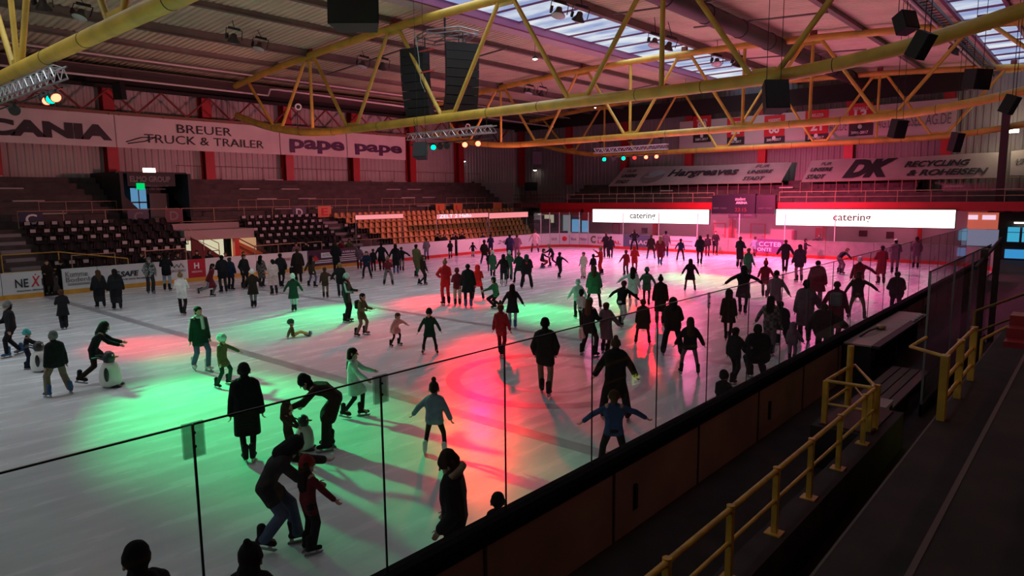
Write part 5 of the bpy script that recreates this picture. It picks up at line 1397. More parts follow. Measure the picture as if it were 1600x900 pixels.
def cloth(name):
    cols = dict(black=(.012, .012, .014), jet=(.006, .006, .007), charcoal=(.03, .03, .033), navy=(.014, .018, .045), blue=(.03, .06, .16), bluegrey=(.16, .22, .30), denim=(.07, .10, .17), ltdenim=(.30, .36, .42),
                brown=(.05, .028, .018), dkbrown=(.022, .013, .010), khaki=(.17, .13, .09), olive=(.10, .10, .04), ltolive=(.30, .30, .16), green=(.03, .12, .06), dkgreen=(.012, .045, .03), grey=(.15, .15, .16), ltgrey=(.42, .42, .42),
                white=(.68, .67, .66), cream=(.62, .55, .46), beige=(.40, .33, .26), pink=(.62, .32, .30), palepink=(.60, .45, .43), mauve=(.16, .09, .12), maroon=(.12, .012, .02), red=(.45, .02, .025), dkred=(.22, .015, .02),
                teal=(.05, .36, .36), mint=(.36, .62, .52), yellow=(.55, .42, .12), orange=(.55, .25, .1), hairdk=(.010, .007, .006), hairbr=(.06, .03, .015), hairlt=(.22, .13, .06), fur=(.30, .20, .13), bootblue=(.04, .10, .22), bootblack=(.012, .012, .014), bootwhite=(.6, .6, .6))
    if name not in CL: CL[name] = mat('cloth ' + name, cols[name], 0.85, 0, 0.22, 9, spec=0.15)
    return CL[name]
def camo():
    if 'camo' in MATS: return MATS['camo']
    m = mat('camo', (.1, .1, .1), .85); nt = m.node_tree; b = nt.nodes['Principled BSDF']
    v = nt.nodes.new('ShaderNodeTexNoise'); v.inputs['Scale'].default_value = 7; v.inputs['Detail'].default_value = 2
    r = nt.nodes.new('ShaderNodeValToRGB'); r.color_ramp.interpolation = 'CONSTANT'
    r.color_ramp.elements[0].color = (.02, .025, .025, 1); r.color_ramp.elements[1].position = .48; r.color_ramp.elements[1].color = (.24, .27, .26, 1)
    e = r.color_ramp.elements.new(.58); e.color = (.09, .11, .10, 1)
    tc = nt.nodes.new('ShaderNodeTexCoord'); nt.links.new(tc.outputs['Object'], v.inputs['Vector']); nt.links.new(v.outputs['Fac'], r.inputs[0]); nt.links.new(r.outputs[0], b.inputs['Base Color'])
    return m
def plaid():
    if 'plaid' in MATS: return MATS['plaid']
    m = mat('plaid', (.1, .1, .1), .85); nt = m.node_tree; b = nt.nodes['Principled BSDF']
    v = nt.nodes.new('ShaderNodeTexChecker'); v.inputs['Scale'].default_value = 11; v.inputs[1].default_value = (.16, .13, .12, 1); v.inputs[2].default_value = (.05, .03, .03, 1)
    tc = nt.nodes.new('ShaderNodeTexCoord'); nt.links.new(tc.outputs['Object'], v.inputs['Vector']); nt.links.new(v.outputs[0], b.inputs['Base Color'])
    return m
SKIN = mat('skin', (.42, .24, .17), .55); EYEM = mat('eye', (.02, .015, .012), .2)

V = Vector
def tmpl(caps, m, vox=.011, smooth=4): return blob([(V(a), V(b), ra, rb) for a, b, ra, rb in caps], vox, 'headgear', m, smooth)
HG = {}
def headgear(kind):
    """template meshes in head space: origin mid head, +x out of the face, +z up"""
    if kind in HG: return HG[kind]
    M0 = cloth('black')
    if kind == 'short': me = tmpl([((-.018, 0, .03), (.0, 0, .035), .104, .098), ((-.045, 0, -.01), (-.05, 0, -.06), .075, .06)], M0)
    elif kind == 'long': me = tmpl([((-.018, 0, .03), (.0, 0, .035), .107, .10), ((-.05, .045, -.02), (-.075, .06, -.30), .06, .05), ((-.05, -.045, -.02), (-.075, -.06, -.30), .06, .05), ((-.07, 0, -.02), (-.09, 0, -.33), .06, .05)], M0)
    elif kind == 'ponytail': me = tmpl([((-.018, 0, .03), (.0, 0, .035), .104, .098), ((-.11, 0, .0), (-.16, 0, -.10), .035, .04), ((-.16, 0, -.10), (-.15, 0, -.24), .04, .02)], M0)
    elif kind == 'bun': me = tmpl([((-.018, 0, .03), (.0, 0, .035), .104, .098), ((-.06, 0, .135), (-.07, 0, .15), .05, .05)], M0)
    elif kind == 'beanie': me = tmpl([((-.012, 0, .05), (-.02, 0, .08), .106, .095), ((-.01, .042, .03), (-.01, -.042, .03), .068, .068), ((.02, 0, .035), (-.05, 0, .03), .096, .085)], M0)
    elif kind == 'pompom': me = tmpl([((-.012, 0, .05), (-.02, 0, .08), .106, .095), ((.02, 0, .035), (-.05, 0, .03), .096, .085), ((-.02, 0, .20), (-.02, 0, .21), .048, .048)], M0)
    elif kind == 'point': me = tmpl([((-.012, 0, .04), (-.02, 0, .07), .112, .10), ((-.03, 0, .10), (-.06, 0, .19), .075, .03), ((-.05, 0, -.08), (-.06, 0, -.14), .10, .10)], M0)
    elif kind == 'hood': me = tmpl([((-.03, 0, .01), (-.03, 0, .04), .128, .118), ((-.04, 0, -.02), (-.05, 0, -.16), .115, .12)], M0)
    elif kind == 'helmet': me = tmpl([((-.03, 0, .045), (.02, 0, .05), .116, .112), ((-.06, .03, .14), (.05, .03, .14), .022, .022), ((-.06, -.03, .14), (.05, -.03, .14), .022, .022), ((-.06, .085, .10), (.05, .085, .10), .02, .02), ((-.06, -.085, .10), (.05, -.085, .10), .02, .02)], M0)
    elif kind == 'cap': me = tmpl([((-.012, 0, .045), (-.015, 0, .06), .106, .10), ((.10, .03, .05), (.10, -.03, .05), .018, .018), ((.13, .02, .045), (.13, -.02, .045), .014, .014)], M0)
    elif kind == 'ears': me = tmpl([((-.03, 0, .01), (-.03, 0, .04), .128, .118), ((-.04, 0, -.02), (-.05, 0, -.16), .115, .12), ((-.03, .09, .14), (-.03, .095, .15), .045, .04), ((-.03, -.09, .14), (-.03, -.095, .15), .045, .04)], M0)
    HG[kind] = me
    return me
HGNAME = dict(short='hair', long='hair', ponytail='hair', bun='hair', beanie='beanie', pompom='bobble_hat', point='pointed_hat', hood='hood', helmet='helmet', cap='cap', ears='eared_hood')
BOOT = blob([(V((-.07, 0, .115)), V((.13, 0, .105)), .048, .04), (V((-.04, 0, .12)), V((-.055, 0, .29)), .054, .062), (V((0, 0, .13)), V((-.03, 0, .2)), .05, .05)], .011, 'boot', cloth('bootblack'), 3)
BLADE = MB().prism([(-.13, -.003, .0), (.15, -.003, .0), (.185, -.003, .03), (.175, -.003, .045), (-.13, -.003, .03)], (0, .006, 0)).box(-.10, -.05, -.012, .012, .03, .085).box(.06, .11, -.012, .012, .03, .085).box(-.12, .15, -.009, .009, .026, .04).mesh('blade', STEEL)

LEGS = dict(
    st=dict(feet=((.02, .11, 0), (-.02, -.11, 0))), wa=dict(feet=((.20, .09, 0), (-.20, -.09, .03)), crouch=.02), gl=dict(feet=((.22, .10, 0), (-.30, -.16, .06)), crouch=.05),
    wd=dict(feet=((.04, .26, 0), (-.06, -.26, 0)), crouch=.03), sp=dict(feet=((.05, .08, 0), (-.50, -.14, .22)), crouch=.08), nr=dict(feet=((.0, .07, 0), (.0, -.07, 0))),
    ls=dict(feet=((.0, .30, 0), (-.05, -.10, 0)), crouch=.02), rs=dict(feet=((-.05, .10, 0), (.0, -.30, 0)), crouch=.02), cr=dict(feet=((.05, .14, 0), (-.1, -.14, 0)), crouch=.34),
    sit=dict(feet=((.80, .14, 0), (.78, -.12, 0)), pz=.13), kn=dict(feet=((-.3, .14, 0), (-.3, -.14, 0)), pz=.42), sq=dict(feet=((.12, .16, 0), (.05, -.16, 0)), crouch=.42))
ARM = dict(dn=(4, 15, 12), ou=(8, 32, 12), wi=(4, 62, 12), fw=(48, 6, 22), re=(72, 4, 10), hp=(-22, 42, 78), pk=(-10, 20, 48), bk=(-28, 14, 6), ft=(18, 15, 68), ha=(-3, 11, 6), up=(150, 12, 10), lo=(28, 24, 10))
NPEOPLE = [0]
def person(label, px, py, top=None, face=180, legs='st', arms='dn', jk=('short', 'black'), tr=('reg', 'black'), head=(('short', 'hairdk'),), H=None, lean=4, bend=0, hp=0, hy=0, roll=0, boots='bootblack', extra=(), at=None, group=None, skates=True, px_off=0.0, bulk=0.0, sink=0.0):
    P = V(at) if at is not None else at_z(px, py, 0)
    dist = math.hypot(P.x, P.y); dep = (P - EYE).dot(CF)
    hat = .015 if head and head[0][0] in ('beanie', 'hood', 'helmet', 'point', 'ears') else (.08 if head and head[0][0] == 'pompom' else 0)
    if H is None:
        r = ray(px, top); zt = EYE.z + r.z * dist / math.hypot(r.x, r.y); H = max(.8, min(1.98, zt - P.z))
    s = (H - hat) / 1.80
    hs = (1 - .18 * max(0, min(1, (1.75 - H) / .65))) / s * 1.04
    vox = max(.0085, min(.020, dep / FPX * .85))
    near = dep < 17
    la, ra_ = (arms if isinstance(arms, tuple) else (arms, arms))
    lg = LEGS[legs]
    # ---- skeleton (unit height, +x forward, +y left)
    za = .165; TH, SHN = .43, .425
    feet = lg['feet']
    hipw = .095
    if 'pz' in lg: pz = lg['pz']
    else:
        pz = min(za + f[2] + math.sqrt(max(.05, .845 ** 2 - (f[0] - px_off) ** 2 - (f[1] - (hipw if i == 0 else -hipw)) ** 2)) for i, f in enumerate(feet)) - lg.get('crouch', 0)
    pel = V((px_off, 0, pz))
    def sp(a, b=0): return V((math.sin(R_(a)), -math.sin(R_(b)), math.cos(R_(a)) * math.cos(R_(b))))
    chest = pel + sp(lean * .8, roll) * .28
    neck = chest + sp(lean + bend, roll * 1.2) * .235
    hd = sp(lean * .55 + bend * .7 + hp * .5, roll)
    hc = neck + hd * (.108 + .03 * hs)
    tl = V((math.cos(R_(lean + bend)), 0, -math.sin(R_(lean + bend))))
    lat = V((0, math.cos(R_(roll)), math.sin(R_(roll))))
    legpts = []
    for i, f in enumerate(feet):
        sg = 1 if i == 0 else -1
        hip = pel + V((0, sg * hipw, -.01)); ank = V((f[0], f[1], za + f[2] if 'pz' not in lg else max(.075, za + f[2] - (.05 if legs == 'sit' else 0))))
        d = ank - hip; L = min(d.length, (TH + SHN) * .999); u = d.normalized()
        if d.length > L: ank = hip + u * L
        a = (TH * TH - SHN * SHN + L * L) / (2 * L); hgt = math.sqrt(max(0, TH * TH - a * a))
        fwd = V((1, sg * .15, 0)) if legs != 'sit' else V((.2, sg * .15, 1))
        fwd = (fwd - u * fwd.dot(u)).normalized()
        if legs == 'kn': fwd = V((1, sg * .1, -.6)); fwd = (fwd - u * fwd.dot(u)).normalized()
        legpts.append((hip, hip + u * a + fwd * hgt, ank, sg))
    armpts = []
    for sg, code in ((1, la), (-1, ra_)):
        fw, ou, el = ARM[code] if isinstance(code, str) else code
        sh = neck + lat * (sg * .168) - sp(lean + bend, roll) * .085
        def dv(f, o): return V((math.sin(R_(f)) * math.cos(R_(o)), sg * math.sin(R_(o)), -math.cos(R_(f)) * math.cos(R_(o))))
        d1 = dv(fw, ou)
        d2 = dv(fw + el, ou * .75 if el < 40 else (-ou * .8 if code == 'hp' else -8))
        e = sh + d1 * .285; w = e + d2 * .25
        armpts.append((sh, e, w, d2, sg))
    z0 = sink if skates else .065 * s
    def T(v): return V((v.x * s, v.y * s, (v.z + 0) * s - z0))
    def capT(c): a, b, r0, r1 = c; return (T(a), T(b), r0 * s, r1 * s)
    # ---- body
    body = []
    fx = V((math.cos(R_(lean * .55 + bend * .7 + hp)), 0, -math.sin(R_(lean * .55 + bend * .7 + hp))))
    yq = R_(hy); ux = fx * math.cos(yq) + lat * math.sin(yq); uy = lat * math.cos(yq) - fx * math.sin(yq); uz = ux.cross(uy).normalized()
    def HP(x, y, z): return hc + (ux * x + uy * y + uz * z) * hs
    def hcap(a, b, r0, r1): body.append((HP(*a), HP(*b), r0 * hs, r1 * hs))
    hcap((-.015, 0, .025), (.012, 0, .03), .094, .088); hcap((.03, .02, -.01), (.045, .012, -.075), .06, .042); hcap((.03, -.02, -.01), (.045, -.012, -.075), .06, .042)
    hcap((.07, 0, -.09), (.06, 0, -.095), .03, .03)
    fr = max(.012, vox * .62 / (s * hs))
    hcap((.098, 0, .012), (.118, 0, -.028), fr * .9, fr * 1.15); hcap((.082, .032, .03), (.082, -.032, .03), .016, .016)
    hcap((.083, .015, -.062), (.083, -.015, -.062), .012, .012)
    for q in (1, -1): hcap((-.008, q * .09, .02), (-.008, q * .094, -.025), .016, .013)
    body.append((neck - sp(lean, roll) * .03, hc, .052, .05))
    for k in range(5):
        c = pel.lerp(chest, k / 4) if k < 5 else None; body.append((c - lat * .07, c + lat * .07, .085, .085))
    for k in range(4):
        c = chest.lerp(neck - sp(lean + bend, roll) * .07, k / 3); w = .085 + .03 * k / 3; body.append((c - lat * w, c + lat * w, .085, .085))
    for hip, kn, ank, sg in legpts:
        body.append((hip, kn, .078, .052)); body.append((kn, ank, .054, .036)); body.append((ank, ank + V((.12, 0, -.05)), .036, .03))
    for sh, e, w, d2, sg in armpts:
        body.append((sh, e, .05, .04)); body.append((e, w, .042, .03))
        n1 = d2.cross(V((0, 0, 1)) if abs(d2.z) < .9 else V((1, 0, 0))).normalized(); n2 = d2.cross(n1).normalized()
        # the palm lies in the d2/side plane; side = front of the body, fingers curl to the body
        side = V((1, 0, 0)) - d2 * d2.x
        side = side.normalized() if side.length > .2 else n1
        inn = d2.cross(side).normalized() * (1 if sg < 0 else -1)
        hk = .9 * (hs * .5 + .5)
        pc = w + d2 * .05
        for q in (-1, 0, 1): body.append((w + side * q * .014, w + d2 * .085 * hk + side * q * .022, .017, .016))
        fr2 = max(.0088, vox * .60 / s)
        for q, ln in ((-1.5, .06), (-.5, .075), (.5, .08), (1.5, .07)):
            b0 = w + d2 * .088 * hk + side * q * .0195 * max(1, fr2 / .0095)
            b1 = b0 + (d2 * .9 + inn * .35).normalized() * ln * .55 * hk; b2 = b1 + (d2 * .5 + inn * .8).normalized() * ln * .5 * hk
            body.append((b0, b1, fr2, fr2 * .95)); body.append((b1, b2, fr2 * .95, fr2 * .8))
        t0 = w + d2 * .03 + side * .022; t1 = t0 + (side * .8 + d2 * .7 + inn * .2).normalized() * .045; t2 = t1 + (d2 * .9 + side * .2 + inn * .3).normalized() * .03
        body.append((t0, t1, fr2 * 1.1, fr2)); body.append((t1, t2, fr2, fr2 * .85))
    yaw = math.atan2(EYE.y - P.y, EYE.x - P.x) + R_(face)
    root = thing('person', label, 'person', P, yaw, group)
    NPEOPLE[0] += 1
    put_mesh(blob([capT(c) for c in body], vox * s ** .3, 'body', SKIN, 2), 'body', root)
    if near:
        mb = MB()
        for q in (1, -1): mb.ball(T(HP(.082, q * .033, .004)), .0125 * hs * s, n=8, m=6)
        put_mesh(mb.mesh('eyes', EYEM, True), 'eyes', root)
    # ---- jacket
    kind, colr = jk
    J = []; bk = bulk + dict(short=.012, puff=.035, hip=.018, coat=.022, long=.022, hoodie=.02, flare=.02, top=.0, cape=.03)[kind]
    for k in range(6):
        c = pel.lerp(chest, k / 5); w = .082 - .014 * math.sin(k / 5 * PI) + bk * .3; r = .096 + bk * .9; J.append((c - lat * w, c + lat * w, r, r))
    for k in range(5):
        c = chest.lerp(neck - sp(lean + bend, roll) * .075, k / 4); w = (.088, .10, .108, .104, .082)[k] + bk * .4; r = .102 + bk * .9 - .02 * k / 4; J.append((c - lat * w, c + lat * w, r, r))
    J.append((neck - sp(lean + bend) * .085 - lat * .12, neck - sp(lean + bend) * .085 + lat * .12, .056 + bk * .5, .056 + bk * .5))
    J.append((neck - sp(lean) * .02, neck + sp(lean) * .035, .075 + bk * .5, .066 + bk * .4))
    drop = dict(short=.06, puff=.08, hip=.20, coat=.48, long=.66, hoodie=.12, flare=.34, top=.02, cape=.16)[kind]
    steps = max(2, int(drop / .06)); (h1, k1, a1, _), (h2, k2, a2, _) = legpts
    def legat(h, k, a, d):
        return h.lerp(k, d / TH) if d < TH else k.lerp(a, (d - TH) / SHN)
    for i in range(1, steps + 1):
        d = drop * i / steps; p1, p2 = legat(h1, k1, a1, d), legat(h2, k2, a2, d)
        fl = dict(flare=.055, coat=.015, long=.02, cape=.06).get(kind, .0) * i / steps
        if kind in ('coat', 'long', 'flare'):
            mid = (p1 + p2) / 2; half = (p1 - p2) * .5; mx = .10 if kind != 'flare' else .12
            if half.length > mx or kind != 'flare': p1 = mid + half.normalized() * min(mx, half.length); p2 = mid - half.normalized() * min(mx, half.length)
        J.append((p1, p2, .088 + bk * .8 + fl, .088 + bk * .8 + fl))
    for sh, e, w, d2, sg in armpts:
        ww = e.lerp(w, .92)
        J.append((sh, e, .060 + bk * .6, .052 + bk * .7)); J.append((e, ww, .053 + bk * .7, .043 + bk * .6))
        if kind == 'cape': J.append((sh.lerp(e, .4), chest + lat * sg * .12, .07, .08)); J.append((e, chest - V((0, 0, .05)) + lat * sg * .14, .06, .08))
    if kind in ('hoodie', 'puff') or 'hooddown' in extra:
        b = neck - ux * .075 + V((0, 0, -.01)); J.append((b - lat * .06, b + lat * .06, .065, .065)); J.append((b - V((0, 0, .06)) - lat * .03, b - V((0, 0, .06)) + lat * .03, .055, .055))
    jm = camo() if colr == 'camo' else plaid() if colr == 'plaid' else cloth(colr)
    jme = blob([capT(c) for c in J], max(.011, vox) * s ** .3, 'jacket', jm, 4)
    if kind in ('coat', 'long', 'flare') and lean < 25:
        hz = (T((p1 + p2) / 2).z) - .03 * s      # straight hem
        for v in jme.vertices:
            if v.co.z < hz: v.co.z = hz + (v.co.z - hz) * .06
    put_mesh(jme, {'coat': 'coat', 'long': 'coat', 'top': 'sweater', 'cape': 'poncho'}.get(kind, 'jacket'), root)
    # ---- trousers
    fit, colt = tr
    tr0, tr1, tr2 = dict(slim=(.092, .064, .052), reg=(.098, .074, .068), wide=(.104, .09, .092), ski=(.108, .092, .085))[fit]
    Tn = [(pel - lat * .06, pel + lat * .06, .108, .108)]
    for hip, kn, ank, sg in legpts:
        low = kn.lerp(ank, .86 if fit in ('slim',) else .97)
        Tn += [(hip, kn, tr0, tr1), (kn, low, tr1, tr2)]
    put_mesh(blob([capT(c) for c in Tn], max(.011, vox) * s ** .3, 'trousers', cloth(colt), 3), 'trousers', root)
    # ---- skates
    for hip, kn, ank, sg in legpts:
        sd = (kn - ank).normalized()
        up = (V((0, 0, 1)) * .75 + sd * .25).normalized() if ('pz' in lg) is False and abs(ank.z - za) < .1 else sd
        ff = V((1, sg * .22, 0)); ff = (ff - up * ff.dot(up)).normalized(); ly = up.cross(ff)
        o = T(ank) - up * (.165 * s)
        M = Matrix(((ff.x, ly.x, up.x, o.x), (ff.y, ly.y, up.y, o.y), (ff.z, ly.z, up.z, o.z), (0, 0, 0, 1))) @ Matrix.Scale(s * (1.06 if H > 1.5 else 1.12), 4)
        b = put_mesh(BOOT, 'skate' if skates else 'boot', root, M, cloth(boots))
        if skates: put_mesh(BLADE, 'blade', b)
    # ---- headgear
    o = T(hc)
    HM = Matrix(((ux.x, uy.x, uz.x, o.x), (ux.y, uy.y, uz.y, o.y), (ux.z, uy.z, uz.z, o.z), (0, 0, 0, 1))) @ Matrix.Scale(hs * s, 4)
    for k, c in head: put_mesh(headgear(k), HGNAME[k], root, HM, cloth(c))
    for ex in extra:
        if ex.startswith('scarf'):
            c = cloth(ex.split(':')[1]); sc = [(neck - lat * .05 + tl * .03, neck + lat * .05 + tl * .03, .07, .07), (neck + tl * .11 + lat * .03, chest + tl * .15 + lat * .04 - V((0, 0, .05)), .045, .05)]
            put_mesh(blob([capT(q) for q in sc], .013, 'scarf', c, 3), 'scarf', root)
        if ex.startswith('pack'):
            c = cloth(ex.split(':')[1]); bc = chest - tl * .19 + V((0, 0, .05)); put_mesh(blob([capT((bc - lat * .07 + V((0, 0, q)), bc + lat * .07 + V((0, 0, q)), .085, .085)) for q in (-.14, -.07, 0, .07)], .014, 'backpack', c, 3), 'backpack', root)
        if ex.startswith('fur'):
            c = cloth(ex.split(':')[1]); ring = []
            for q in range(8):
                a0, a1 = 2 * PI * q / 8, 2 * PI * (q + 1) / 8
                f = lambda a: neck + lat * (.13 * math.cos(a)) - ux * (.05 + .09 * (-math.sin(a))) + V((0, 0, .03 - .04 * math.sin(a)))
                ring.append(capT((f(a0), f(a1), .048, .048)))
            put_mesh(blob(ring, .013, 'fur_collar', c, 1), 'fur_collar', root)
        if ex.startswith('bag'):
            c = cloth(ex.split(':')[1]); w = armpts[0][2]; put_mesh(blob([capT((w + V((0, q, -.14)), w + V((0, q, -.34)), .07, .08)) for q in (-.05, .05)], .014, 'bag', c, 2), 'bag', root)
        if ex.startswith('stripe'):
            c = cloth(ex.split(':')[1]); ss = []
            for sh, e, w, d2, sg in armpts: ss += [(sh + lat * sg * .03, e + lat * sg * .03, .045, .04), (e + lat * sg * .03, w + lat * sg * .02, .04, .03)]
            put_mesh(blob([capT(q) for q in ss], .014, 'sleeve_stripe', c, 2), 'sleeve_stripe', root)
        if ex.startswith('emblem'):
            bc = chest - tl * (.128 + bk) + V((0, 0, .08)); mb = MB().lathe([(.055, 0), (.055, .012)], n=14); q = (-tl).to_track_quat('Z', 'Y').to_matrix().to_4x4()
            put_mesh(mb.xform(Matrix.Translation(T(bc)) @ q).mesh('emblem', cloth('red')), 'emblem', root)
    return root

# penguin-shaped skating aids
def penguin(px, py, top, face, label):
    P = at_z(px, py); d = math.hypot(P.x, P.y); r = ray(px, top); H = EYE.z + r.z * d / math.hypot(r.x, r.y); k = H / .95
    t = thing('penguin_aid', label, 'skating aid', P, math.atan2(EYE.y - P.y, EYE.x - P.x) + R_(face), 'penguin skating aids')
    PW_, PB = mat('white penguin plastic', (.66, .66, .64), .4), mat('black penguin plastic', (.015, .015, .017), .4)
    S = Matrix.Scale(k, 4)
    MB().lathe([(.19, .03), (.235, .08), (.25, .25), (.225, .45), (.17, .58), (.10, .64)], n=20).xform(S).obj('penguin_body', PW_, t, True, local=True)
    MB().lathe([(.10, .60), (.135, .68), (.14, .76), (.11, .85), (.05, .90)], n=18).xform(S).obj('penguin_head', PB, t, True, local=True)
    MB().ball((.15, 0, .75), .05, 1.5, .8, .5, 10, 6).xform(S).obj('beak', mat('orange beak', (.6, .25, .03), .5), t, True, local=True)
    for q in (1, -1):
        MB().ball((-.02, q * .245, .36), .07, .8, .45, 2.6, 10, 8).xform(S).obj('flipper', PB, t, True, local=True)
        MB().tube([(-.1, q * .12, .72), (-.22, q * .15, .78), (-.34, q * .15, .76)], .022, 8).xform(S).obj('handle', PB, t, True, local=True)
        MB().ball((.12, q * .13, .035), .1, 1.6, .8, .4, 10, 6).xform(S).obj('foot', PB, t, True, local=True)
        MB().ball((.10, q * .06, .80), .03, .6, 1, 1, 8, 6).xform(S).obj('eye', PW_, t, True, local=True)
    return t

# ------------------------------------------------------------------ people: who stands where
B_, HB = (('beanie', 'black'),), (('short', 'hairdk'),)
def hd(*a): return tuple(a)
LONG, LONGB, SHORTB, HOOD = (('long', 'hairdk'),), (('long', 'hairbr'),), (('short', 'hairbr'),), (('hood', 'black'),)
# foreground
person('person in a black slouchy beanie, head and shoulders cut by the bottom left edge', 0, 0, face=200, jk=('puff', 'black'), head=(('beanie', 'jet'), ('short', 'hairdk')), H=1.79, at=(1.87, 5.62, 0), arms='ha')
person('child in a black pointed hood at the bottom edge, left of the pair holding on', 0, 0, face=150, jk=('puff', 'black'), head=(('point', 'black'),), H=1.60, at=(2.60, 5.25, 0), arms='ha')
person('adult in a dark jacket and jeans bending over the child in the red beanie', 440, 855, face=80, legs='wa', arms=('re', 'fw'), jk=('hip', 'charcoal'), tr=('wide', 'denim'), head=(('hood', 'black'),), H=1.72, lean=34, bend=16, hp=20, px_off=-.16, bulk=.015)
person('child in a red beanie with one arm stretched out, held from behind by an adult', 485, 863, 714, face=120, arms=('dn', (28, 42, 8)), jk=('hip', 'maroon'), tr=('ski', 'black'), head=(('beanie', 'dkred'), ('long', 'hairdk')), lean=3)
person('woman in a black padded coat with fur-trimmed hood, standing close behind the glass', 0, 0, face=262, arms='pk', jk=('puff', 'black'), tr=('reg', 'black'), head=(('beanie', 'dkbrown'), ('short', 'hairbr')), H=1.74, at=(4.98, 5.22, 0), hp=18, extra=('fur:fur',), bulk=.02)
person('person in a long black hooded coat seen from behind on the green light', 390, 722, 568, face=180, jk=('coat', 'jet'), tr=('slim', 'black'), head=(('beanie', 'black'), ('short', 'hairdk')), legs='nr', bulk=.02, extra=('hooddown',), arms='ha')
person('man in black beanie and dark jacket bending far down to the left', 512, 703, face=268, arms=('fw', 'lo'), jk=('flare', 'dkbrown'), tr=('wide', 'black'), head=(('beanie', 'jet'), ('short', 'hairdk')), H=1.78, lean=62, bend=18, hp=-10, px_off=-.20, legs='st')
person('child in brown eared hood behind the bent dark adult, beside a penguin aid', 452, 716, 632, face=60, jk=('hip', 'brown'), tr=('ski', 'dkbrown'), head=(('ears', 'brown'),), arms=('ou', 'fw'))
penguin(476, 702, 645, 80, 'white penguin skating aid beside the child in the brown eared hood')
person('young woman in a pale green-lit hooded coat reaching forward, long dark hair', 553, 652, 541, face=80, legs='wa', arms=('fw', (35, 10, 20)), jk=('flare', 'mint'), tr=('slim', 'black'), head=LONG, extra=('hooddown',))  # green light also put into the coat colour
person('child in a blue grey padded jacket and bobble hat striding with arms out', 680, 712, 592, face=170, legs='wd', arms=((5, 48, 10), (0, 26, 10)), jk=('puff', 'bluegrey'), tr=('slim', 'black'), head=(('pompom', 'dkbrown'),), boots='bootwhite', lean=8)
person('boy in a navy blue jacket spreading both arms behind the near boards', 0, 0, face=185, arms=('wi', (10, 72, 14)), jk=('short', 'blue'), tr=('reg', 'black'), head=(('short', 'hairbr'),), H=1.45, at=(9.05, 5.75, 0), legs='wd')
person('woman in a long dark coat with light brown hair, left of the mirrored yellow sign', 961, 656, 525, face=182, arms='ou', jk=('coat', 'jet'), tr=('wide', 'black'), head=(('bun', 'hairbr'),), legs='wd', bulk=.02)
person('man in black jacket, dark beanie and khaki trousers skating away on the red light', 852, 618, 494, face=178, legs='wa', jk=('hip', 'black'), tr=('reg', 'khaki'), head=(('beanie', 'jet'), ('short', 'hairdk')), arms='pk', bulk=.015)
person('child in a burgundy track suit in the red light at the glass edge', 783, 556, 474, face=165, jk=('hip', 'dkred'), tr=('reg', 'maroon'), head=(('short', 'hairbr'),), legs='wa', arms='dn')
person('woman in black jacket and pale jeans, right of the child leaning back in dark green', 801, 513, 444, face=178, jk=('flare', 'black'), tr=('reg', 'ltdenim'), head=LONG, legs='st', arms='ou', boots='bootblue')
person('boy in a dark green jacket and black trousers facing the camera, arms apart', 672, 553, 481, face=0, legs='wd', arms='ou', jk=('hip', 'dkgreen'), tr=('slim', 'black'), head=(('beanie', 'black'), ('short', 'hairdk')), hy=-12)
person('child in a peach poncho jacket with arms spread, black leggings', 618, 541, 487, face=48, legs='wd', arms=((20, 60, 8), (0, 45, 10)), jk=('cape', 'pink'), tr=('slim', 'black'), head=(('short', 'hairbr'),), lean=24)
person('person with cap and olive jacket skating with legs apart, yellow-lit top', 565, 525, 456, face=60, legs='wd', arms='ft', jk=('hip', 'olive'), tr=('reg', 'khaki'), head=(('short', 'hairdk'),), lean=12, extra=('pack:dkgreen',))
person('person in a dark green-lit track jacket and green beanie behind the olive jacket', 543, 504, 427, face=70, jk=('hip', 'dkgreen'), tr=('reg', 'black'), head=(('beanie', 'mint'), ('short', 'hairdk')), arms='ft', extra=('stripe:mint',))  # green light also put into the jacket colour
person('small child sitting on the ice with legs stretched out', 458, 527, face=92, legs='sit', arms=('bk', 'bk'), jk=('short', 'olive'), tr=('reg', 'yellow'), head=(('helmet', 'green'),), H=1.12, lean=-8, boots='bootblue')
person('girl in a white beanie and dark flared jacket, pale legs, on the left green edge', 460, 487, 428, face=182, jk=('flare', 'dkgreen'), tr=('reg', 'mint'), head=(('beanie', 'white'),), legs='nr', arms='ou')
person('woman with a pale scarf and dark vest over light sleeves, brightly green-lit', 315, 580, 475, face=28, legs='wa', jk=('hip', 'dkgreen'), tr=('reg', 'denim'), head=(('short', 'hairdk'),), extra=('scarf:ltgrey', 'stripe:ltgrey'), arms='ha', boots='bootwhite')
person('child in a striped helmet and olive jacket pointing to the right', 350, 604, 521, face=55, legs='wd', arms=((40, 50, 5), 'dn'), jk=('hip', 'olive'), tr=('reg', 'dkgreen'), head=(('helmet', 'mint'),), extra=())
person('person in a dark hooded jacket leaning over a penguin aid at the left', 150, 598, face=80, legs='gl', arms=('fw', 'fw'), jk=('hip', 'black'), tr=('reg', 'dkbrown'), head=HOOD, H=1.68, lean=30, bend=10)
penguin(174, 604, 545, 75, 'greenish white penguin skating aid pushed by the leaning person')
person('boy in a grey beanie, black jacket and grey cargo trousers turned away', 93, 618, 515, face=205, legs='wd', arms='ha', jk=('puff', 'black'), tr=('wide', 'khaki'), head=(('beanie', 'grey'),), boots='bootblue')
person('child in a teal beanie pushing a white penguin aid', 44, 577, 516, face=85, arms=('fw', 'fw'), jk=('hip', 'black'), tr=('ski', 'navy'), head=(('beanie', 'teal'),), lean=10)
penguin(64, 580, 530, 80, 'white penguin skating aid of the child in the teal beanie')
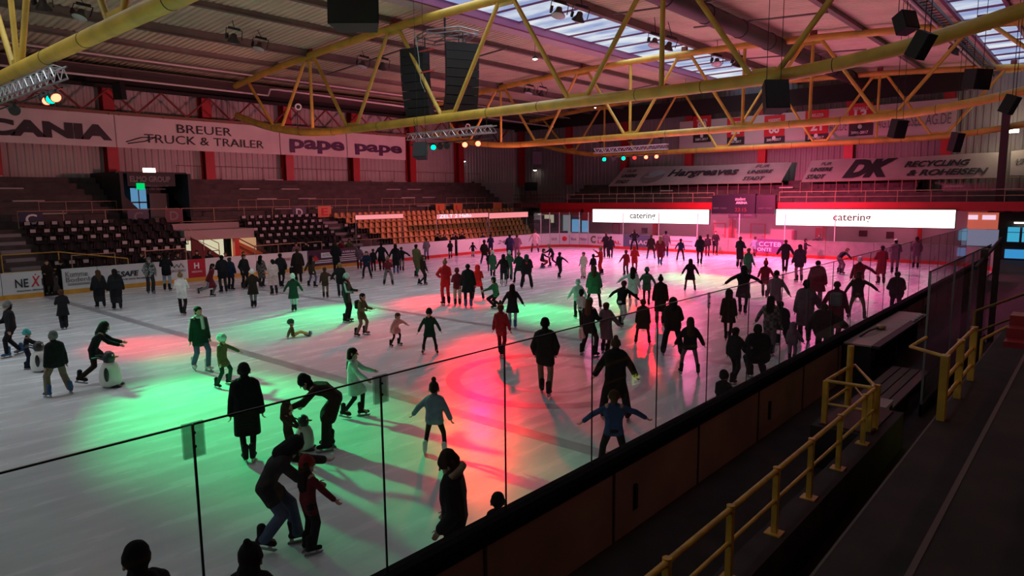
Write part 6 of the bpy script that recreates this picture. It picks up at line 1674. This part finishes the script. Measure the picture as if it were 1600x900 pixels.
person('man in black with a grey beanie, cut by the left edge of the picture', 22, 557, 468, face=285, legs='wa', jk=('hip', 'black'), tr=('reg', 'black'), head=(('beanie', 'grey'), ('short', 'hairdk')), arms=('dn', 'ft'), boots='bootblue', bulk=.02)
person('person in dark coat standing sideways near the board gate', 101, 515, 452, face=185, legs='nr', jk=('flare', 'black'), tr=('wide', 'black'), head=(('short', 'hairbr'),), arms='ft')
person('left one of two people in long dark cloaks walking hand in hand', 158, 482, 420, face=195, jk=('long', 'black'), tr=('reg', 'black'), head=(('long', 'hairbr'),), legs='wa', arms='dn', bulk=.03)
person('right one of two people in long dark cloaks walking hand in hand', 184, 485, 418, face=190, jk=('long', 'black'), tr=('reg', 'black'), head=LONG, legs='wa', arms='dn', bulk=.03)
person('person in a white jacket and dark trousers near the left boards', 286, 493, 424, face=170, jk=('hip', 'white'), tr=('reg', 'dkbrown'), head=(('bun', 'hairlt'),), legs='wa', arms='ft')
person('person in a camouflage jacket leaning at the left boards', 236, 459, 402, face=20, jk=('puff', 'camo'), tr=('wide', 'charcoal'), head=(('cap', 'grey'),), arms='pk', boots='bootblue')
person('man in a black jacket and blue jeans beside the camouflage jacket', 262, 455, 394, face=170, jk=('hip', 'black'), tr=('reg', 'ltdenim'), head=(('short', 'hairdk'),), arms='ft')
person('figure in dark brown standing in the open board gate at the left', 0, 0, face=10, jk=('coat', 'dkbrown'), tr=('reg', 'black'), head=(('short', 'hairbr'),), H=1.78, at=(10.0, 38.75, 0), arms='ft', skates=False)
person('second figure behind in the open board gate, all black', 0, 0, face=330, jk=('coat', 'black'), tr=('reg', 'black'), head=(('beanie', 'black'),), H=1.7, at=(10.75, 39.15, 0), arms='pk', skates=False)
person('person in a burgundy coat lunging forward near the red board', 330, 464, face=75, legs='sp', jk=('coat', 'maroon'), tr=('reg', 'grey'), head=LONG, H=1.66, lean=18, arms='bk')
person('dark person facing the red board, left of the crowd at the left boards', 350, 458, 398, face=200, jk=('hip', 'black'), tr=('reg', 'charcoal'), head=HB, arms='ft', bulk=.03)
person('dark person in the middle of the crowd at the left boards', 361, 454, 402, face=150, jk=('hip', 'navy'), tr=('reg', 'black'), head=(('short', 'hairbr'),), arms='pk', bulk=.03)
person('person with short brown hair at the right of the crowd at the left boards', 383, 452, 397, face=40, jk=('hip', 'black'), tr=('reg', 'black'), head=(('short', 'hairbr'),), arms='pk', bulk=.02)
person('person in a white bobble-less beanie, dark brown jacket and grey trousers from behind', 397, 481, 421, face=184, jk=('flare', 'dkbrown'), tr=('reg', 'grey'), head=(('beanie', 'white'),), legs='nr', arms='ou')
person('person in a grey checked coat behind the white beanie', 409, 449, 399, face=150, jk=('coat', 'plaid'), tr=('reg', 'black'), head=LONG, arms='dn')
person('girl in a pale pink coat with dark hair', 429, 461, 405, face=200, jk=('coat', 'palepink'), tr=('reg', 'charcoal'), head=(('short', 'hairdk'),), arms='ft', bulk=.02)
person('slim person in black with legs crossed, right of the pale pink coat', 440, 450, 394, face=170, jk=('hip', 'black'), tr=('slim', 'black'), head=(('short', 'hairdk'),), legs='wa', arms='pk', bulk=.02)
person('tall person in a dark brown coat with a bag, left of the long-haired jeans wearer', 467, 443, 388, face=190, jk=('coat', 'dkbrown'), tr=('reg', 'black'), head=(('short', 'hairbr'),), arms='dn', bulk=.03, extra=('bag:black',))
person('person in a brown jacket and blue jeans with long hair, skating right', 488, 449, 397, face=140, jk=('hip', 'brown'), tr=('slim', 'denim'), head=LONG, legs='wd', arms='bk')
person('child in a grey brown jacket held by the hand of a black-clad adult', 509, 466, 418, face=175, jk=('hip', 'brown'), tr=('reg', 'khaki'), head=SHORTB, arms=('dn', (10, 50, 10)))
person('adult in black holding the hand of the grey brown child', 533, 465, 409, face=180, jk=('hip', 'black'), tr=('reg', 'charcoal'), head=(('short', 'hairlt'),), arms=((5, 35, 10), 'dn'), bulk=.02, legs='wa')
person('tall dark person in front of the dark purple board', 526, 428, 372, face=160, jk=('coat', 'black'), tr=('reg', 'black'), head=(('short', 'hairbr'),), arms='pk')
person('pink-lit person in light top beside the dark purple board', 562, 421, 384, face=180, jk=('hip', 'mauve'), tr=('reg', 'black'), head=SHORTB, arms='pk')
person('child in a navy jacket with pale sleeve stripes', 574, 436, 391, face=350, jk=('puff', 'navy'), tr=('reg', 'black'), head=SHORTB, arms='ft', extra=('stripe:ltgrey',), legs='wd')
person('person just behind the child with pale sleeve stripes', 584, 425, 389, face=190, jk=('hip', 'black'), tr=('reg', 'black'), head=SHORTB, arms='dn')
person('tall adult in black with arms out towards two neighbours', 597, 424, 378, face=182, jk=('flare', 'black'), tr=('reg', 'black'), head=HB, arms='ou', legs='wa')
person('child in maroon top and grey trousers skating toward the green light', 607, 446, 400, face=175, jk=('short', 'maroon'), tr=('wide', 'grey'), head=(('bun', 'hairlt'),), legs='wd', arms='ft')
person('person in black with blue skates, left of two near the pale board', 619, 428, 381, face=175, jk=('coat', 'black'), tr=('reg', 'black'), head=LONG, arms=((5, 30, 5), 'dn'), boots='bootblue')
person('person in black with grey trousers stretching an arm right, near the pale board', 628, 424, 386, face=170, jk=('puff', 'black'), tr=('reg', 'grey'), head=SHORTB, arms=('dn', 'wi'))
person('person in an olive coat with green-lit legs', 651, 434, 379, face=150, jk=('coat', 'olive'), tr=('reg', 'green'), head=HB, arms=('re', 'dn'), legs='wa')  # trouser colour carries the green light
person('person in dark brown gliding with one foot behind, over the green light', 661, 446, 396, face=120, jk=('hip', 'dkbrown'), tr=('slim', 'black'), head=(('ponytail', 'hairbr'),), legs='gl', arms='dn')
person('slim grey-clad person standing at the pale boards', 667, 407, 372, face=200, jk=('hip', 'grey'), tr=('reg', 'denim'), head=SHORTB, arms='pk')
person('person in black with a child at the far boards, left of the dark gate', 704, 404, 376, face=190, jk=('hip', 'black'), tr=('reg', 'grey'), head=HB, arms='ft', bulk=.02)
person('black figure in the dark gate of the far boards', 0, 0, face=0, jk=('coat', 'black'), tr=('reg', 'black'), head=SHORTB, H=1.75, at=(37.6, 38.9, 0), arms='pk', skates=False)
person('small child in dark jacket before the grey-shaped board', 739, 402, 379, face=170, jk=('hip', 'black'), tr=('reg', 'ltgrey'), head=HB, arms='ou')
person('man in dark clothes walking at the far boards', 757, 414, 374, face=165, jk=('hip', 'dkbrown'), tr=('reg', 'charcoal'), head=(('beanie', 'black'), ('short', 'hairdk')), legs='wd', arms='pk', boots='bootblue')
person('dark person at the far boards right behind the walking man', 767, 401, 366, face=190, jk=('hip', 'navy'), tr=('reg', 'black'), head=HB, arms='ft')
person('woman brightly red-lit with hands on hips', 697, 477, 405, face=200, jk=('hip', 'red'), tr=('reg', 'red'), head=(('bun', 'hairlt'),), arms=('hp', 'ft'))  # red light put into jacket and trouser colours
person('child in a maroon hoodie and beige trousers from behind, in the red group', 715, 478, 419, face=182, jk=('hoodie', 'maroon'), tr=('wide', 'beige'), head=(('beanie', 'maroon'), ('short', 'hairbr')), arms='ft')
person('man in black with blue skates, middle of the red-lit group', 732, 481, 412, face=180, jk=('flare', 'black'), tr=('reg', 'black'), head=HB, boots='bootblue', bulk=.015)
person('woman in a bright red jacket, right of the red-lit group', 747, 469, 412, face=180, jk=('hip', 'red'), tr=('reg', 'maroon'), head=(('hood', 'red'),), legs='wd', arms='ft')
person('person in a grey green coat and beanie, left of the green-lit group', 770, 433, 392, face=160, jk=('coat', 'green'), tr=('reg', 'dkgreen'), head=(('beanie', 'mint'),), arms='ha')
person('dark person behind the grey green coat', 765, 425, 394, face=170, jk=('hip', 'black'), tr=('reg', 'black'), head=HB, arms='pk')
person('person with long dark hair and dark top, arm to the left, in the green-lit group', 787, 447, 397, face=175, jk=('hip', 'black'), tr=('wide', 'dkgreen'), head=LONG, arms=('ou', 'dn'), boots='bootwhite')
person('person in light hoodie, second in the green-lit group', 796, 438, 392, face=165, jk=('hoodie', 'green'), tr=('wide', 'green'), head=(('beanie', 'mint'),), arms='ft')
person('person in white-sleeved jacket, third in the green-lit group', 811, 443, 392, face=190, jk=('hip', 'dkgreen'), tr=('slim', 'dkgreen'), head=(('short', 'hairlt'),), arms='ft', legs='wd', extra=('stripe:ltgrey',))
person('person in a black jacket with a round red emblem on the back', 823, 451, 396, face=180, jk=('puff', 'black'), tr=('wide', 'black'), head=(('hood', 'dkgreen'),), bulk=.05, extra=('emblem',), arms='ft', legs='wd')
person('person in dark blue at the far corner behind the green-lit group', 797, 410, 365, face=190, jk=('hip', 'navy'), tr=('reg', 'black'), head=HB, arms='ft', bulk=.03)
person('person with grey hood at the far corner, right behind the green-lit group', 808, 408, 366, face=170, jk=('puff', 'mauve'), tr=('reg', 'grey'), head=SHORTB, arms='ft', bulk=.02)
person('child leaning back in dark green top and dark trousers, bent knees', 776, 482, face=240, legs='cr', arms=('fw', 'fw'), jk=('short', 'green'), tr=('reg', 'black'), head=(('short', 'hairdk'),), H=1.62, lean=16)
person('skater crouching in maroon trousers far left of the reddish light', 846, 419, face=90, legs='sq', arms=('fw', 'dn'), jk=('short', 'black'), tr=('reg', 'maroon'), head=HB, H=1.66, lean=18, boots='bootblue')
person('skater in black leaning forward behind the crouching one', 864, 417, face=275, legs='gl', arms=('fw', 'dn'), jk=('hip', 'black'), tr=('reg', 'black'), head=(('short', 'hairlt'),), H=1.62, lean=30)
person('child in black with arm stretched right on the reddish ice', 874, 435, 393, face=150, legs='wa', arms=('dn', 'wi'), jk=('short', 'black'), tr=('slim', 'black'), head=HB, lean=6)
person('pale-clad skater far away at the curved corner boards', 836, 395, 358, face=180, legs='wd', arms='ou', jk=('hip', 'palepink'), tr=('reg', 'mauve'), head=SHORTB)
person('person all in cream white near the middle of the pink ice', 912, 435, 394, face=330, jk=('hip', 'cream'), tr=('wide', 'cream'), head=HB, arms='pk')
person('short person in black with a flat cap beside the cream white one', 927, 432, 398, face=200, jk=('hip', 'black'), tr=('reg', 'black'), head=(('cap', 'black'), ('short', 'hairdk')), arms='dn')
person('person in red-lit jacket and red trousers with a hand raised', 939, 429, 385, face=250, jk=('hip', 'red'), tr=('reg', 'red'), head=(('short', 'hairlt'),), arms=('ft', (70, 10, 60)))  # jacket colour carries the red light
person('left one of a dark couple before the board with the green C', 947, 403, 363, face=190, jk=('hip', 'black'), tr=('reg', 'black'), head=SHORTB, arms='ft')
person('right one of a dark couple before the board with the green C', 954, 404, 368, face=180, jk=('hip', 'black'), tr=('reg', 'black'), head=HB, arms='dn', legs='wa')
person('man with hands on hips before the grey blue end board', 991, 392, 357, face=180, jk=('short', 'black'), tr=('reg', 'black'), head=SHORTB, arms='hp', legs='wd')
person('small person in dark red with a red cap, left of the red-lit woman', 978, 431, 391, face=200, jk=('hip', 'dkred'), tr=('reg', 'black'), head=(('cap', 'red'), ('short', 'hairbr')), arms=('ou', 'dn'))
person('woman lit bright red from above on the pink ice', 991, 429, 384, face=170, jk=('hip', 'red'), tr=('slim', 'dkred'), head=(('long', 'red'),), arms='ft')  # red light put into clothes and hair colours
person('left of three dark skaters in front of the framed pink board', 1017, 405, 365, face=180, jk=('hip', 'dkbrown'), tr=('slim', 'black'), head=SHORTB, boots='bootblue', legs='wd')
person('middle of three dark skaters, nearest, in a dark red coat', 1031, 415, 364, face=175, jk=('coat', 'maroon'), tr=('slim', 'black'), head=(('long', 'hairlt'),), boots='bootblue', legs='wa')
person('right of three dark skaters in front of the framed pink board', 1040, 402, 360, face=185, jk=('hip', 'mauve'), tr=('reg', 'black'), head=HB, boots='bootblue')
person('child in navy with an arm out to the left, alone on the far pink ice', 1063, 408, 372, face=180, jk=('short', 'navy'), tr=('reg', 'black'), head=HB, arms=('ou', 'dn'), legs='wd')
person('woman in a black knee coat from behind between the green pools', 1078, 455, 403, face=182, jk=('flare', 'jet'), tr=('slim', 'maroon'), head=(('long', 'hairdk'),), legs='wd', arms='ou')
person('dark person with a hood beyond the black knee coat', 1093, 414, 363, face=180, jk=('puff', 'black'), tr=('slim', 'black'), head=HOOD, legs='wa', arms='ft', bulk=.02)
person('slim dark person facing the far boards, left of a pair', 1105, 401, 366, face=175, jk=('short', 'black'), tr=('slim', 'black'), head=HB, arms='ha')
person('dark person with crossed arms at the worn grey board', 1117, 399, 361, face=10, jk=('hip', 'black'), tr=('reg', 'black'), head=SHORTB, arms='ft', bulk=.02)
person('man in dark jacket and grey trousers at the worn grey-brown board', 1155, 419, 364, face=160, jk=('coat', 'black'), tr=('wide', 'grey'), head=SHORTB, arms='ft')
person('person in a blue grey jacket bending before the purple board', 1178, 402, 368, face=160, jk=('hip', 'bluegrey'), tr=('slim', 'maroon'), head=SHORTB, lean=14, legs='gl', arms=('ou', 'dn'))
person('person in a dark vest with green-lit sleeves on the far green pool', 1168, 440, 386, face=150, jk=('hip', 'dkgreen'), tr=('slim', 'black'), head=SHORTB, arms='dn', extra=('stripe:mint',), legs='wa')  # sleeve colour carries the green light
person('person in black jacket pointing left over the far green pool', 1160, 492, 412, face=180, jk=('flare', 'black'), tr=('slim', 'dkbrown'), head=(('hood', 'black'),), arms=('wi', (20, 65, 5)), legs='wa')
person('person with tall beanie holding arms low, right of the far green pool', 1194, 466, 402, face=170, jk=('hip', 'maroon'), tr=('reg', 'mauve'), head=(('pompom', 'dkred'), ('short', 'hairdk')), arms=('lo', 'lo'), legs='gl', lean=12)
person('person in dark cap and brown coat bending right of the tall beanie', 1210, 500, 421, face=170, jk=('hip', 'mauve'), tr=('reg', 'maroon'), head=(('cap', 'black'), ('short', 'hairdk')), arms=('dn', 'ou'), legs='wa', lean=10)
person('big man in black with arms out before the purple board', 1226, 426, 374, face=180, jk=('hip', 'black'), tr=('reg', 'jet'), head=(('short', 'hairbr'),), arms='ou', legs='nr', bulk=.02)
person('woman with long hair in dark clothes at the plain far board', 1248, 441, 376, face=200, jk=('hip', 'black'), tr=('reg', 'mauve'), head=LONG, arms='dn', bulk=.02)
person('slim person beside the long-haired woman at the plain far board', 1257, 405, 373, face=100, jk=('hip', 'black'), tr=('reg', 'black'), head=HB, arms=('fw', 'dn'))
person('man in dark clothes standing at the far boards under the right bright screen, arm out', 1279, 403, 365, face=340, jk=('hip', 'black'), tr=('reg', 'black'), head=SHORTB, arms=('dn', 'wi'))
person('person bending sideways in a black jacket and pale trousers at the far olive board', 1313, 428, face=120, legs='wd', jk=('short', 'black'), tr=('wide', 'mauve'), head=(('short', 'hairlt'),), arms=('wi', 'wi'), H=1.75, lean=52, bend=10, px_off=-.12)
# right of the green pools, towards the glass
person('person in a bright green-lit hooded jacket, left of the white jacket', 903, 498, 437, face=190, jk=('puff', 'mint'), tr=('reg', 'dkgreen'), head=(('beanie', 'mint'),), arms='ou')  # jacket colour carries the green light
person('person in a white jacket with dark straps and black trousers', 908, 512, 452, face=160, jk=('short', 'ltgrey'), tr=('reg', 'black'), head=(('beanie', 'black'), ('short', 'hairdk')), legs='wa', arms=('ft', 'dn'))
person('person in a dark green long hooded coat near the green and red edge', 928, 482, 413, face=180, jk=('flare', 'green'), tr=('slim', 'black'), head=(('long', 'hairbr'),), legs='wd', arms='dn', bulk=.02)
person('woman in a grey green coat with an arm stretched left, dark hair', 988, 480, 414, face=180, jk=('flare', 'mint'), tr=('slim', 'black'), head=LONG, arms=('wi', 'dn'), legs='gl', boots='bootwhite')
person('child in a green jacket with rucksack and green beanie', 1010, 478, 418, face=180, jk=('hip', 'green'), tr=('slim', 'black'), head=(('beanie', 'green'), ('short', 'hairdk')), arms='ou', extra=('pack:green',))
person('person in a black jacket leaning and stretching both arms on the near green pool', 970, 510, face=150, legs='gl', arms=('wi', (30, 50, 5)), jk=('short', 'jet'), tr=('reg', 'ltgrey'), head=SHORTB, H=1.70, lean=22, hy=10)
person('woman in a long dark coat with bun, pale skirt, right of the green jacket child', 1031, 508, 431, face=178, jk=('coat', 'dkbrown'), tr=('reg', 'mauve'), head=(('bun', 'hairdk'),), arms='ha')
person('child in a brown jacket with short hair and tall boots, arms down', 1004, 538, 466, face=180, jk=('flare', 'brown'), tr=('slim', 'dkbrown'), head=(('short', 'hairbr'),), legs='wd', arms='ha')
person('person in a green cap and dark jacket with a pale shoulder bag', 920, 556, 463, face=150, jk=('hip', 'black'), tr=('reg', 'dkbrown'), head=(('cap', 'green'), ('long', 'hairbr')), legs='wd', arms=('dn', 'ft'), extra=('bag:palepink',))
person('person in a mauve padded long coat with hood beside the pale shoulder bag', 946, 552, 473, face=150, jk=('coat', 'mauve'), tr=('reg', 'maroon'), head=(('short', 'hairbr'),), arms=('re', 'lo'), bulk=.03)
person('big dark hooded figure seen from behind with wide trousers, right of the brown child', 1050, 556, 462, face=182, jk=('puff', 'dkbrown'), tr=('wide', 'black'), head=(('hood', 'black'),), legs='wd', arms='ft', bulk=.03)
person('girl with brown beanie, dark jacket and skates, alone near the glass', 1077, 585, 495, face=185, jk=('puff', 'black'), tr=('slim', 'mauve'), head=(('beanie', 'brown'), ('long', 'hairbr')), legs='wd', arms='ou')
person('person in a dark brown hooded jacket beyond the last clear clamp', 1137, 532, 452, face=178, jk=('flare', 'dkbrown'), tr=('slim', 'dkbrown'), head=(('hood', 'dkbrown'),), legs='nr', arms='ha')
person('boy in a black padded jacket touching the big black crouching figure', 1146, 600, 510, face=150, jk=('puff', 'black'), tr=('reg', 'black'), head=HB, legs='wa', arms=('dn', 'fw'))
person('big black figure crouching at the near boards', 1184, 592, face=200, legs='sq', jk=('puff', 'jet'), tr=('ski', 'black'), head=(('beanie', 'black'), ('short', 'hairdk')), H=1.75, lean=14, bulk=.07, arms='ft')
person('small child leaning on the near boards, black silhouette', 0, 0, face=150, jk=('puff', 'black'), tr=('ski', 'black'), head=(('beanie', 'black'),), H=1.22, at=(11.95, 5.2, 0), arms=('ft', 'lo'))
person('toddler whose dark head just tops the near boards, right of the fur-hood woman', 0, 0, face=180, jk=('puff', 'black'), tr=('ski', 'black'), head=(('beanie', 'black'),), H=1.0, at=(5.62, 5.16, 0), arms='dn')
person('woman in a striped sweater stretching an arm left, seen through the glass', 1201, 556, 462, face=170, jk=('hip', 'plaid'), tr=('wide', 'mauve'), head=LONG, arms=('ou', 'dn'), legs='nr')
person('person in black bending between the striped sweater and the tall man', 1222, 540, face=200, jk=('puff', 'black'), tr=('reg', 'black'), head=HB, legs='cr', H=1.72, lean=34, arms=('fw', 'fw'), bulk=.02)
person('tall man in dark clothes holding a hand to the right, through the glass', 1256, 536, 437, face=180, jk=('coat', 'mauve'), tr=('reg', 'maroon'), head=(('beanie', 'black'), ('short', 'hairdk')), arms=('ha', 'lo'), bulk=.03)
person('person in a big dark jacket before the tall man', 1275, 482, 406, face=185, jk=('flare', 'maroon'), tr=('wide', 'mauve'), head=HB, arms='dn', bulk=.04)
person('small child in a mauve snow suit at the near boards', 1237, 565, 505, face=170, jk=('puff', 'mauve'), tr=('ski', 'mauve'), head=(('hood', 'mauve'),), arms=('dn', 'ou'), bulk=.02)
person('person with a grey rucksack holding the hand of the tall man', 1303, 541, 438, face=178, jk=('coat', 'maroon'), tr=('reg', 'maroon'), head=SHORTB, arms=('lo', 'dn'), legs='nr', extra=('pack:grey',))
person('person in a white cap with one arm stretched right, farther through the glass', 1340, 470, 399, face=180, jk=('hip', 'maroon'), tr=('reg', 'maroon'), head=(('beanie', 'white'),), arms=('dn', 'wi'), legs='wa')
person('person with golden belt bag holding hands, legs apart, near the desk', 1338, 500, 421, face=178, jk=('short', 'dkbrown'), tr=('slim', 'olive'), head=SHORTB, arms=('ou', 'wi'), legs='wd')
person('big dark person with arm stretched right behind the desk boards', 0, 0, face=180, jk=('puff', 'dkbrown'), tr=('ski', 'black'), head=SHORTB, H=1.62, at=(18.9, 5.5, 0), arms=('ou', 'wi'), bulk=.06)
person('pair skater in dark red at the far boards under the right screen, left', 1376, 445, 372, face=200, jk=('coat', 'maroon'), tr=('reg', 'maroon'), head=(('short', 'hairdk'),), arms='ft')
person('person in a white cap among the far group under the right screen', 1397, 428, 373, face=180, jk=('hip', 'mauve'), tr=('reg', 'mauve'), head=(('cap', 'white'), ('short', 'hairdk')), arms='ft', bulk=.02)
person('person with a black hat standing alone at the far right through the glass', 1430, 420, 370, face=180, jk=('hip', 'mauve'), tr=('reg', 'mauve'), head=(('beanie', 'black'), ('short', 'hairdk')), arms='pk')
person('dark person standing at the end of the near boards by the players box', 0, 0, face=190, jk=('puff', 'black'), tr=('reg', 'black'), head=HB, H=1.75, at=(27.2, 5.5, 0), arms='ft', bulk=.03)
# onlookers behind the left boards
for i, (px, z, c, hd_, lab) in enumerate(((222, 392, 'black', SHORTB, 'dark onlooker behind the bold-lettered white board, left one'), (248, 395, 'black', HB, 'dark onlooker behind the boards right of the camouflage jacket'), (276, 393, 'charcoal', SHORTB, 'dark onlooker left of the lit stair'),
        (307, 389, 'black', HB, 'dark onlooker standing before the lit stair, left one'), (326, 389, 'black', LONGB, 'dark onlooker standing before the lit stair, right one'), (352, 393, 'dkbrown', SHORTB, 'onlooker right of the red post'),
        (380, 395, 'charcoal', SHORTB, 'onlooker behind the boards before the stair wall'), (478, 369, 'black', HB, 'tall dark onlooker behind the white board, below the aisle'), (462, 377, 'mauve', LONGB, 'onlooker in a pinkish top left of the tall dark one'),
        (532, 360, 'dkred', SHORTB, 'onlooker in a red checked jacket at the aisle steps'), (545, 366, 'olive', HB, 'onlooker in olive right of the red checked jacket'),
        (684, 361, 'black', HB, 'dark onlooker behind the pale board, first of a row'), (694, 363, 'charcoal', SHORTB, 'dark onlooker behind the pale board, second of a row'), (712, 361, 'black', HB, 'dark onlooker at the dark gate of the far boards, left'), (722, 360, 'black', SHORTB, 'dark onlooker at the dark gate of the far boards, right'), (754, 362, 'navy', HB, 'dark onlooker behind the far left boards near the corner'))):
    p = at_y(px, z, 39.3); dist = math.hypot(p.x, p.y)
    hh = p.z + .05
    person(lab, 0, 0, face=(i * 37) % 80 - 40, jk=('hip', c), tr=('reg', 'black'), head=hd_, H=max(1.5, min(1.9, hh)), at=(p.x, 39.3, -0.05), arms=('ft', 'pk', 'dn')[i % 3], skates=False)

bpy.data.scenes.remove(TMP)
